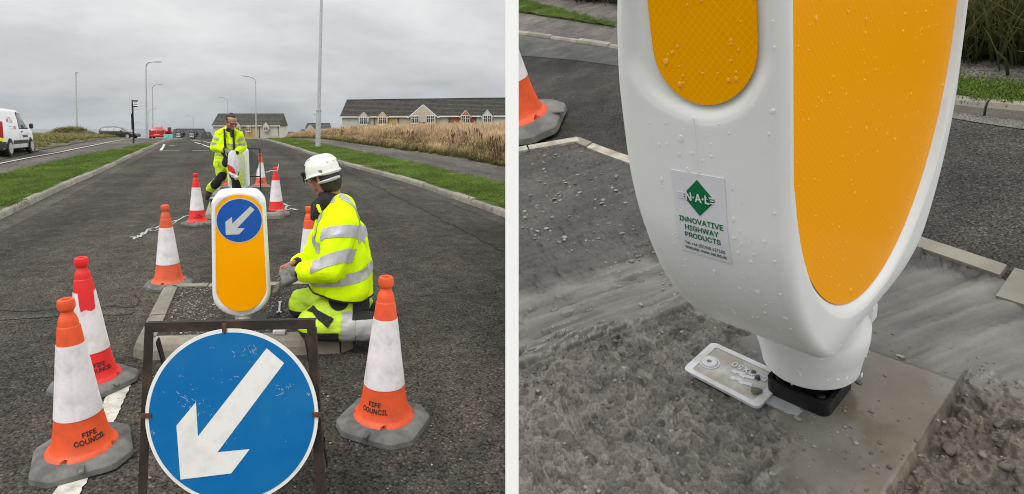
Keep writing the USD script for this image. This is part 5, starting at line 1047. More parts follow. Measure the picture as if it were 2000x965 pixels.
# the terrace behind the tall grass
e0, e1 = at(668, 230.5, 79.0), at(990, 223.0, 73.5)
yaw = math.atan2(e1[1] - e0[1], e1[0] - e0[0]); xd = np.array([math.cos(yaw), math.sin(yaw), 0]); zmid = (e0[2] + e1[2]) / 2
TB = frame([e0[0], e0[1], 0], xd, np.cross([0, 0, 1], xd), [0, 0, 1])
ter = Thing('terraced_houses', 'row of terraced houses with dark tiled roof and coloured gables behind the dry grass', 'houses', M=TB)
def lx(u, v=240, yoff=0.0):
    d = ray(u, v); o = np.linalg.inv(TB) @ np.r_[EYE, 1]; dl = np.linalg.inv(TB)[:3, :3] @ d; t = (yoff - o[1]) / dl[1]; return (o[:3] + dl * t)
LT = lx(1000)[0]; ze = zmid
zr = lx(830, 193.5, 3.2)[2]
xs_ = [0, lx(731)[0], lx(778)[0], lx(877)[0], lx(929)[0], LT]
H1 = House(ter, LT, 6.4, -1.5, ze, zr, [(xs_[0], xs_[1], M['w_grey']), (xs_[1], xs_[2], M['w_yel']), (xs_[2], xs_[3], M['w_cream']), (xs_[3], xs_[4], M['w_red']), (xs_[4], xs_[5], M['w_grey'])], M['roof'], hip=.0)
for u, w_, vt, m in ((711, 24, 218.5, 'w_grey'), (748, 24, 218, 'w_yel'), (827, 60, 203.5, 'w_cream'), (909.5, 25, 214.5, 'w_red'), (952, 25, 214, 'w_grey')):
    c = lx(u, vt, -.15); H1.gable(c[0], w_ * (lx(u + 1)[0] - lx(u)[0]), c[2], M[m])
for u, v, m in ((711, 235.5, 1), (748, 235, 1), (811, 233, 1), (841, 232.5, 1), (909.5, 232.5, 1), (952, 232, 1)):
    c = lx(u, v, -.2); H1.window(c[0], c[2] - .05, 1.1, 1.05, -.425)
for u in (731, 778, 877, 929): c = lx(u, 240, 0); ter.part('downpipe', bar((c[0], -.1, -1), (c[0], -.1, ze - .2), .1, .1, up=(0, 1, 0)), M['gutter_pipe'], local=True)
# the cream block in the middle distance, gable end to the right
HY = 112.0; q0 = at(416, 246, HY); q1 = at(545, 244, HY)
T2 = frame([q0[0], q0[1], 0], [1, 0, 0], [0, 1, 0], [0, 0, 1]); LH = q1[0] - q0[0]
hs = Thing('semi_detached_houses', 'pale two storey houses with brown roof and a yellow middle section beyond the road crest', 'houses', M=T2 @ trimesh.transformations.rotation_matrix(.0, [0, 0, 1]))
def lx2(u, v, yo=0):
    o = np.linalg.inv(hs.M) @ np.r_[EYE, 1]; dl = np.linalg.inv(hs.M)[:3, :3] @ ray(u, v); t = (yo - o[1]) / dl[1]; return o[:3] + dl * t
LH = lx2(545, 245)[0]; ze2 = lx2(500, 245.3)[2]; zr2 = lx2(490, 222.5, 4.5)[2]
ys_ = [0, lx2(476, 245)[0], lx2(506.5, 245)[0], LH]
H2_ = House(hs, LH, 9.0, -6, ze2, zr2, [(0, ys_[1], M['w_white']), (ys_[1], ys_[2], M['w_yel']), (ys_[2], ys_[3], M['w_white'])], M['roof3'], courses=9)
for u in (464, 519.5): c = lx2(u, 238.5, -.2); H2_.gable(c[0], 15 * (lx2(501, 245)[0] - lx2(500, 245)[0]), c[2], M['w_white'], fascia=.06)
for u, v in ((464, 251), (485.5, 252), (519.5, 251)): c = lx2(u, v, -.2); H2_.window(c[0], c[2], .85, .95, -.43)
for u in (476, 506.5, 544.2): c = lx2(u, 245); hs.part('downpipe', bar((c[0], -.1, -4), (c[0], -.1, ze2 - .2), .11, .11, up=(0, 1, 0)), M['gutter_pipe'], local=True)
c = lx2(536, 268, -1.0); hs.part('fence_panel', trimesh.creation.box([1.9, .1, 1.6], trimesh.transformations.translation_matrix([c[0], -1.0, c[2] - .5])), M['w_cream'], local=True)
# low grey-roofed house beyond the crest on the left
q0, q1 = at(329, 276, 105), at(386, 276, 105); T3 = frame([q0[0], q0[1], 0], [1, 0, 0], [0, 1, 0], [0, 0, 1]); g3 = Thing('grey_roofed_house', 'low house with grey slate roof and two white dormer windows beyond the road crest', 'house', M=T3)
L3 = q1[0] - q0[0]; H3 = House(g3, L3, 7, -5, q0[2] - .3, at(350, 252, 108)[2], [(0, L3, M['w_cream'])], M['roof2'], hip=.4, courses=7)
for u in (342.5, 369):
    c = at(u, 255, 104.4) - T3[:3, 3]; H3.gable(c[0], 1.5, c[2] + .0, M['roof2'], out=-1.2, zb=at(u, 261, 105)[2], fascia=.05)
    w0 = at(u, 263.5, 105) - [0, 0, 0]; H3.window(c[0], w0[2], .72, .72, .80)
# roofs peeping over the grass right of the big lamp post
for (u0, u1, vr, ve, y, lab) in ((598, 640, 241, 252, 120, 'distant grey-roofed house with gable half hidden behind the tall lamp post'), (587, 600, 253, 260, 150, 'tiny distant dark roof at the left end of the grass bank'), (561, 569, 258, 268, 150, 'tiny grey shed roof beside the cream gable'), (382, 402, 258, 272, 140, 'distant grey roof right of the slate-roofed house')):
    q0, q1 = at(u0, ve, y), at(u1, ve, y); T4 = Thing('distant_house', lab, 'house', group='distant roofs', M=frame([q0[0], q0[1], 0], [1, 0, 0], [0, 1, 0], [0, 0, 1]))
    h4 = House(T4, q1[0] - q0[0], 6, q0[2] - 5, q0[2], at(u0, vr, y + 3)[2], [(0, q1[0] - q0[0], M['w_white'])], M['roof2'], courses=5)
    if u0 == 598: c = at(607, 243, y); h4.gable(c[0] - q0[0], 2.2, c[2], M['w_cream'], out=.6, fascia=.08)

# ------------------------------------------------------------------ grass: tufts of separate blades, scattered
def set_color(path, col):
    UsdGeom.PrimvarsAPI(stage.GetPrimAtPath(path)).CreatePrimvar('displayColor', Sdf.ValueTypeNames.Color3fArray, 'vertex').Set(Vt.Vec3fArray.FromNumpy(np.asarray(col, np.float32)))
def tuft(n, h, spread, w, root, tip, seed, bend=.35, heads=None, headcol=None):
    r = np.random.default_rng(seed); V, F, Cc = [], [], []
    for _ in range(n):
        a = r.uniform(0, 6.28); p = np.array([*r.normal(0, spread, 2), 0]); hh = h * r.uniform(.55, 1.1); d = np.array([math.cos(a), math.sin(a), 0]); s = np.array([-d[1], d[0], 0]) * w * r.uniform(.6, 1.3); b = bend * r.uniform(.2, 1.3) * hh; k = len(V)
        ts = (0, .4, .75, 1); tw = (1, .85, .55, .1)
        cj = r.uniform(.8, 1.2)
        for t, q in zip(ts, tw):
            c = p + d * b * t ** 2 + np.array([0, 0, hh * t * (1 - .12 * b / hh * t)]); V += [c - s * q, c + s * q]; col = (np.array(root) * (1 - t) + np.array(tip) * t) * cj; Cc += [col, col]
        for i in range(3): F += [[k + 2 * i, k + 2 * i + 1, k + 2 * i + 3], [k + 2 * i, k + 2 * i + 3, k + 2 * i + 2]]
        if heads and r.random() < heads:
            e = p + d * b + np.array([0, 0, hh * .95]); k = len(V); u_ = np.array([0, 0, 1.]) * hh * .13 + d * .03; ss = s / np.linalg.norm(s) * w * 2.6
            V += [e - u_, e + ss, e + u_, e - ss]; Cc += [np.array(headcol) * cj] * 4; F += [[k, k + 1, k + 2], [k, k + 2, k + 3]]
    return np.array(V), np.array(F), np.array(Cc)
UsdGeom.Scope.Define(stage, '/World/Looks/tufts')
def scatter(name, label, catg, protos, pts, scl, m, seed, tilt=.12, MW=None):
    r = np.random.default_rng(seed); path = numbered('/World', name); pi = UsdGeom.PointInstancer.Define(stage, path); tag(pi.GetPrim(), label, catg, None, 'stuff'); tg = []
    for k, (v, f, c) in enumerate(protos):
        pp = f'{path}/tuft_{k:03d}' if k else f'{path}/tuft'; usdkit.mesh(stage, pp, (v, f), m); set_color(pp, c); tg.append(pp)
    pi.CreatePrototypesRel().SetTargets([Sdf.Path(t) for t in tg]); n = len(pts)
    pi.CreateProtoIndicesAttr(Vt.IntArray.FromNumpy(r.integers(0, len(protos), n).astype(np.int32))); pi.CreatePositionsAttr(Vt.Vec3fArray.FromNumpy(np.asarray(pts, np.float32)))
    sc = np.repeat(np.asarray(scl, np.float32)[:, None], 3, 1) * r.uniform(.8, 1.2, (n, 3)).astype(np.float32); pi.CreateScalesAttr(Vt.Vec3fArray.FromNumpy(sc.astype(np.float32)))
    a = r.uniform(0, 6.28, n); tx, ty = r.normal(0, tilt, n), r.normal(0, tilt, n); q = trimesh.transformations
    ori = [Gf.Quath(*[float(x) for x in q.quaternion_from_euler(tx[i], ty[i], a[i], 'sxyz')]) for i in range(n)]
    pi.CreateOrientationsAttr(Vt.QuathArray(ori))
    if MW is not None: UsdGeom.Xformable(pi).AddTransformOp().Set(Gf.Matrix4d(*np.array(MW).T.ravel().tolist()))
    return pi
M['blade'] = leaf_mat('grass_blades', None, None)
r = np.random.default_rng(31)
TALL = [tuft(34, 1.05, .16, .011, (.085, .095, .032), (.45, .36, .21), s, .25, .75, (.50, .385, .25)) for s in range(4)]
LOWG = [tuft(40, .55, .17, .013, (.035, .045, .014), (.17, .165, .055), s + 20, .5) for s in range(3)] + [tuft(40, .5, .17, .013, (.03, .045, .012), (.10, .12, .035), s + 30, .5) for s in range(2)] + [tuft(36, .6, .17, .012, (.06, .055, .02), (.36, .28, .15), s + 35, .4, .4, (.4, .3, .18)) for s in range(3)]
DOCK = [tuft(9, .85, .09, .010, (.08, .06, .03), (.12, .075, .045), s + 40, .25, .9, (.11, .06, .038)) for s in range(3)]
def zr_(x, y): d = max(0, x - float(PR(y))); return float(G(y)) + .12 + .10 * min(1, d / .8) + .28 * min(1, d / 9) ** 1.2
pt, sc, pl2, sl2, pd = [], [], [], [], []
while len(pt) < 7600:
    y = 11 + 75 * r.random() ** 1.9; d = .35 + 22 * r.random() ** 1.7; x = float(PR(y)) + d
    if x / y > .30: continue
    f_ = np.clip((d - .2) / 1.3, .38, 1) * np.clip(1 - max(0, 30 - 0) * 0, 0, 1) * (.8 + .4 * float(meshkit.noise(np.array([[x * .35, y * .35, 0]]))[0])) * (1.0 if y < 40 else .85)
    pt.append((x, y, zr_(x, y))); sc.append(f_ * .71)
while len(pl2) < 4200:
    y = 10 + 70 * r.random() ** 2; d = .0 + 3.2 * r.random() ** 1.3; x = float(PR(y)) + d
    if x / y > .30: continue
    pl2.append((x, y, zr_(x, y))); sl2.append(np.clip(.4 + d * .4, .35, 1.0) * (.7 + .6 * float(meshkit.noise(np.array([[x * .8, y * .8, 3]]))[0])))
for cx_, cy_, n, s in ((.9, 17.5, 22, .6), (1.2, 22, 20, .6), (3.0, 30, 24, 1.0), (2.2, 19.5, 12, .5), (.8, 15.5, 24, .5), (1.6, 26, 18, .9), (2.6, 36, 14, 1.2)):
    for _ in range(n):
        y = cy_ + r.normal(0, s); x = float(PR(y)) + abs(cx_ + r.normal(0, s)); 
        if x / y < .30: pd.append((x, y, zr_(x, y)))
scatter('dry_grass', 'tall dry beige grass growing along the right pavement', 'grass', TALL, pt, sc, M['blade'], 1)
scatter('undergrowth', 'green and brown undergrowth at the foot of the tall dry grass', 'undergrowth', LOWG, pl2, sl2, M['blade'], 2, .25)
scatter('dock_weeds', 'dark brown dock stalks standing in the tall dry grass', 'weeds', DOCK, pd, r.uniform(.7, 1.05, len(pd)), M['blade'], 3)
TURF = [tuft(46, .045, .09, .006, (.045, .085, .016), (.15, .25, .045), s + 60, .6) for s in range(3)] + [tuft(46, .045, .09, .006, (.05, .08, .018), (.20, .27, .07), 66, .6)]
def zone(n, fa, fb, ya, yb, zf, pw=1.8):
    out = []
    while len(out) < n:
        y = ya + (yb - ya) * r.random() ** pw; a, b = float(fa(y)), float(fb(y)); x = a + (b - a) * r.random()
        if x / y > .26 or b - a < .3: continue
        if float(meshkit.noise(np.array([[x * 1.7, y * 1.1, 9]]))[0]) < .26: continue
        out.append((x, y, zf(x, y)))
    return out
vl = zone(5200, VL, lambda y: KL(y) - .22, 8, 40, lambda x, y: float(G(y)) + .118); vr = zone(5200, lambda y: KR(y) + .22, VR, 8, 48, lambda x, y: float(G(y)) + .118)
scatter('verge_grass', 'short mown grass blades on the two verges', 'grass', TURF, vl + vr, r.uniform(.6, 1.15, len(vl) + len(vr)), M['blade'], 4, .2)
def zl_(x, y):
    d = max(0, float(PL(y)) - x); return float(G(y)) + .12 + .22 * min(1, d / 2.2) ** .7 + .12 * min(1, max(0, d - 3) / 20)
BANK = [tuft(40, .26, .17, .010, (.05, .06, .016), (.21, .22, .07), s + 80, .6, .2, (.3, .25, .13)) for s in range(3)]
lb = zone(2600, lambda y: PL(y) - 14, lambda y: PL(y) - .35, 17, 62, zl_, 1.3)
scatter('bank_grass', 'rough grass on the low bank left of the path', 'grass', BANK, lb, r.uniform(.5, 1.1, len(lb)), M['blade'], 5, .2)
for nm, cu, cv, y, wx, wy, hz_, m, lab in (('spoil_heap', 146, 264, 52, 2.6, 1.6, .75, 'soil', 'grassy mound of spoil on the left bank below the lone lamp post'),):
    c = at(cu, cv, y); g_ = np.linspace(-1, 1, 40); XX, YY = np.meshgrid(g_, g_); rr_ = np.sqrt(XX ** 2 + YY ** 2); Z = hz_ * np.clip(1 - rr_ ** 2, 0, 1) ** .8 * (1 + .5 * (meshkit.fbm(np.stack([XX * 3, YY * 3, 0 * XX], -1), 4, 5) - .5)) - .25 * (rr_ > .99)
    V = np.stack([c[0] + XX * wx, c[1] + YY * wy, zl_(c[0], c[1]) - .1 + Z], -1).reshape(-1, 3); i_ = np.arange(1600).reshape(40, 40); q_ = np.stack([i_[:-1, :-1], i_[:-1, 1:], i_[1:, 1:], i_[1:, :-1]], -1).reshape(-1, 4)
    single(nm, (V, q_), M[m], lab, 'mound', smooth=True)
    mp = V[(rr_.ravel() < .95)]; k = r.integers(0, len(mp), 240); kk = mp[k]; kk = kk[kk[:, 0] < c[0] + .35 * wx]; scatter('mound_grass', 'tufts of dry grass on the spoil mound', 'grass', BANK, kk, r.uniform(.6, 1.2, len(kk)), M['blade'], 6, .3)
# bare dark earth along the edge of the left path
single('earth_edge', strip(lambda y: PL(y) - .5 - .2 * math.sin(y * 1.3), lambda y: PL(y) + .04 * math.sin(y * 5), .19, .125, 4, lift=.012, ys=np.arange(12, 50, .4), rough=.16, seed=8), M['soil'], kind='structure', smooth=True)

# ------------------------------------------------------------------ the close-up: a second, tilted patch of island with its own bollard, beside the white board
RB = np.array([[0.79816, -0.51596, -0.31102], [-0.46665, -0.20296, -0.86084], [0.38104, 0.83222, -0.40276]]); tB = np.array([.7532, .2919, .9519])
C2W = np.array([[1, 0, 0], [0, -SP, CP], [0, -CP, -SP]])          # camera right, down, forward -> world
SZ = 1.3
MB = np.eye(4); MB[:3, :3] = C2W @ RB * SZ; MB[:3, 3] = C2W @ tB * SZ + EYE
IB = np.linalg.inv(MB); oB = IB[:3, :3] @ EYE + IB[:3, 3]
GZ = -.052
def lb_(u, v, axis=2, val=GZ):
    d = IB[:3, :3] @ ray(u, v); return oB + d * ((val - oB[axis]) / d[axis])
cutn = np.array([FPX, -(1003 - PX) * CP, (1003 - PX) * SP]); cutn /= np.linalg.norm(cutn)      # the board's plane
cutL = IB[:3, :3] @ cutn
def cutB(m):
    m = tri(m); s = m.slice_plane(oB, cutL); return s
W_, D_ = .5093, .1698; Z1, Z2, WI, WF, E1, E2, ZB, ZC, EX = .5939, .1974, .0569, .2288, 1.2414, 1.4635, .0891, .4355, 1.9136
ZB = .094

# --- ground of the close-up
def colour_mat(name, rough=(.3, .6), bump=.5, bscale=120, bdist=.004, nscale=9, fine=300, spec=.5):
    return usdkit.material(stage, f'/World/Looks/{name}', {
        'at': ('attribute', {'attribute': 'displayColor'}), 'co': ('attribute', {'attribute': 'coarse'}), 'bs': ('math', {'math_type': 'multiply', 'value2': bump}), 'rk': ('map_range', {'from_min': 0, 'from_max': 1, 'to_min': .42, 'to_max': 1.0}), 'ro': ('math', {'math_type': 'multiply'}), 'geo': ('texture_coordinate', {}), 'n': ('noise_texture', {'scale': nscale, 'detail': 8, 'roughness': .65}), 'n2': ('noise_texture', {'scale': fine, 'detail': 4, 'roughness': .7}),
        'rv': ('rgb_ramp', {'ramp': [(.3, (.78, .78, .78)), (.5, (1, 1, 1)), (.7, (1.20, 1.19, 1.16))]}), 'rv2': ('rgb_ramp', {'ramp': [(.34, (.60, .60, .60)), (.5, (1, 1, 1)), (.66, (1.38, 1.36, 1.32))]}),
        'm': ('mix', {'mix_type': 'multiply', 'fac': 1.0}), 'm2': ('mix', {'mix_type': 'multiply', 'fac': 1.0}),
        'rr': ('map_range', {'from_min': .35, 'from_max': .65, 'to_min': rough[0], 'to_max': rough[1], 'clamp': True}),
        'bn': ('noise_texture', {'scale': bscale, 'detail': 6, 'roughness': .65}), 'b': ('bump', {'strength': bump, 'distance': bdist}), 'p': ('principled_bsdf', {'specular_ior_level': spec}),
    }, [('geo.object', 'n.vector'), ('geo.object', 'n2.vector'), ('geo.object', 'bn.vector'), ('n.fac', 'rv.fac'), ('n2.fac', 'rv2.fac'), ('at.color', 'm.color1'), ('rv.color', 'm.color2'), ('m.color', 'm2.color1'), ('rv2.color', 'm2.color2'), ('m2.color', 'p.base_color'),
        ('n.fac', 'rr.value'), ('rr.result', 'ro.value1'), ('co.fac', 'rk.value'), ('rk.result', 'ro.value2'), ('ro.value', 'p.roughness'), ('co.fac', 'bs.value1'), ('bs.value', 'b.strength'), ('co.fac', 'm2.fac'), ('bn.fac', 'b.height'), ('b.normal', 'p.normal')], surface='p.BSDF')
M['mud'] = colour_mat('wet_mud', (.30, .55), .8, 240, .004, 13, 330, .5)
kx = PchipInterpolator([-.9, -.15, 0, .82, 1.07, 1.30], [.40, .475, .515, .655, .725, .80])
def sstep(a, b, x): t = np.clip((x - a) / (b - a), 0, 1); return t * t * (3 - 2 * t)
ga, gb = np.array([-.297, .434]), np.array([.134, .237]); gd = (gb - ga) / np.linalg.norm(gb - ga); gn = np.array([-gd[1], gd[0]])
def mud(x, y):
    p = np.stack([x, y, 0 * x], -1)
    fb, nz = meshkit.fbm, meshkit.noise
    wp = p + .016 * np.stack([fb(p * 13, 2, 70) - .5, fb(p * 13, 2, 71) - .5, 0 * x], -1) * 2
    s = (p[..., :2] - ga) @ gn; al = (p[..., :2] - ga) @ gd                 # s > 0: the smooth slurry beyond the trowelled edge
    s = s + .016 * (fb(p * 7, 3, 40) - .5)
    big = fb(p * 5, 4, 41) - .5; med = fb(wp * 22, 4, 42) - .5; fine = fb(wp * 75, 3, 43) - .5; tiny = fb(p * 150, 2, 60) - .5
    slab = sstep(-.006, .0, y + .157) * sstep(.006, -.006, x - .125)        # the slab's straight edge on the right and its far end
    wob = .16 * (fb(p * 9, 3, 47) - .5); slabsmooth = slab * sstep(-.34, -.22, x + wob) * sstep(.03, -.03, y + wob - np.clip(.07 + .75 * x, -.07, .09))
    trench = sstep(.003, -.004, y + .157) * sstep(.20, .11, x + .06 * big)
    front = sstep(.02, -.02, s) * (1 - slabsmooth) * (1 - trench) * (1 - sstep(.08, .14, x + .09 * big) * sstep(.14, .06, y + .1 * big))
    wetdark = sstep(-.03, .05, y - .02 - 2.1 * np.clip(.36 - x, -1, .17) - np.clip(.19 - x, 0, 1) * .9 + .30 * big + .10 * med); smooth = np.clip(1 - front - trench, 0, 1)
    # trowel marks: long furrows that run with the edge in the slurry, and an arc of strokes near the front left
    st1 = fb(np.stack([al * 7, s * 75, 0 * s], -1), 3, 46) - .5; st2 = nz(np.stack([al * 42, s * 105, 0 * s], -1), 63)
    a0, a1 = lb_(1100, 785)[:2], lb_(1205, 905)[:2]; ad = (a1 - a0) / np.linalg.norm(a1 - a0); pa_ = p[..., :2] - a0; la, lq = pa_ @ ad, pa_ @ np.array([-ad[1], ad[0]]); arc = np.exp(-((lq + .02 * np.sin(la * 20)) / .022) ** 2) * sstep(-.03, .02, la) * sstep(.20, .13, la)
    st3 = fb(np.stack([la * 8, (lq + .03 * np.sin(la * 16)) * 130, 0 * s], -1), 2, 64) - .5
    patch = sstep(.42, .60, fb(p * 6, 3, 61)); furrow = sstep(.64, .76, st2) * (.15 + .85 * patch) * sstep(.50, .36, al)
    lump = sstep(.50, .57, fb(wp * np.array([15, 22, 0]), 3, 65)); crumb = sstep(.60, .69, nz(wp * 58, 44)); crumb2 = sstep(.60, .70, nz(wp * 110, 45)); crumb3 = sstep(.60, .70, nz(p * 190, 55)); pit = sstep(.60, .70, nz(wp * np.array([40, 52, 0]), 53)) ; pit2 = sstep(.62, .72, nz(wp * 88, 54))
    rough = front + trench
    h = .004 * big + smooth * (.008 * st1 * sstep(.46, .05, s) + .003 * med * patch - .003 * furrow + .0015 * tiny) + front * (.0026 * med + .0020 * lump + .0030 * crumb + .0034 * crumb2 + .0024 * crumb3 - .0038 * pit - .0036 * pit2 + .0024 * fine) * (1 - .7 * arc) + front * arc * .011 * st3 * 2
    h = h + trench * (-.030 + .020 * med + .007 * lump + .006 * crumb + .005 * crumb2 + .003 * crumb3 - .005 * pit + .006 * fine)
    edge = np.exp(-((s + .004) / .009) ** 2) * sstep(.27, .08, al - .35); edge2 = np.exp(-((s + .022) / .006) ** 2) * sstep(.2, .0, al - .3)
    h = h - .018 * edge * (.6 + 1.2 * st1) - .008 * edge2; h = h + .006 * np.exp(-((s - .03) / .02) ** 2) * (1 + 2 * st1)
    h = h * (1 - .93 * slabsmooth) + .005 * slabsmooth + .0006 * med * slabsmooth
    nearlid = np.exp(-((x + .05) ** 2 + (y - .07) ** 2) / .006); h = h * (1 - .7 * nearlid) - .002 * nearlid
    h = h + wetdark * smooth * (.005 * crumb + .003 * crumb2 + .003 * fine)
    lightc, roughc, darkc, trc, brown = (np.array(c) for c in ((.128, .122, .110), (.092, .085, .072), (.032, .030, .027), (.082, .071, .056), (.100, .082, .054)))
    slabc = np.array([.122, .114, .096])
    col = (smooth - slabsmooth.clip(0, smooth))[..., None] * lightc + slabsmooth[..., None] * slabc + front[..., None] * roughc + trench[..., None] * trc
    dk = (wetdark * (.85 + .5 * (fb(p * 8, 4, 49) - .5))).clip(0, 1)[..., None]; col = col * (1 - dk) + darkc * dk
    br = (slab * sstep(.06, -.06, y + .04) * sstep(.50, .60, fb(p * 6.5, 3, 52) + .08))[..., None]; col = col * (1 - br * .75) + brown * br * .75
    hollow = np.clip(rough * (.75 * pit + .65 * pit2) + smooth * (1 - slabsmooth) * .65 * furrow + .8 * edge * (.6 + st1) + .7 * edge2 + front * arc * np.clip(-st3 * 3, 0, .7), 0, .85)[..., None]     # cavity shade put into the colour of pits and furrows, along with wet mud
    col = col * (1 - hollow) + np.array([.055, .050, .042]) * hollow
    col = col * (1 + (.30 * (lump - .5) * rough + .35 * crumb * rough + .35 * crumb2 * rough + .3 * crumb3 * rough + .25 * big + .95 * st1 * smooth * (1 - slabsmooth) - .25 * patch * smooth * (1 - slabsmooth))[..., None])
    wet = np.clip(rough + .22 * smooth + .6 * wetdark, 0, 1) * (1 - .95 * slabsmooth); mud.last = wet
    return h, np.clip(col, .01, .6)
def grid_sheet(xs, ys, fn):
    X, Y = np.meshgrid(xs, ys, indexing='ij'); h, c = fn(X, Y); V = np.stack([X, Y, h], -1).reshape(-1, 3); n = len(ys); i = np.arange(X.size).reshape(X.shape); q = np.stack([i[:-1, :-1], i[1:, :-1], i[1:, 1:], i[:-1, 1:]], -1).reshape(-1, 4)
    c = np.concatenate([c.reshape(-1, 3), mud.last.reshape(-1, 1)], 1)
    return V, np.vstack([q[:, [0, 1, 2]], q[:, [0, 2, 3]]]), c
def keep_faces(V, F, C, mask):
    F = F[mask[F].all(1)]; used = np.unique(F); mp = -np.ones(len(V), int); mp[used] = np.arange(len(used)); return V[used], mp[F], C[used]
gxs = np.unique(np.r_[np.arange(-.62, .30, .0024), np.arange(.30, .90, .007)]); gys = np.unique(np.r_[np.arange(-.42, .50, .0024), np.arange(.50, 1.75, .008)])
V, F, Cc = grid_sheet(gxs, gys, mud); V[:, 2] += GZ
side_ok = ((V - oB) @ cutL > 0) & (V[:, 0] < kx(np.clip(V[:, 1], -.9, 1.3)) - .045) & ~((V[:, 1] > 1.20 + (V[:, 0] - .6) * -1.3))
V, F, Cc = keep_faces(V, F, Cc, side_ok)
bank = Thing('mud_bank', kind='structure', M=MB)
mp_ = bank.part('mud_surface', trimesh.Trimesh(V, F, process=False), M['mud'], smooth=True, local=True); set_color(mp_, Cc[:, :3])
UsdGeom.PrimvarsAPI(stage.GetPrimAtPath(mp_)).CreatePrimvar('coarse', Sdf.ValueTypeNames.FloatArray, 'vertex').Set(Vt.FloatArray.FromNumpy(Cc[:, 3].astype(np.float32)))
# solid ground under the close-up, down to the road
sl = [lb_(1003, 1085), lb_(1003, 2), lb_(1003, -22), np.array([3.6, .4, GZ]), np.array([2.2, -1.0, GZ]), np.array([-.3, -.75, GZ])]
top = np.array([MB[:3, :3] @ (p + [0, 0, -.075]) + MB[:3, 3] for p in sl]); bot = top.copy(); bot[:, 2] = -.2; top[:, 2] = np.maximum(top[:, 2], -.1)
n_ = len(sl); Fq = [[i, (i + 1) % n_, n_ + (i + 1) % n_] for i in range(n_)] + [[i, n_ + (i + 1) % n_, n_ + i] for i in range(n_)] + [[0, i, i + 1] for i in range(1, n_ - 1)] + [[n_, n_ + i + 1, n_ + i] for i in range(1, n_ - 1)]
em = trimesh.Trimesh(np.vstack([top, bot]), Fq, process=False); em.fix_normals(); bank.part('earth_core', em, M['soil'])
# strips beyond: road, far kerb, verge, pavement (all in the close-up's own space)
def poly_sheet(pts, z, size=.08, rough=0.0, seed=0):
    v, f = trimesh.creation.triangulate_polygon(Polygon(pts), engine='earcut'); t = trimesh.Trimesh(np.c_[v, np.full(len(v), 0.0)], f).subdivide_to_size(size); t.vertices[:, 2] = z + rough * (meshkit.fbm(t.vertices * [9, 9, 0], 4, seed) - .5); return cutB(t)
FK = PchipInterpolator([-1.0, .02, .13, .75, 1.65, 2.83, 4.2], [1.05, 1.165, 1.187, 1.42, 1.765, 2.16, 2.60]); ysq = np.linspace(-1.0, 4.2, 40)
HG = PchipInterpolator([-1.0, .06, .24, 2.2, 4.2], [1.36, 1.50, 1.57, 2.62, 3.6])
M['asphalt_b'] = asphalt('far_road_asphalt', (.045, .044, .042), (.082, .08, .076), (.13, .128, .122), 260, bump=.6, big=1.2); M['asphalt_b2'] = asphalt('far_road_edge', (.10, .102, .102), (.135, .137, .137), (.17, .17, .17), 300, bump=.3, big=1.5)
single_b = Thing('far_road', kind='structure', M=MB)
single_b.part('road_surface', poly_sheet([(.15, -1.0)] + [(float(FK(y)), y) for y in ysq] + [(.15, 4.2)], GZ - .015, .1, .0), M['asphalt_b'], smooth=True, local=True)
single_b.part('gutter_strip', poly_sheet([(float(FK(y)) - .05 - .26 * sstep(.5, 2.6, y) + .02 * math.sin(4 * y), y) for y in ysq] + [(float(FK(y)), y) for y in ysq[::-1]], GZ - .0125, .1, .0), M['asphalt_b2'], smooth=True, local=True)
def stones(thing, f, ya, yb, step, w, z0, z1, m, ch=.008, flip=1):
    y = ya; rr = np.random.default_rng(5)
    while y < yb:
        d = float(f(y + .02) - f(y)) / .02; dy = step / math.hypot(1, d); y1 = min(y + dy, yb); ss = np.linspace(y + .003, y1 - .003, 5); rows = []; dz = rr.normal(0, .0015)
        for q in ss:
            x = float(f(q)); rows.append([(x, q, z0), (x + flip * ch * .3, q, z1 - ch + dz), (x + flip * ch, q, z1 + dz), (x + flip * w, q, z1 + dz), (x + flip * w, q, z0)])
        m_ = loft(rows); m_.fix_normals(); m_ = cutB(m_)
        if len(m_.faces) > 8: thing.part('kerb_stone', m_, m if rr.random() < .7 else M['kerb2'], local=True)
        y = y1
fk = Thing('far_kerb', kind='structure', M=MB); stones(fk, FK, -.9, 1.15, .33, .04, GZ - .06, GZ + .022, M['kerb2'], .012); stones(fk, FK, 1.15, 4.1, .33, .045, GZ - .06, GZ + .004, M['kerb'], .012)
nk = Thing('island_kerb', kind='structure', M=MB)
M['kerb_pale'] = mat('kerb_concrete_pale', (.40, .37, .31), (.20, .18, .15), rough=.8, scale=22, detail=8, lo=.42, hi=.70, bump=.6, bscale=160, bdist=.004)
stones(nk, lambda y: kx(np.clip(y, -.9, 1.3)), -.13, 1.10, .29, .045, GZ - .05, GZ + .008, M['kerb_pale'], .007, -1); stones(nk, lambda y: kx(np.clip(y, -.9, 1.3)) + .004, -.75, -.135, .62, .11, GZ - .05, GZ + .006, M['kerb_pale'], .01, -1)
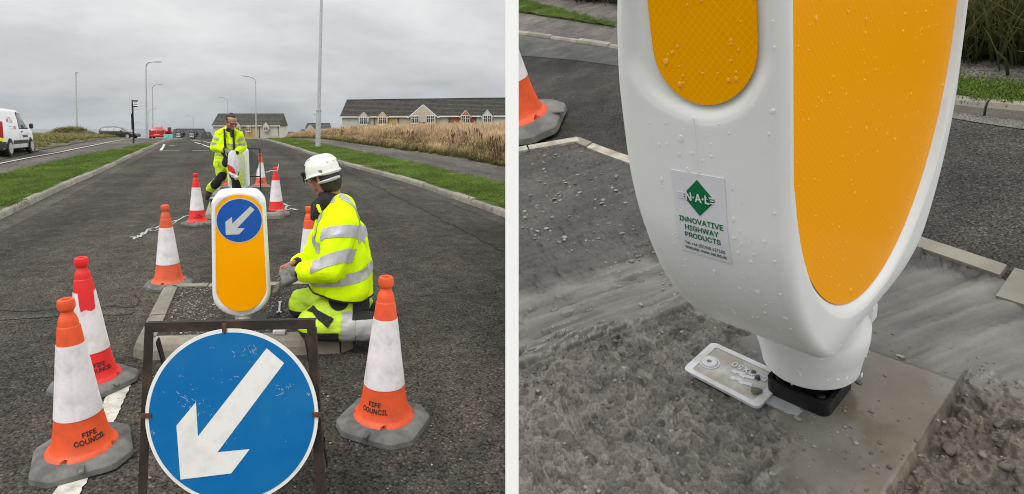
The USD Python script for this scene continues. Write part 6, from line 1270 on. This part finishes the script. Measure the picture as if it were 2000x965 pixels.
# the kerb across the island's far end
ea, eb = np.array([.725, 1.10]), np.array([.42, 1.47]); ed = (eb - ea) / np.linalg.norm(eb - ea); en = np.array([-ed[1], ed[0]]) 
for k in range(3):
    p, q_ = ea + ed * (.2 * k + .003), ea + ed * (.2 * k + .197); w_ = -ed[::-1] * 0 + np.array([-.6, -.8]) * .045
    m_ = plate(Polygon([p, q_, q_ + w_, p + w_]), .06); m_.apply_translation([0, 0, GZ - .05]); m_ = cutB(m_)
    if len(m_.faces) > 6: nk.part('kerb_stone', m_, M['kerb_pale'], local=True)
vgy = np.linspace(-1.0, .95, 24); vg2 = np.linspace(1.95, 4.2, 16)
M['asphalt_p2'] = asphalt('far_pavement', (.115, .107, .10), (.16, .15, .142), (.21, .20, .19), 140, bump=.25, big=1.2)
single('far_pavement', poly_sheet([(float(FK(y)) + .03, y) for y in ysq] + [(float(HG(y)) + 1.6, y) for y in ysq[::-1]], GZ + .004, .2).apply_transform(MB), M['asphalt_p2'], kind='structure', smooth=True)
vA = [(float(FK(y)) + .045, y) for y in vgy] + [(float(FK(y)) + .045 + min(.11, max(0.005, (.95 - y) * .25)), y) for y in vgy[::-1]]
vB = [(float(FK(y)) + .26 + .10 * (y - 1.95), y) for y in vg2] + [(float(FK(y)) + .28 + .24 * (y - 1.95), y) for y in vg2[::-1]]
single('far_verge', cat([poly_sheet(vA, GZ + .018, .05, .02, 3), poly_sheet(vB, GZ + .02, .08, .03, 4)]).apply_transform(MB), M['grass_soil'], kind='structure', smooth=True)
single('far_field', poly_sheet([(float(HG(y)), y) for y in ysq] + [(float(HG(y)) + 1.5, y) for y in ysq[::-1]], GZ + .02, .12, .06, 6).apply_transform(MB), M['field'], kind='structure', smooth=True)
rb = np.random.default_rng(77); hp_, hs_, gp_, gs_ = [], [], [], []
def inside(p): return (np.array(p) - oB) @ cutL > .02
while len(hp_) < 1500:
    y = rb.uniform(-.9, 4.0); d = .02 + 1.2 * rb.random() ** 1.6; p = (float(HG(y)) + d, y, GZ + .02)
    if inside(p): hp_.append(p); hs_.append(np.clip(.22 + .5 * d, .2, .42) * (.8 + .5 * rb.random()))
pa, pb = Polygon(vA), Polygon(vB)
while len(gp_) < 1600:
    P_ = pa if rb.random() < .5 else pb; b = P_.bounds; x, y = rb.uniform(b[0], b[2]), rb.uniform(b[1], b[3])
    if P_.contains(Point(x, y)) and inside((x, y, GZ)): gp_.append((x, y, GZ + .02)); gs_.append(rb.uniform(.14, .27))
HED = [tuft(46, .62, .17, .012, (.018, .024, .009), (.095, .105, .035), s + 90, .55) for s in range(3)] + [tuft(40, .7, .16, .011, (.03, .03, .012), (.19, .16, .07), 97, .45)]
scatter('hedge_grass', 'dark overgrown grass behind the far pavement of the close-up', 'grass', HED, hp_, hs_, M['blade'], 11, .2, MW=MB)
DRY2 = [tuft(34, 1.0, .16, .010, (.16, .13, .08), (.50, .42, .34), s + 100, .2, .7, (.5, .41, .33)) for s in range(2)]
hq = [(float(HG(y)) + .75 + .5 * rb.random(), y, GZ + .05) for y in rb.uniform(-.8, 1.2, 420)]; scatter('dry_grass', 'pale dry grass at the top right corner behind the dark grass', 'grass', DRY2, hq, rb.uniform(.50, .70, len(hq)), M['blade'], 12, .1, MW=MB)
scatter('verge_grass', 'short green grass on the far verge of the close-up', 'grass', TURF, gp_, gs_, M['blade'], 13, .2, MW=MB)
# stones and crumbs on the mud
def mud_z(x, y): return float(mud(np.array([x]), np.array([y]))[0][0]) + GZ
def stone(s, r_, sq=.6):
    m = trimesh.creation.icosphere(1, 1.0); m.vertices *= (1 + .55 * (meshkit.noise(m.vertices * 1.3 + r_.uniform(0, 50), 3) - .5)[:, None] * 2) * np.array([r_.uniform(.7, 1.2), r_.uniform(.6, 1), sq * r_.uniform(.7, 1.2)]) * s
    m.apply_transform(trimesh.transformations.rotation_matrix(r_.uniform(0, 6.3), [0, 0, 1])); return m
M['pebble'] = mat('wet_stones', (.07, .065, .056), (.24, .225, .195), rough=.4, scale=16, detail=2, lo=.35, hi=.65, bump=.3, bscale=200, bdist=.002); M['clod'] = mat('mud_clods', (.055, .049, .040), (.125, .112, .093), rough=.65, scale=30, detail=6, bump=.8, bscale=170, bdist=.003)
sm, cm = [], []
xy = np.c_[rb.uniform(-.5, .20, 6500), rb.uniform(-.40, .45, 6500)]; ss_ = (xy - ga) @ gn
ok = ((np.c_[xy, np.full(len(xy), GZ)] - oB) @ cutL > .02) & (((ss_ < -.01) & ~((xy[:, 0] > -.07) & (xy[:, 1] > -.157) & (xy[:, 1] < .12) & (rb.random(len(xy)) < .72))) | (rb.random(len(xy)) < .05)) & (np.hypot(xy[:, 0] + .04, xy[:, 1] - .07) > .10)
for x, y in xy[ok][:1900]:
    s = .0016 * rb.lognormal(0, .55); m = stone(min(s, .0055), rb); m.apply_translation([x, y, mud_z(x, y) + s * .12]); (sm if rb.random() < .5 else cm).append(m)
for x, y in np.c_[rb.uniform(-.35, .1, 150), rb.uniform(-.36, -.165, 150)]:
    if ((np.array([x, y, GZ]) - oB) @ cutL) > .02: s = .0040 * rb.lognormal(0, .6); m = stone(min(s, .011), rb); m.apply_translation([x, y, mud_z(x, y) + s * .1]); cm.append(m)
for x, y in np.c_[rb.uniform(.08, .72, 520), rb.uniform(.30, 1.2, 520)]:
    if x < float(kx(np.clip(y, -.9, 1.3))) - .06 and ((np.array([x, y, GZ]) - oB) @ cutL) > .02: s = .0034 * rb.lognormal(0, .45); m = stone(min(s, .008), rb, .35); m.apply_translation([x, y, mud_z(x, y) + .001]); sm.append(m)
single('wet_gravel', cat(sm).apply_transform(MB), M['pebble'], 'wet stones and pale crumbs scattered on the mud of the close-up', 'gravel', kind='stuff', smooth=50); single('mud_clods', cat(cm).apply_transform(MB), M['clod'], 'crumbs and clods of mud scattered on the ground of the close-up', 'mud', kind='stuff', smooth=60)

# --- the big bollard
big = Thing('traffic_bollard', 'large white bollard close up with two yellow panels, sticker and rain drops', 'traffic bollard', M=MB)
def aL_(z): return W_ / 2 if z >= ZC else W_ / 2 * max(0, 1 - ((ZC - z) / (ZC - ZB)) ** EX) ** (1 / EX)
def bL_(z): return D_ / 2 - .030 * np.clip((.21 - z) / .115, 0, 1) ** 2.2
zsL = np.unique(np.r_[ZB + (ZC - ZB) * (1 - np.cos(np.linspace(.03, np.pi / 2, 90))), np.linspace(ZC, 1.12, 120)])
fs = (stad_sdf(WF + .006, Z2 - .006, E2), .012, .016); ss2 = (stad_sdf(WI + .009, Z1 - .012, E1), .008, .016)
shm = bollard_shell(aL_, bL_, zsL, .018, fs, ss2, nx=120, ny=70); swell = PchipInterpolator([0, .12, .2, .37, .5, .6, .68, .75, 1.2], [0, .002, .009, .021, .033, .031, .023, .012, -.02])
yy = shm.vertices[:, 1]; shm.vertices[:, 1] = np.where(yy > .02, yy + swell(shm.vertices[:, 2]) * (yy - .02) / .065, yy)
sh = big.part('shell', shm, M['white_plastic'], smooth=30, local=True)
big.part('front_panel', yface(stad_poly(WF, Z2, E2, 1.10, False), -D_ / 2 + .0095, .001), M['amber_net'], local=True)
YZ = np.array([[0, 0, -1, 0], [-1, 0, 0, 0], [0, 1, 0, 0], [0, 0, 0, 1]], float)       # polygon (-y, z), thickness towards -x
def xface(poly, x, d): m = plate(poly, d); m.apply_transform(YZ); m.apply_translation([x, 0, 0]); return m
M['amber_side'] = retro('amber_sheeting_side', (1.0, .42, .0), 128, .88)
big.part('side_panel', xface(stad_poly(WI, Z1, E1, 1.10, False), -W_ / 2 + .006, .0012), M['amber_side'], local=True)
big.part('moulding_seam', trs(rbox(.0012, .0016, .16, .0004, (0, 0, 0)), [-W_ / 2 - .0002, .012, .50]), M['white_plastic'], local=True, parent=sh)
big.part('collar', revolve([(.058, -.004), (.0665, -.003), (.0682, .0), (.0705, .02), (.0742, .047), (.0765, .053), (.0785, .075), (.0785, .095), (.066, .135), (.02, .14)], 72), M['white_plastic'], smooth=35, local=True)
hook = big.part('collar_clip', cat([rbox(.022, .012, .034, .005, (.068, -.058, .090)), rbox(.018, .018, .010, .004, (.068, -.053, .072))]), M['white_plastic'], smooth=40, local=True)
# black socket: ribbed box with a hollow top
def rr_rect(a, b, r_): return Polygon([(-a, -b), (a, -b), (a, b), (-a, b)]).buffer(-r_).buffer(r_, quad_segs=5)
so = Thing('ground_socket', 'black plastic ground socket under the big bollard collar', 'socket', M=MB @ trimesh.transformations.translation_matrix([-.021, -.008, -.020]))
o1, i1 = rr_rect(.048, .047, .013), rr_rect(.042, .041, .009)
so.part('rim', trs(plate(o1.difference(i1), .050), [0, 0, -.046]), M['black'], smooth=30, local=True); so.part('floor', trs(plate(i1, .018), [0, 0, -.044]), M['black'], local=True)
so.part('post', revolve([(.0, -.03), (.030, -.03), (.030, .004), (.034, .006), (.034, .016), (.03, .020), (0, .020)], 32), M['black'], smooth=35, local=True)
for a in (0, 90, 180, 270): so.part('rib', rot(rbox(.010, .012, .036, .003, (.045, 0, -.014)), a + 45, [0, 0, 1]), M['black'], local=True)
so.part('flange', trs(plate(rr_rect(.052, .051, .014), .012), [0, 0, -.047]), M['black'], smooth=30, local=True)
# steel lid and the plate under it
M['lid'] = mat('lid_metal', (.50, .51, .55), (.36, .345, .31), rough=.38, scale=26, detail=8, lo=.44, hi=.72, bump=.35, bscale=150, bdist=.002); M['lid_mud'] = mat('lid_muddy', (.42, .415, .40), (.24, .22, .19), rough=.42, scale=20, detail=8, lo=.34, hi=.60, bump=.3, bscale=120, bdist=.002); M['bed'] = mat('wet_plate', (.30, .315, .34), (.20, .205, .21), rough=.2, scale=18, detail=6)
LA = 1.5294; lc = np.array([-.0618, .0967]); LX = np.array([math.cos(LA), math.sin(LA), 0]); LY = np.array([-math.sin(LA), math.cos(LA), 0]); TL = frame([lc[0], lc[1], GZ - .006], LX, LY, [0, 0, 1])
LM = MB @ TL; lid = Thing('access_lid', 'pale metal access lid with raised lettering beside the black socket', 'lid', M=LM)
ll, lw = .0700, .0490; o2, i2 = rr_rect(ll, lw, .010), rr_rect(ll - .013, lw - .010, .005)
lid.part('rim', trs(plate(o2.difference(i2), .0065), [0, 0, .0070]), M['lid'], smooth=30, local=True); lid.part('lid_plate', trs(plate(i2, .0055), [0, 0, .0068]), M['lid_mud'], local=True); lid.part('edge_seal', trs(plate(rr_rect(ll - .001, lw - .001, .010), .0085), [0, 0, -.0015]), M['black'], local=True)
bs_ = lid.part('boss', trs(revolve([(.0042, .0), (.0042, .0048), (.0125, .0048), (.0142, .003), (.0142, 0)], 28), [ll - .026, .004, .012]), M['lid'], smooth=35, local=True); lid.part('boss_ring', trs(plate(Point(0, 0).buffer(.0175).difference(Point(0, 0).buffer(.0150)), .0022), [ll - .026, .004, .0120]), M['lid'], local=True)
tx = flat_text('SSGX50', .0115, True, .0018); TT = frame([-.050, -lw + .0245, .0122], [1, 0, 0], [0, 1, 0], [0, 0, 1]); tx.apply_transform(TT); lid.part('lettering', tx, M['lid'], local=True)
for k, (x, y, a, s) in enumerate(((-.004, -.004, 20, 1.0), (-.020, -.004, 20, 1.1), (-.010, .012, 20, .9), (-.026, .012, 20, 1.0))):
    lid.part('arrow_motif', rot(plate(Polygon([(-.012 * s, -.0035), (.002, -.0028), (.0015, -.0065), (.011 * s, 0), (.0015, .0065), (.002, .0028), (-.012 * s, .0035)]), .0018), a, [0, 0, 1]).apply_translation([x, y, .0122]), M['lid'], local=True)
for x, y, s in ((-.050, .018, .0075), (-.036, -.012, .006), (-.024, -.022, .0045)):
    tag_p = np.array([LM @ np.array([x, y, .014, 1])])[0][:3]
    m = stone(s, rb, .8); m.apply_transform(LM @ trimesh.transformations.translation_matrix([x, y, .0135 + s * .35])); k = numbered('/World', 'mud_lump'); pr = usdkit.mesh(stage, k, m, M['clod'], smooth=60)
    tag(pr.GetPrim(), {.0075: 'largest dark lump of mud on the metal lid, near its front edge', .006: 'middle-sized lump of mud on the metal lid next to the socket', .0045: 'smallest lump of mud on the metal lid by the raised lettering'}[s], 'mud lump', 'mud lumps on the lid')
bedp = trs(plate(rr_rect(.070, .030, .010), .0045), [0, 0, 0]); bedp.apply_transform(frame([-.062, .008, GZ - .0015], LX, LY, [0, 0, 1])); single('socket_plate', bedp.apply_transform(MB), M['bed'], 'wet blue-grey metal plate under the lid and the black socket', 'plate')
# sticker: green diamond with the maker's initials, and its lines of text
M['sticker'] = mat('sticker_paper', (.70, .70, .76), rough=.4); M['green'] = mat('sticker_green', (.0, .135, .045), rough=.45); M['ink'] = mat('sticker_ink', (.02, .07, .04), rough=.5)
sx0 = -W_ / 2
def on_side(m, y0, z0, h0):
    """Flat lettering (x right, y up) laid on the side face: right is -y."""
    m = m.copy(); v = m.vertices.copy(); zz = z0 + v[:, 1]; a = np.array([aL_(q) for q in zz]); m.vertices = np.c_[-a - h0 - v[:, 2], y0 - v[:, 0], zz]; return m
st = Thing('maker_sticker', 'sticker with green diamond and contact lines on the side of the big bollard', 'sticker', M=MB)
def sheet(poly, d, size=.012): m = plate(poly, d); return m.subdivide_to_size(size)
st.part('paper', on_side(sheet(Polygon([(-.033, -.064), (.033, -.064), (.033, .064), (-.033, .064)]), .0005), .014, .440, .0003), M['sticker'], local=True)
sp = lambda m, x, z, h=.0009: on_side(m, .014 - x, .440 + z, h)
dia = st.part('diamond', sp(sheet(Polygon([(-.0205, 0), (0, .0265), (.0205, 0), (0, -.0265)]), .0003), .000, .029), M['green'], local=True)
for a in (-.0045, -.0008, .0029):
    for x0, x1 in ((-.0275, -.0165), (.0145, .0195)): st.part('stripe', sp(sheet(Polygon([(x0, a), (x1, a), (x1, a + .0017), (x0, a + .0017)]), .0002), 0, .029, .0013), M['sticker'], local=True, parent=dia)
def lab(s, h, x, z, bold=True, hh=.0009, wid=None):
    m = centred(flat_text(s, h, bold, .0003)); 
    if wid: m.vertices[:, 0] *= wid / m.extents[0]
    return sp(m, x, z, hh)
st.part('initials', lab('N·A·L', .0115, -.001, .0236, True, .0017, .030), M['sticker'], local=True, parent=dia); st.part('initials_edge', lab('LTD', .003, .0145, .0305, False, .0017), M['sticker'], local=True, parent=dia)
for s, z, w_ in (('INNOVATIVE', -.0115, .056), ('HIGHWAY', -.0240, .043), ('PRODUCTS', -.0362, .046)): st.part('text_line', lab(s, .0078, .0, z, True, .0009, w_), M['green'], local=True)
for s, z, w_ in (('Tel: +44 (0)1905 427100', -.0495, .0515), ('Website: www.nal.ltd.uk', -.0580, .0535)): st.part('text_line', lab(s, .0052, .001, z, False, .0009, w_), M['ink'], local=True)
# rain drops on the bollard
M['water'] = usdkit.material(stage, '/World/Looks/water_drop', {'g': ('glossy_bsdf', {'color': (1, 1, 1), 'roughness': .06}), 't': ('transparent_bsdf', {'color': (.98, .98, .98)}), 'd': ('diffuse_bsdf', {'color': (.95, .95, .95)}), 'm': ('mix_closure', {'fac': .30}), 'm2': ('mix_closure', {'fac': .16})}, [('t.BSDF', 'm.closure1'), ('d.BSDF', 'm.closure2'), ('m.closure', 'm2.closure1'), ('g.BSDF', 'm2.closure2')], surface='m2.closure')
dm, side_a = [], []
ico = trimesh.creation.icosphere(2, 1.0)
def drop(p, n, s, el=1.0):
    m = ico.copy(); m.vertices *= [s * .42, s, s * el]; a = np.array(n, float); up_ = np.array([0, 0, 1.]); t = np.cross(up_, a); t /= np.linalg.norm(t); m.apply_transform(frame(np.array(p), a, t, np.cross(a, t))); dm.append(m)
for _ in range(230):
    z = .10 + .62 * rb.random() ** 1.2; yv = rb.uniform(-.075, .070); a = aL_(z)
    if z > Z1 - .02 and abs(yv) < WI + .012: continue
    sl_ = (aL_(z + .004) - aL_(z - .004)) / .008; n = np.array([-1, 0, sl_ * -1.0 if sl_ else 0]); n = np.array([-1, 0, -sl_]); n /= np.linalg.norm(n); s = .0013 * rb.lognormal(0, .45); drop((-a, yv, z), n, min(s, .0036), rb.uniform(1, 1.5))
n_white = len(dm)
for _ in range(330):
    x, z = rb.uniform(-WF, WF), rb.uniform(Z2, .75)
    if fs[0](np.array([x]), z)[0] > -.012: continue
    side_a.append(1); drop((x, -D_ / 2 + .0085, z), (0, -1, 0), .0010 * rb.lognormal(0, .35), rb.uniform(1, 1.5))
for _ in range(26):
    z = rb.uniform(Z1 + .02, .74); yv = rb.uniform(-WI + .012, WI - .012); drop((-W_ / 2 + .0048, yv, z), (-1, 0, 0), .0014 * rb.lognormal(0, .3), 1.3)
n_amb = len(dm)
for _ in range(22):
    a = rb.uniform(math.pi, 1.75 * math.pi); z = rb.uniform(0, .05); q_ = .071 + z * .17; drop((q_ * math.cos(a), q_ * math.sin(a), z), (math.cos(a), math.sin(a), 0), .0012 * rb.lognormal(0, .4), 1.3)
M['water_amber'] = usdkit.material(stage, '/World/Looks/water_drop_on_amber', {'g': ('glossy_bsdf', {'color': (1, 1, 1), 'roughness': .06}), 't': ('transparent_bsdf', {'color': (1, .98, .9)}), 'd': ('diffuse_bsdf', {'color': (1, .56, .05)}), 'm': ('mix_closure', {'fac': .45}), 'm2': ('mix_closure', {'fac': .10})}, [('t.BSDF', 'm.closure1'), ('d.BSDF', 'm.closure2'), ('m.closure', 'm2.closure1'), ('g.BSDF', 'm2.closure2')], surface='m2.closure')
n_w = n_white; big.part('rain_drop', cat(dm[:n_w] + dm[n_amb:]), M['water'], smooth=True, local=True, kind='stuff'); big.part('rain_drop', cat(dm[n_w:n_amb]), M['water_amber'], smooth=True, local=True, kind='stuff')
# cone at the end of the close-up's island, standing hard against the board
cpos = lb_(1004, 248); csc = 1.02 * np.linalg.norm(lb_(1066, 246) - cpos) / .15
TC = MB @ trimesh.transformations.translation_matrix(cpos) @ np.diag([csc, csc, csc, 1.0]); ITC = np.linalg.inv(TC); oc = ITC[:3, :3] @ EYE + ITC[:3, 3]; nc = ITC[:3, :3] @ cutn
def clipc(m): return tri(m).slice_plane(oc, nc / np.linalg.norm(nc))
make_cone(1004, 248, 0, M['orange'], 'orange cone at the left edge of the close-up, cut off by the white board', text=False, Mx=TC, clip=clipc, base_turn=30)

# --- the white board added between the two places; its panel bounces light
M['board'] = mat('white_board', (.88, .88, .88), rough=.6)
DN = .50
def bp(u, v, dep): d = ray(u, v); f = np.array([0, CP, -SP]); return EYE + d * (dep / (d @ f))
bd = Thing('partition_board', 'narrow white upright board standing between the road and the close-up', 'board', base=(bp(1000, 480, DN)[0], DN, 0))
def slab_at(prof, half_u0):
    """A board in the upright plane between the two places: prof gives (v, depth) corners; its thickness is the same all along."""
    w = half_u0 / FPX * DN; L = [bp(1000, v, d) - np.array([w, 0, 0]) for v, d in prof]; R = [bp(1000, v, d) + np.array([w, 0, 0]) for v, d in prof]
    k = len(prof); cs, fs = trimesh.creation.triangulate_polygon(Polygon([(d, (bp(1000, v, d))[2]) for v, d in prof]), engine='earcut')
    idx = [int(np.argmin([np.hypot(c[0] - d, c[1] - bp(1000, v, d)[2]) for v, d in prof])) for c in cs]; fs = np.array(idx)[fs]
    F = [list(f) for f in fs] + [[f[0] + k, f[2] + k, f[1] + k] for f in fs] + [[a, (a + 1) % k, k + (a + 1) % k] for a in range(k)] + [[a, k + (a + 1) % k, k + a] for a in range(k)]
    m = trimesh.Trimesh(np.array(L + R), F, process=False); m.fix_normals(); return m
bd.part('post', slab_at([(-30, DN), (-30, DN + .03), (1000, DN + .03), (1000, DN)], 13), M['board'])
tops = []
for v in (1040, 900, 760, 620, 480, 340, 220, 130, 70, 20): tops.append((v - 10, float((MB @ np.r_[lb_(1003, v), 1])[:3] @ np.array([0, CP, -SP]) - EYE @ np.array([0, CP, -SP]))))
low = [(250 + FPX * 1.48 / d * 1.0, d) for _, d in tops[::-1]]
bd.part('panel', slab_at(tops + low, 11), M['board'])  # added along the bank behind the post, its white side bouncing light onto the road
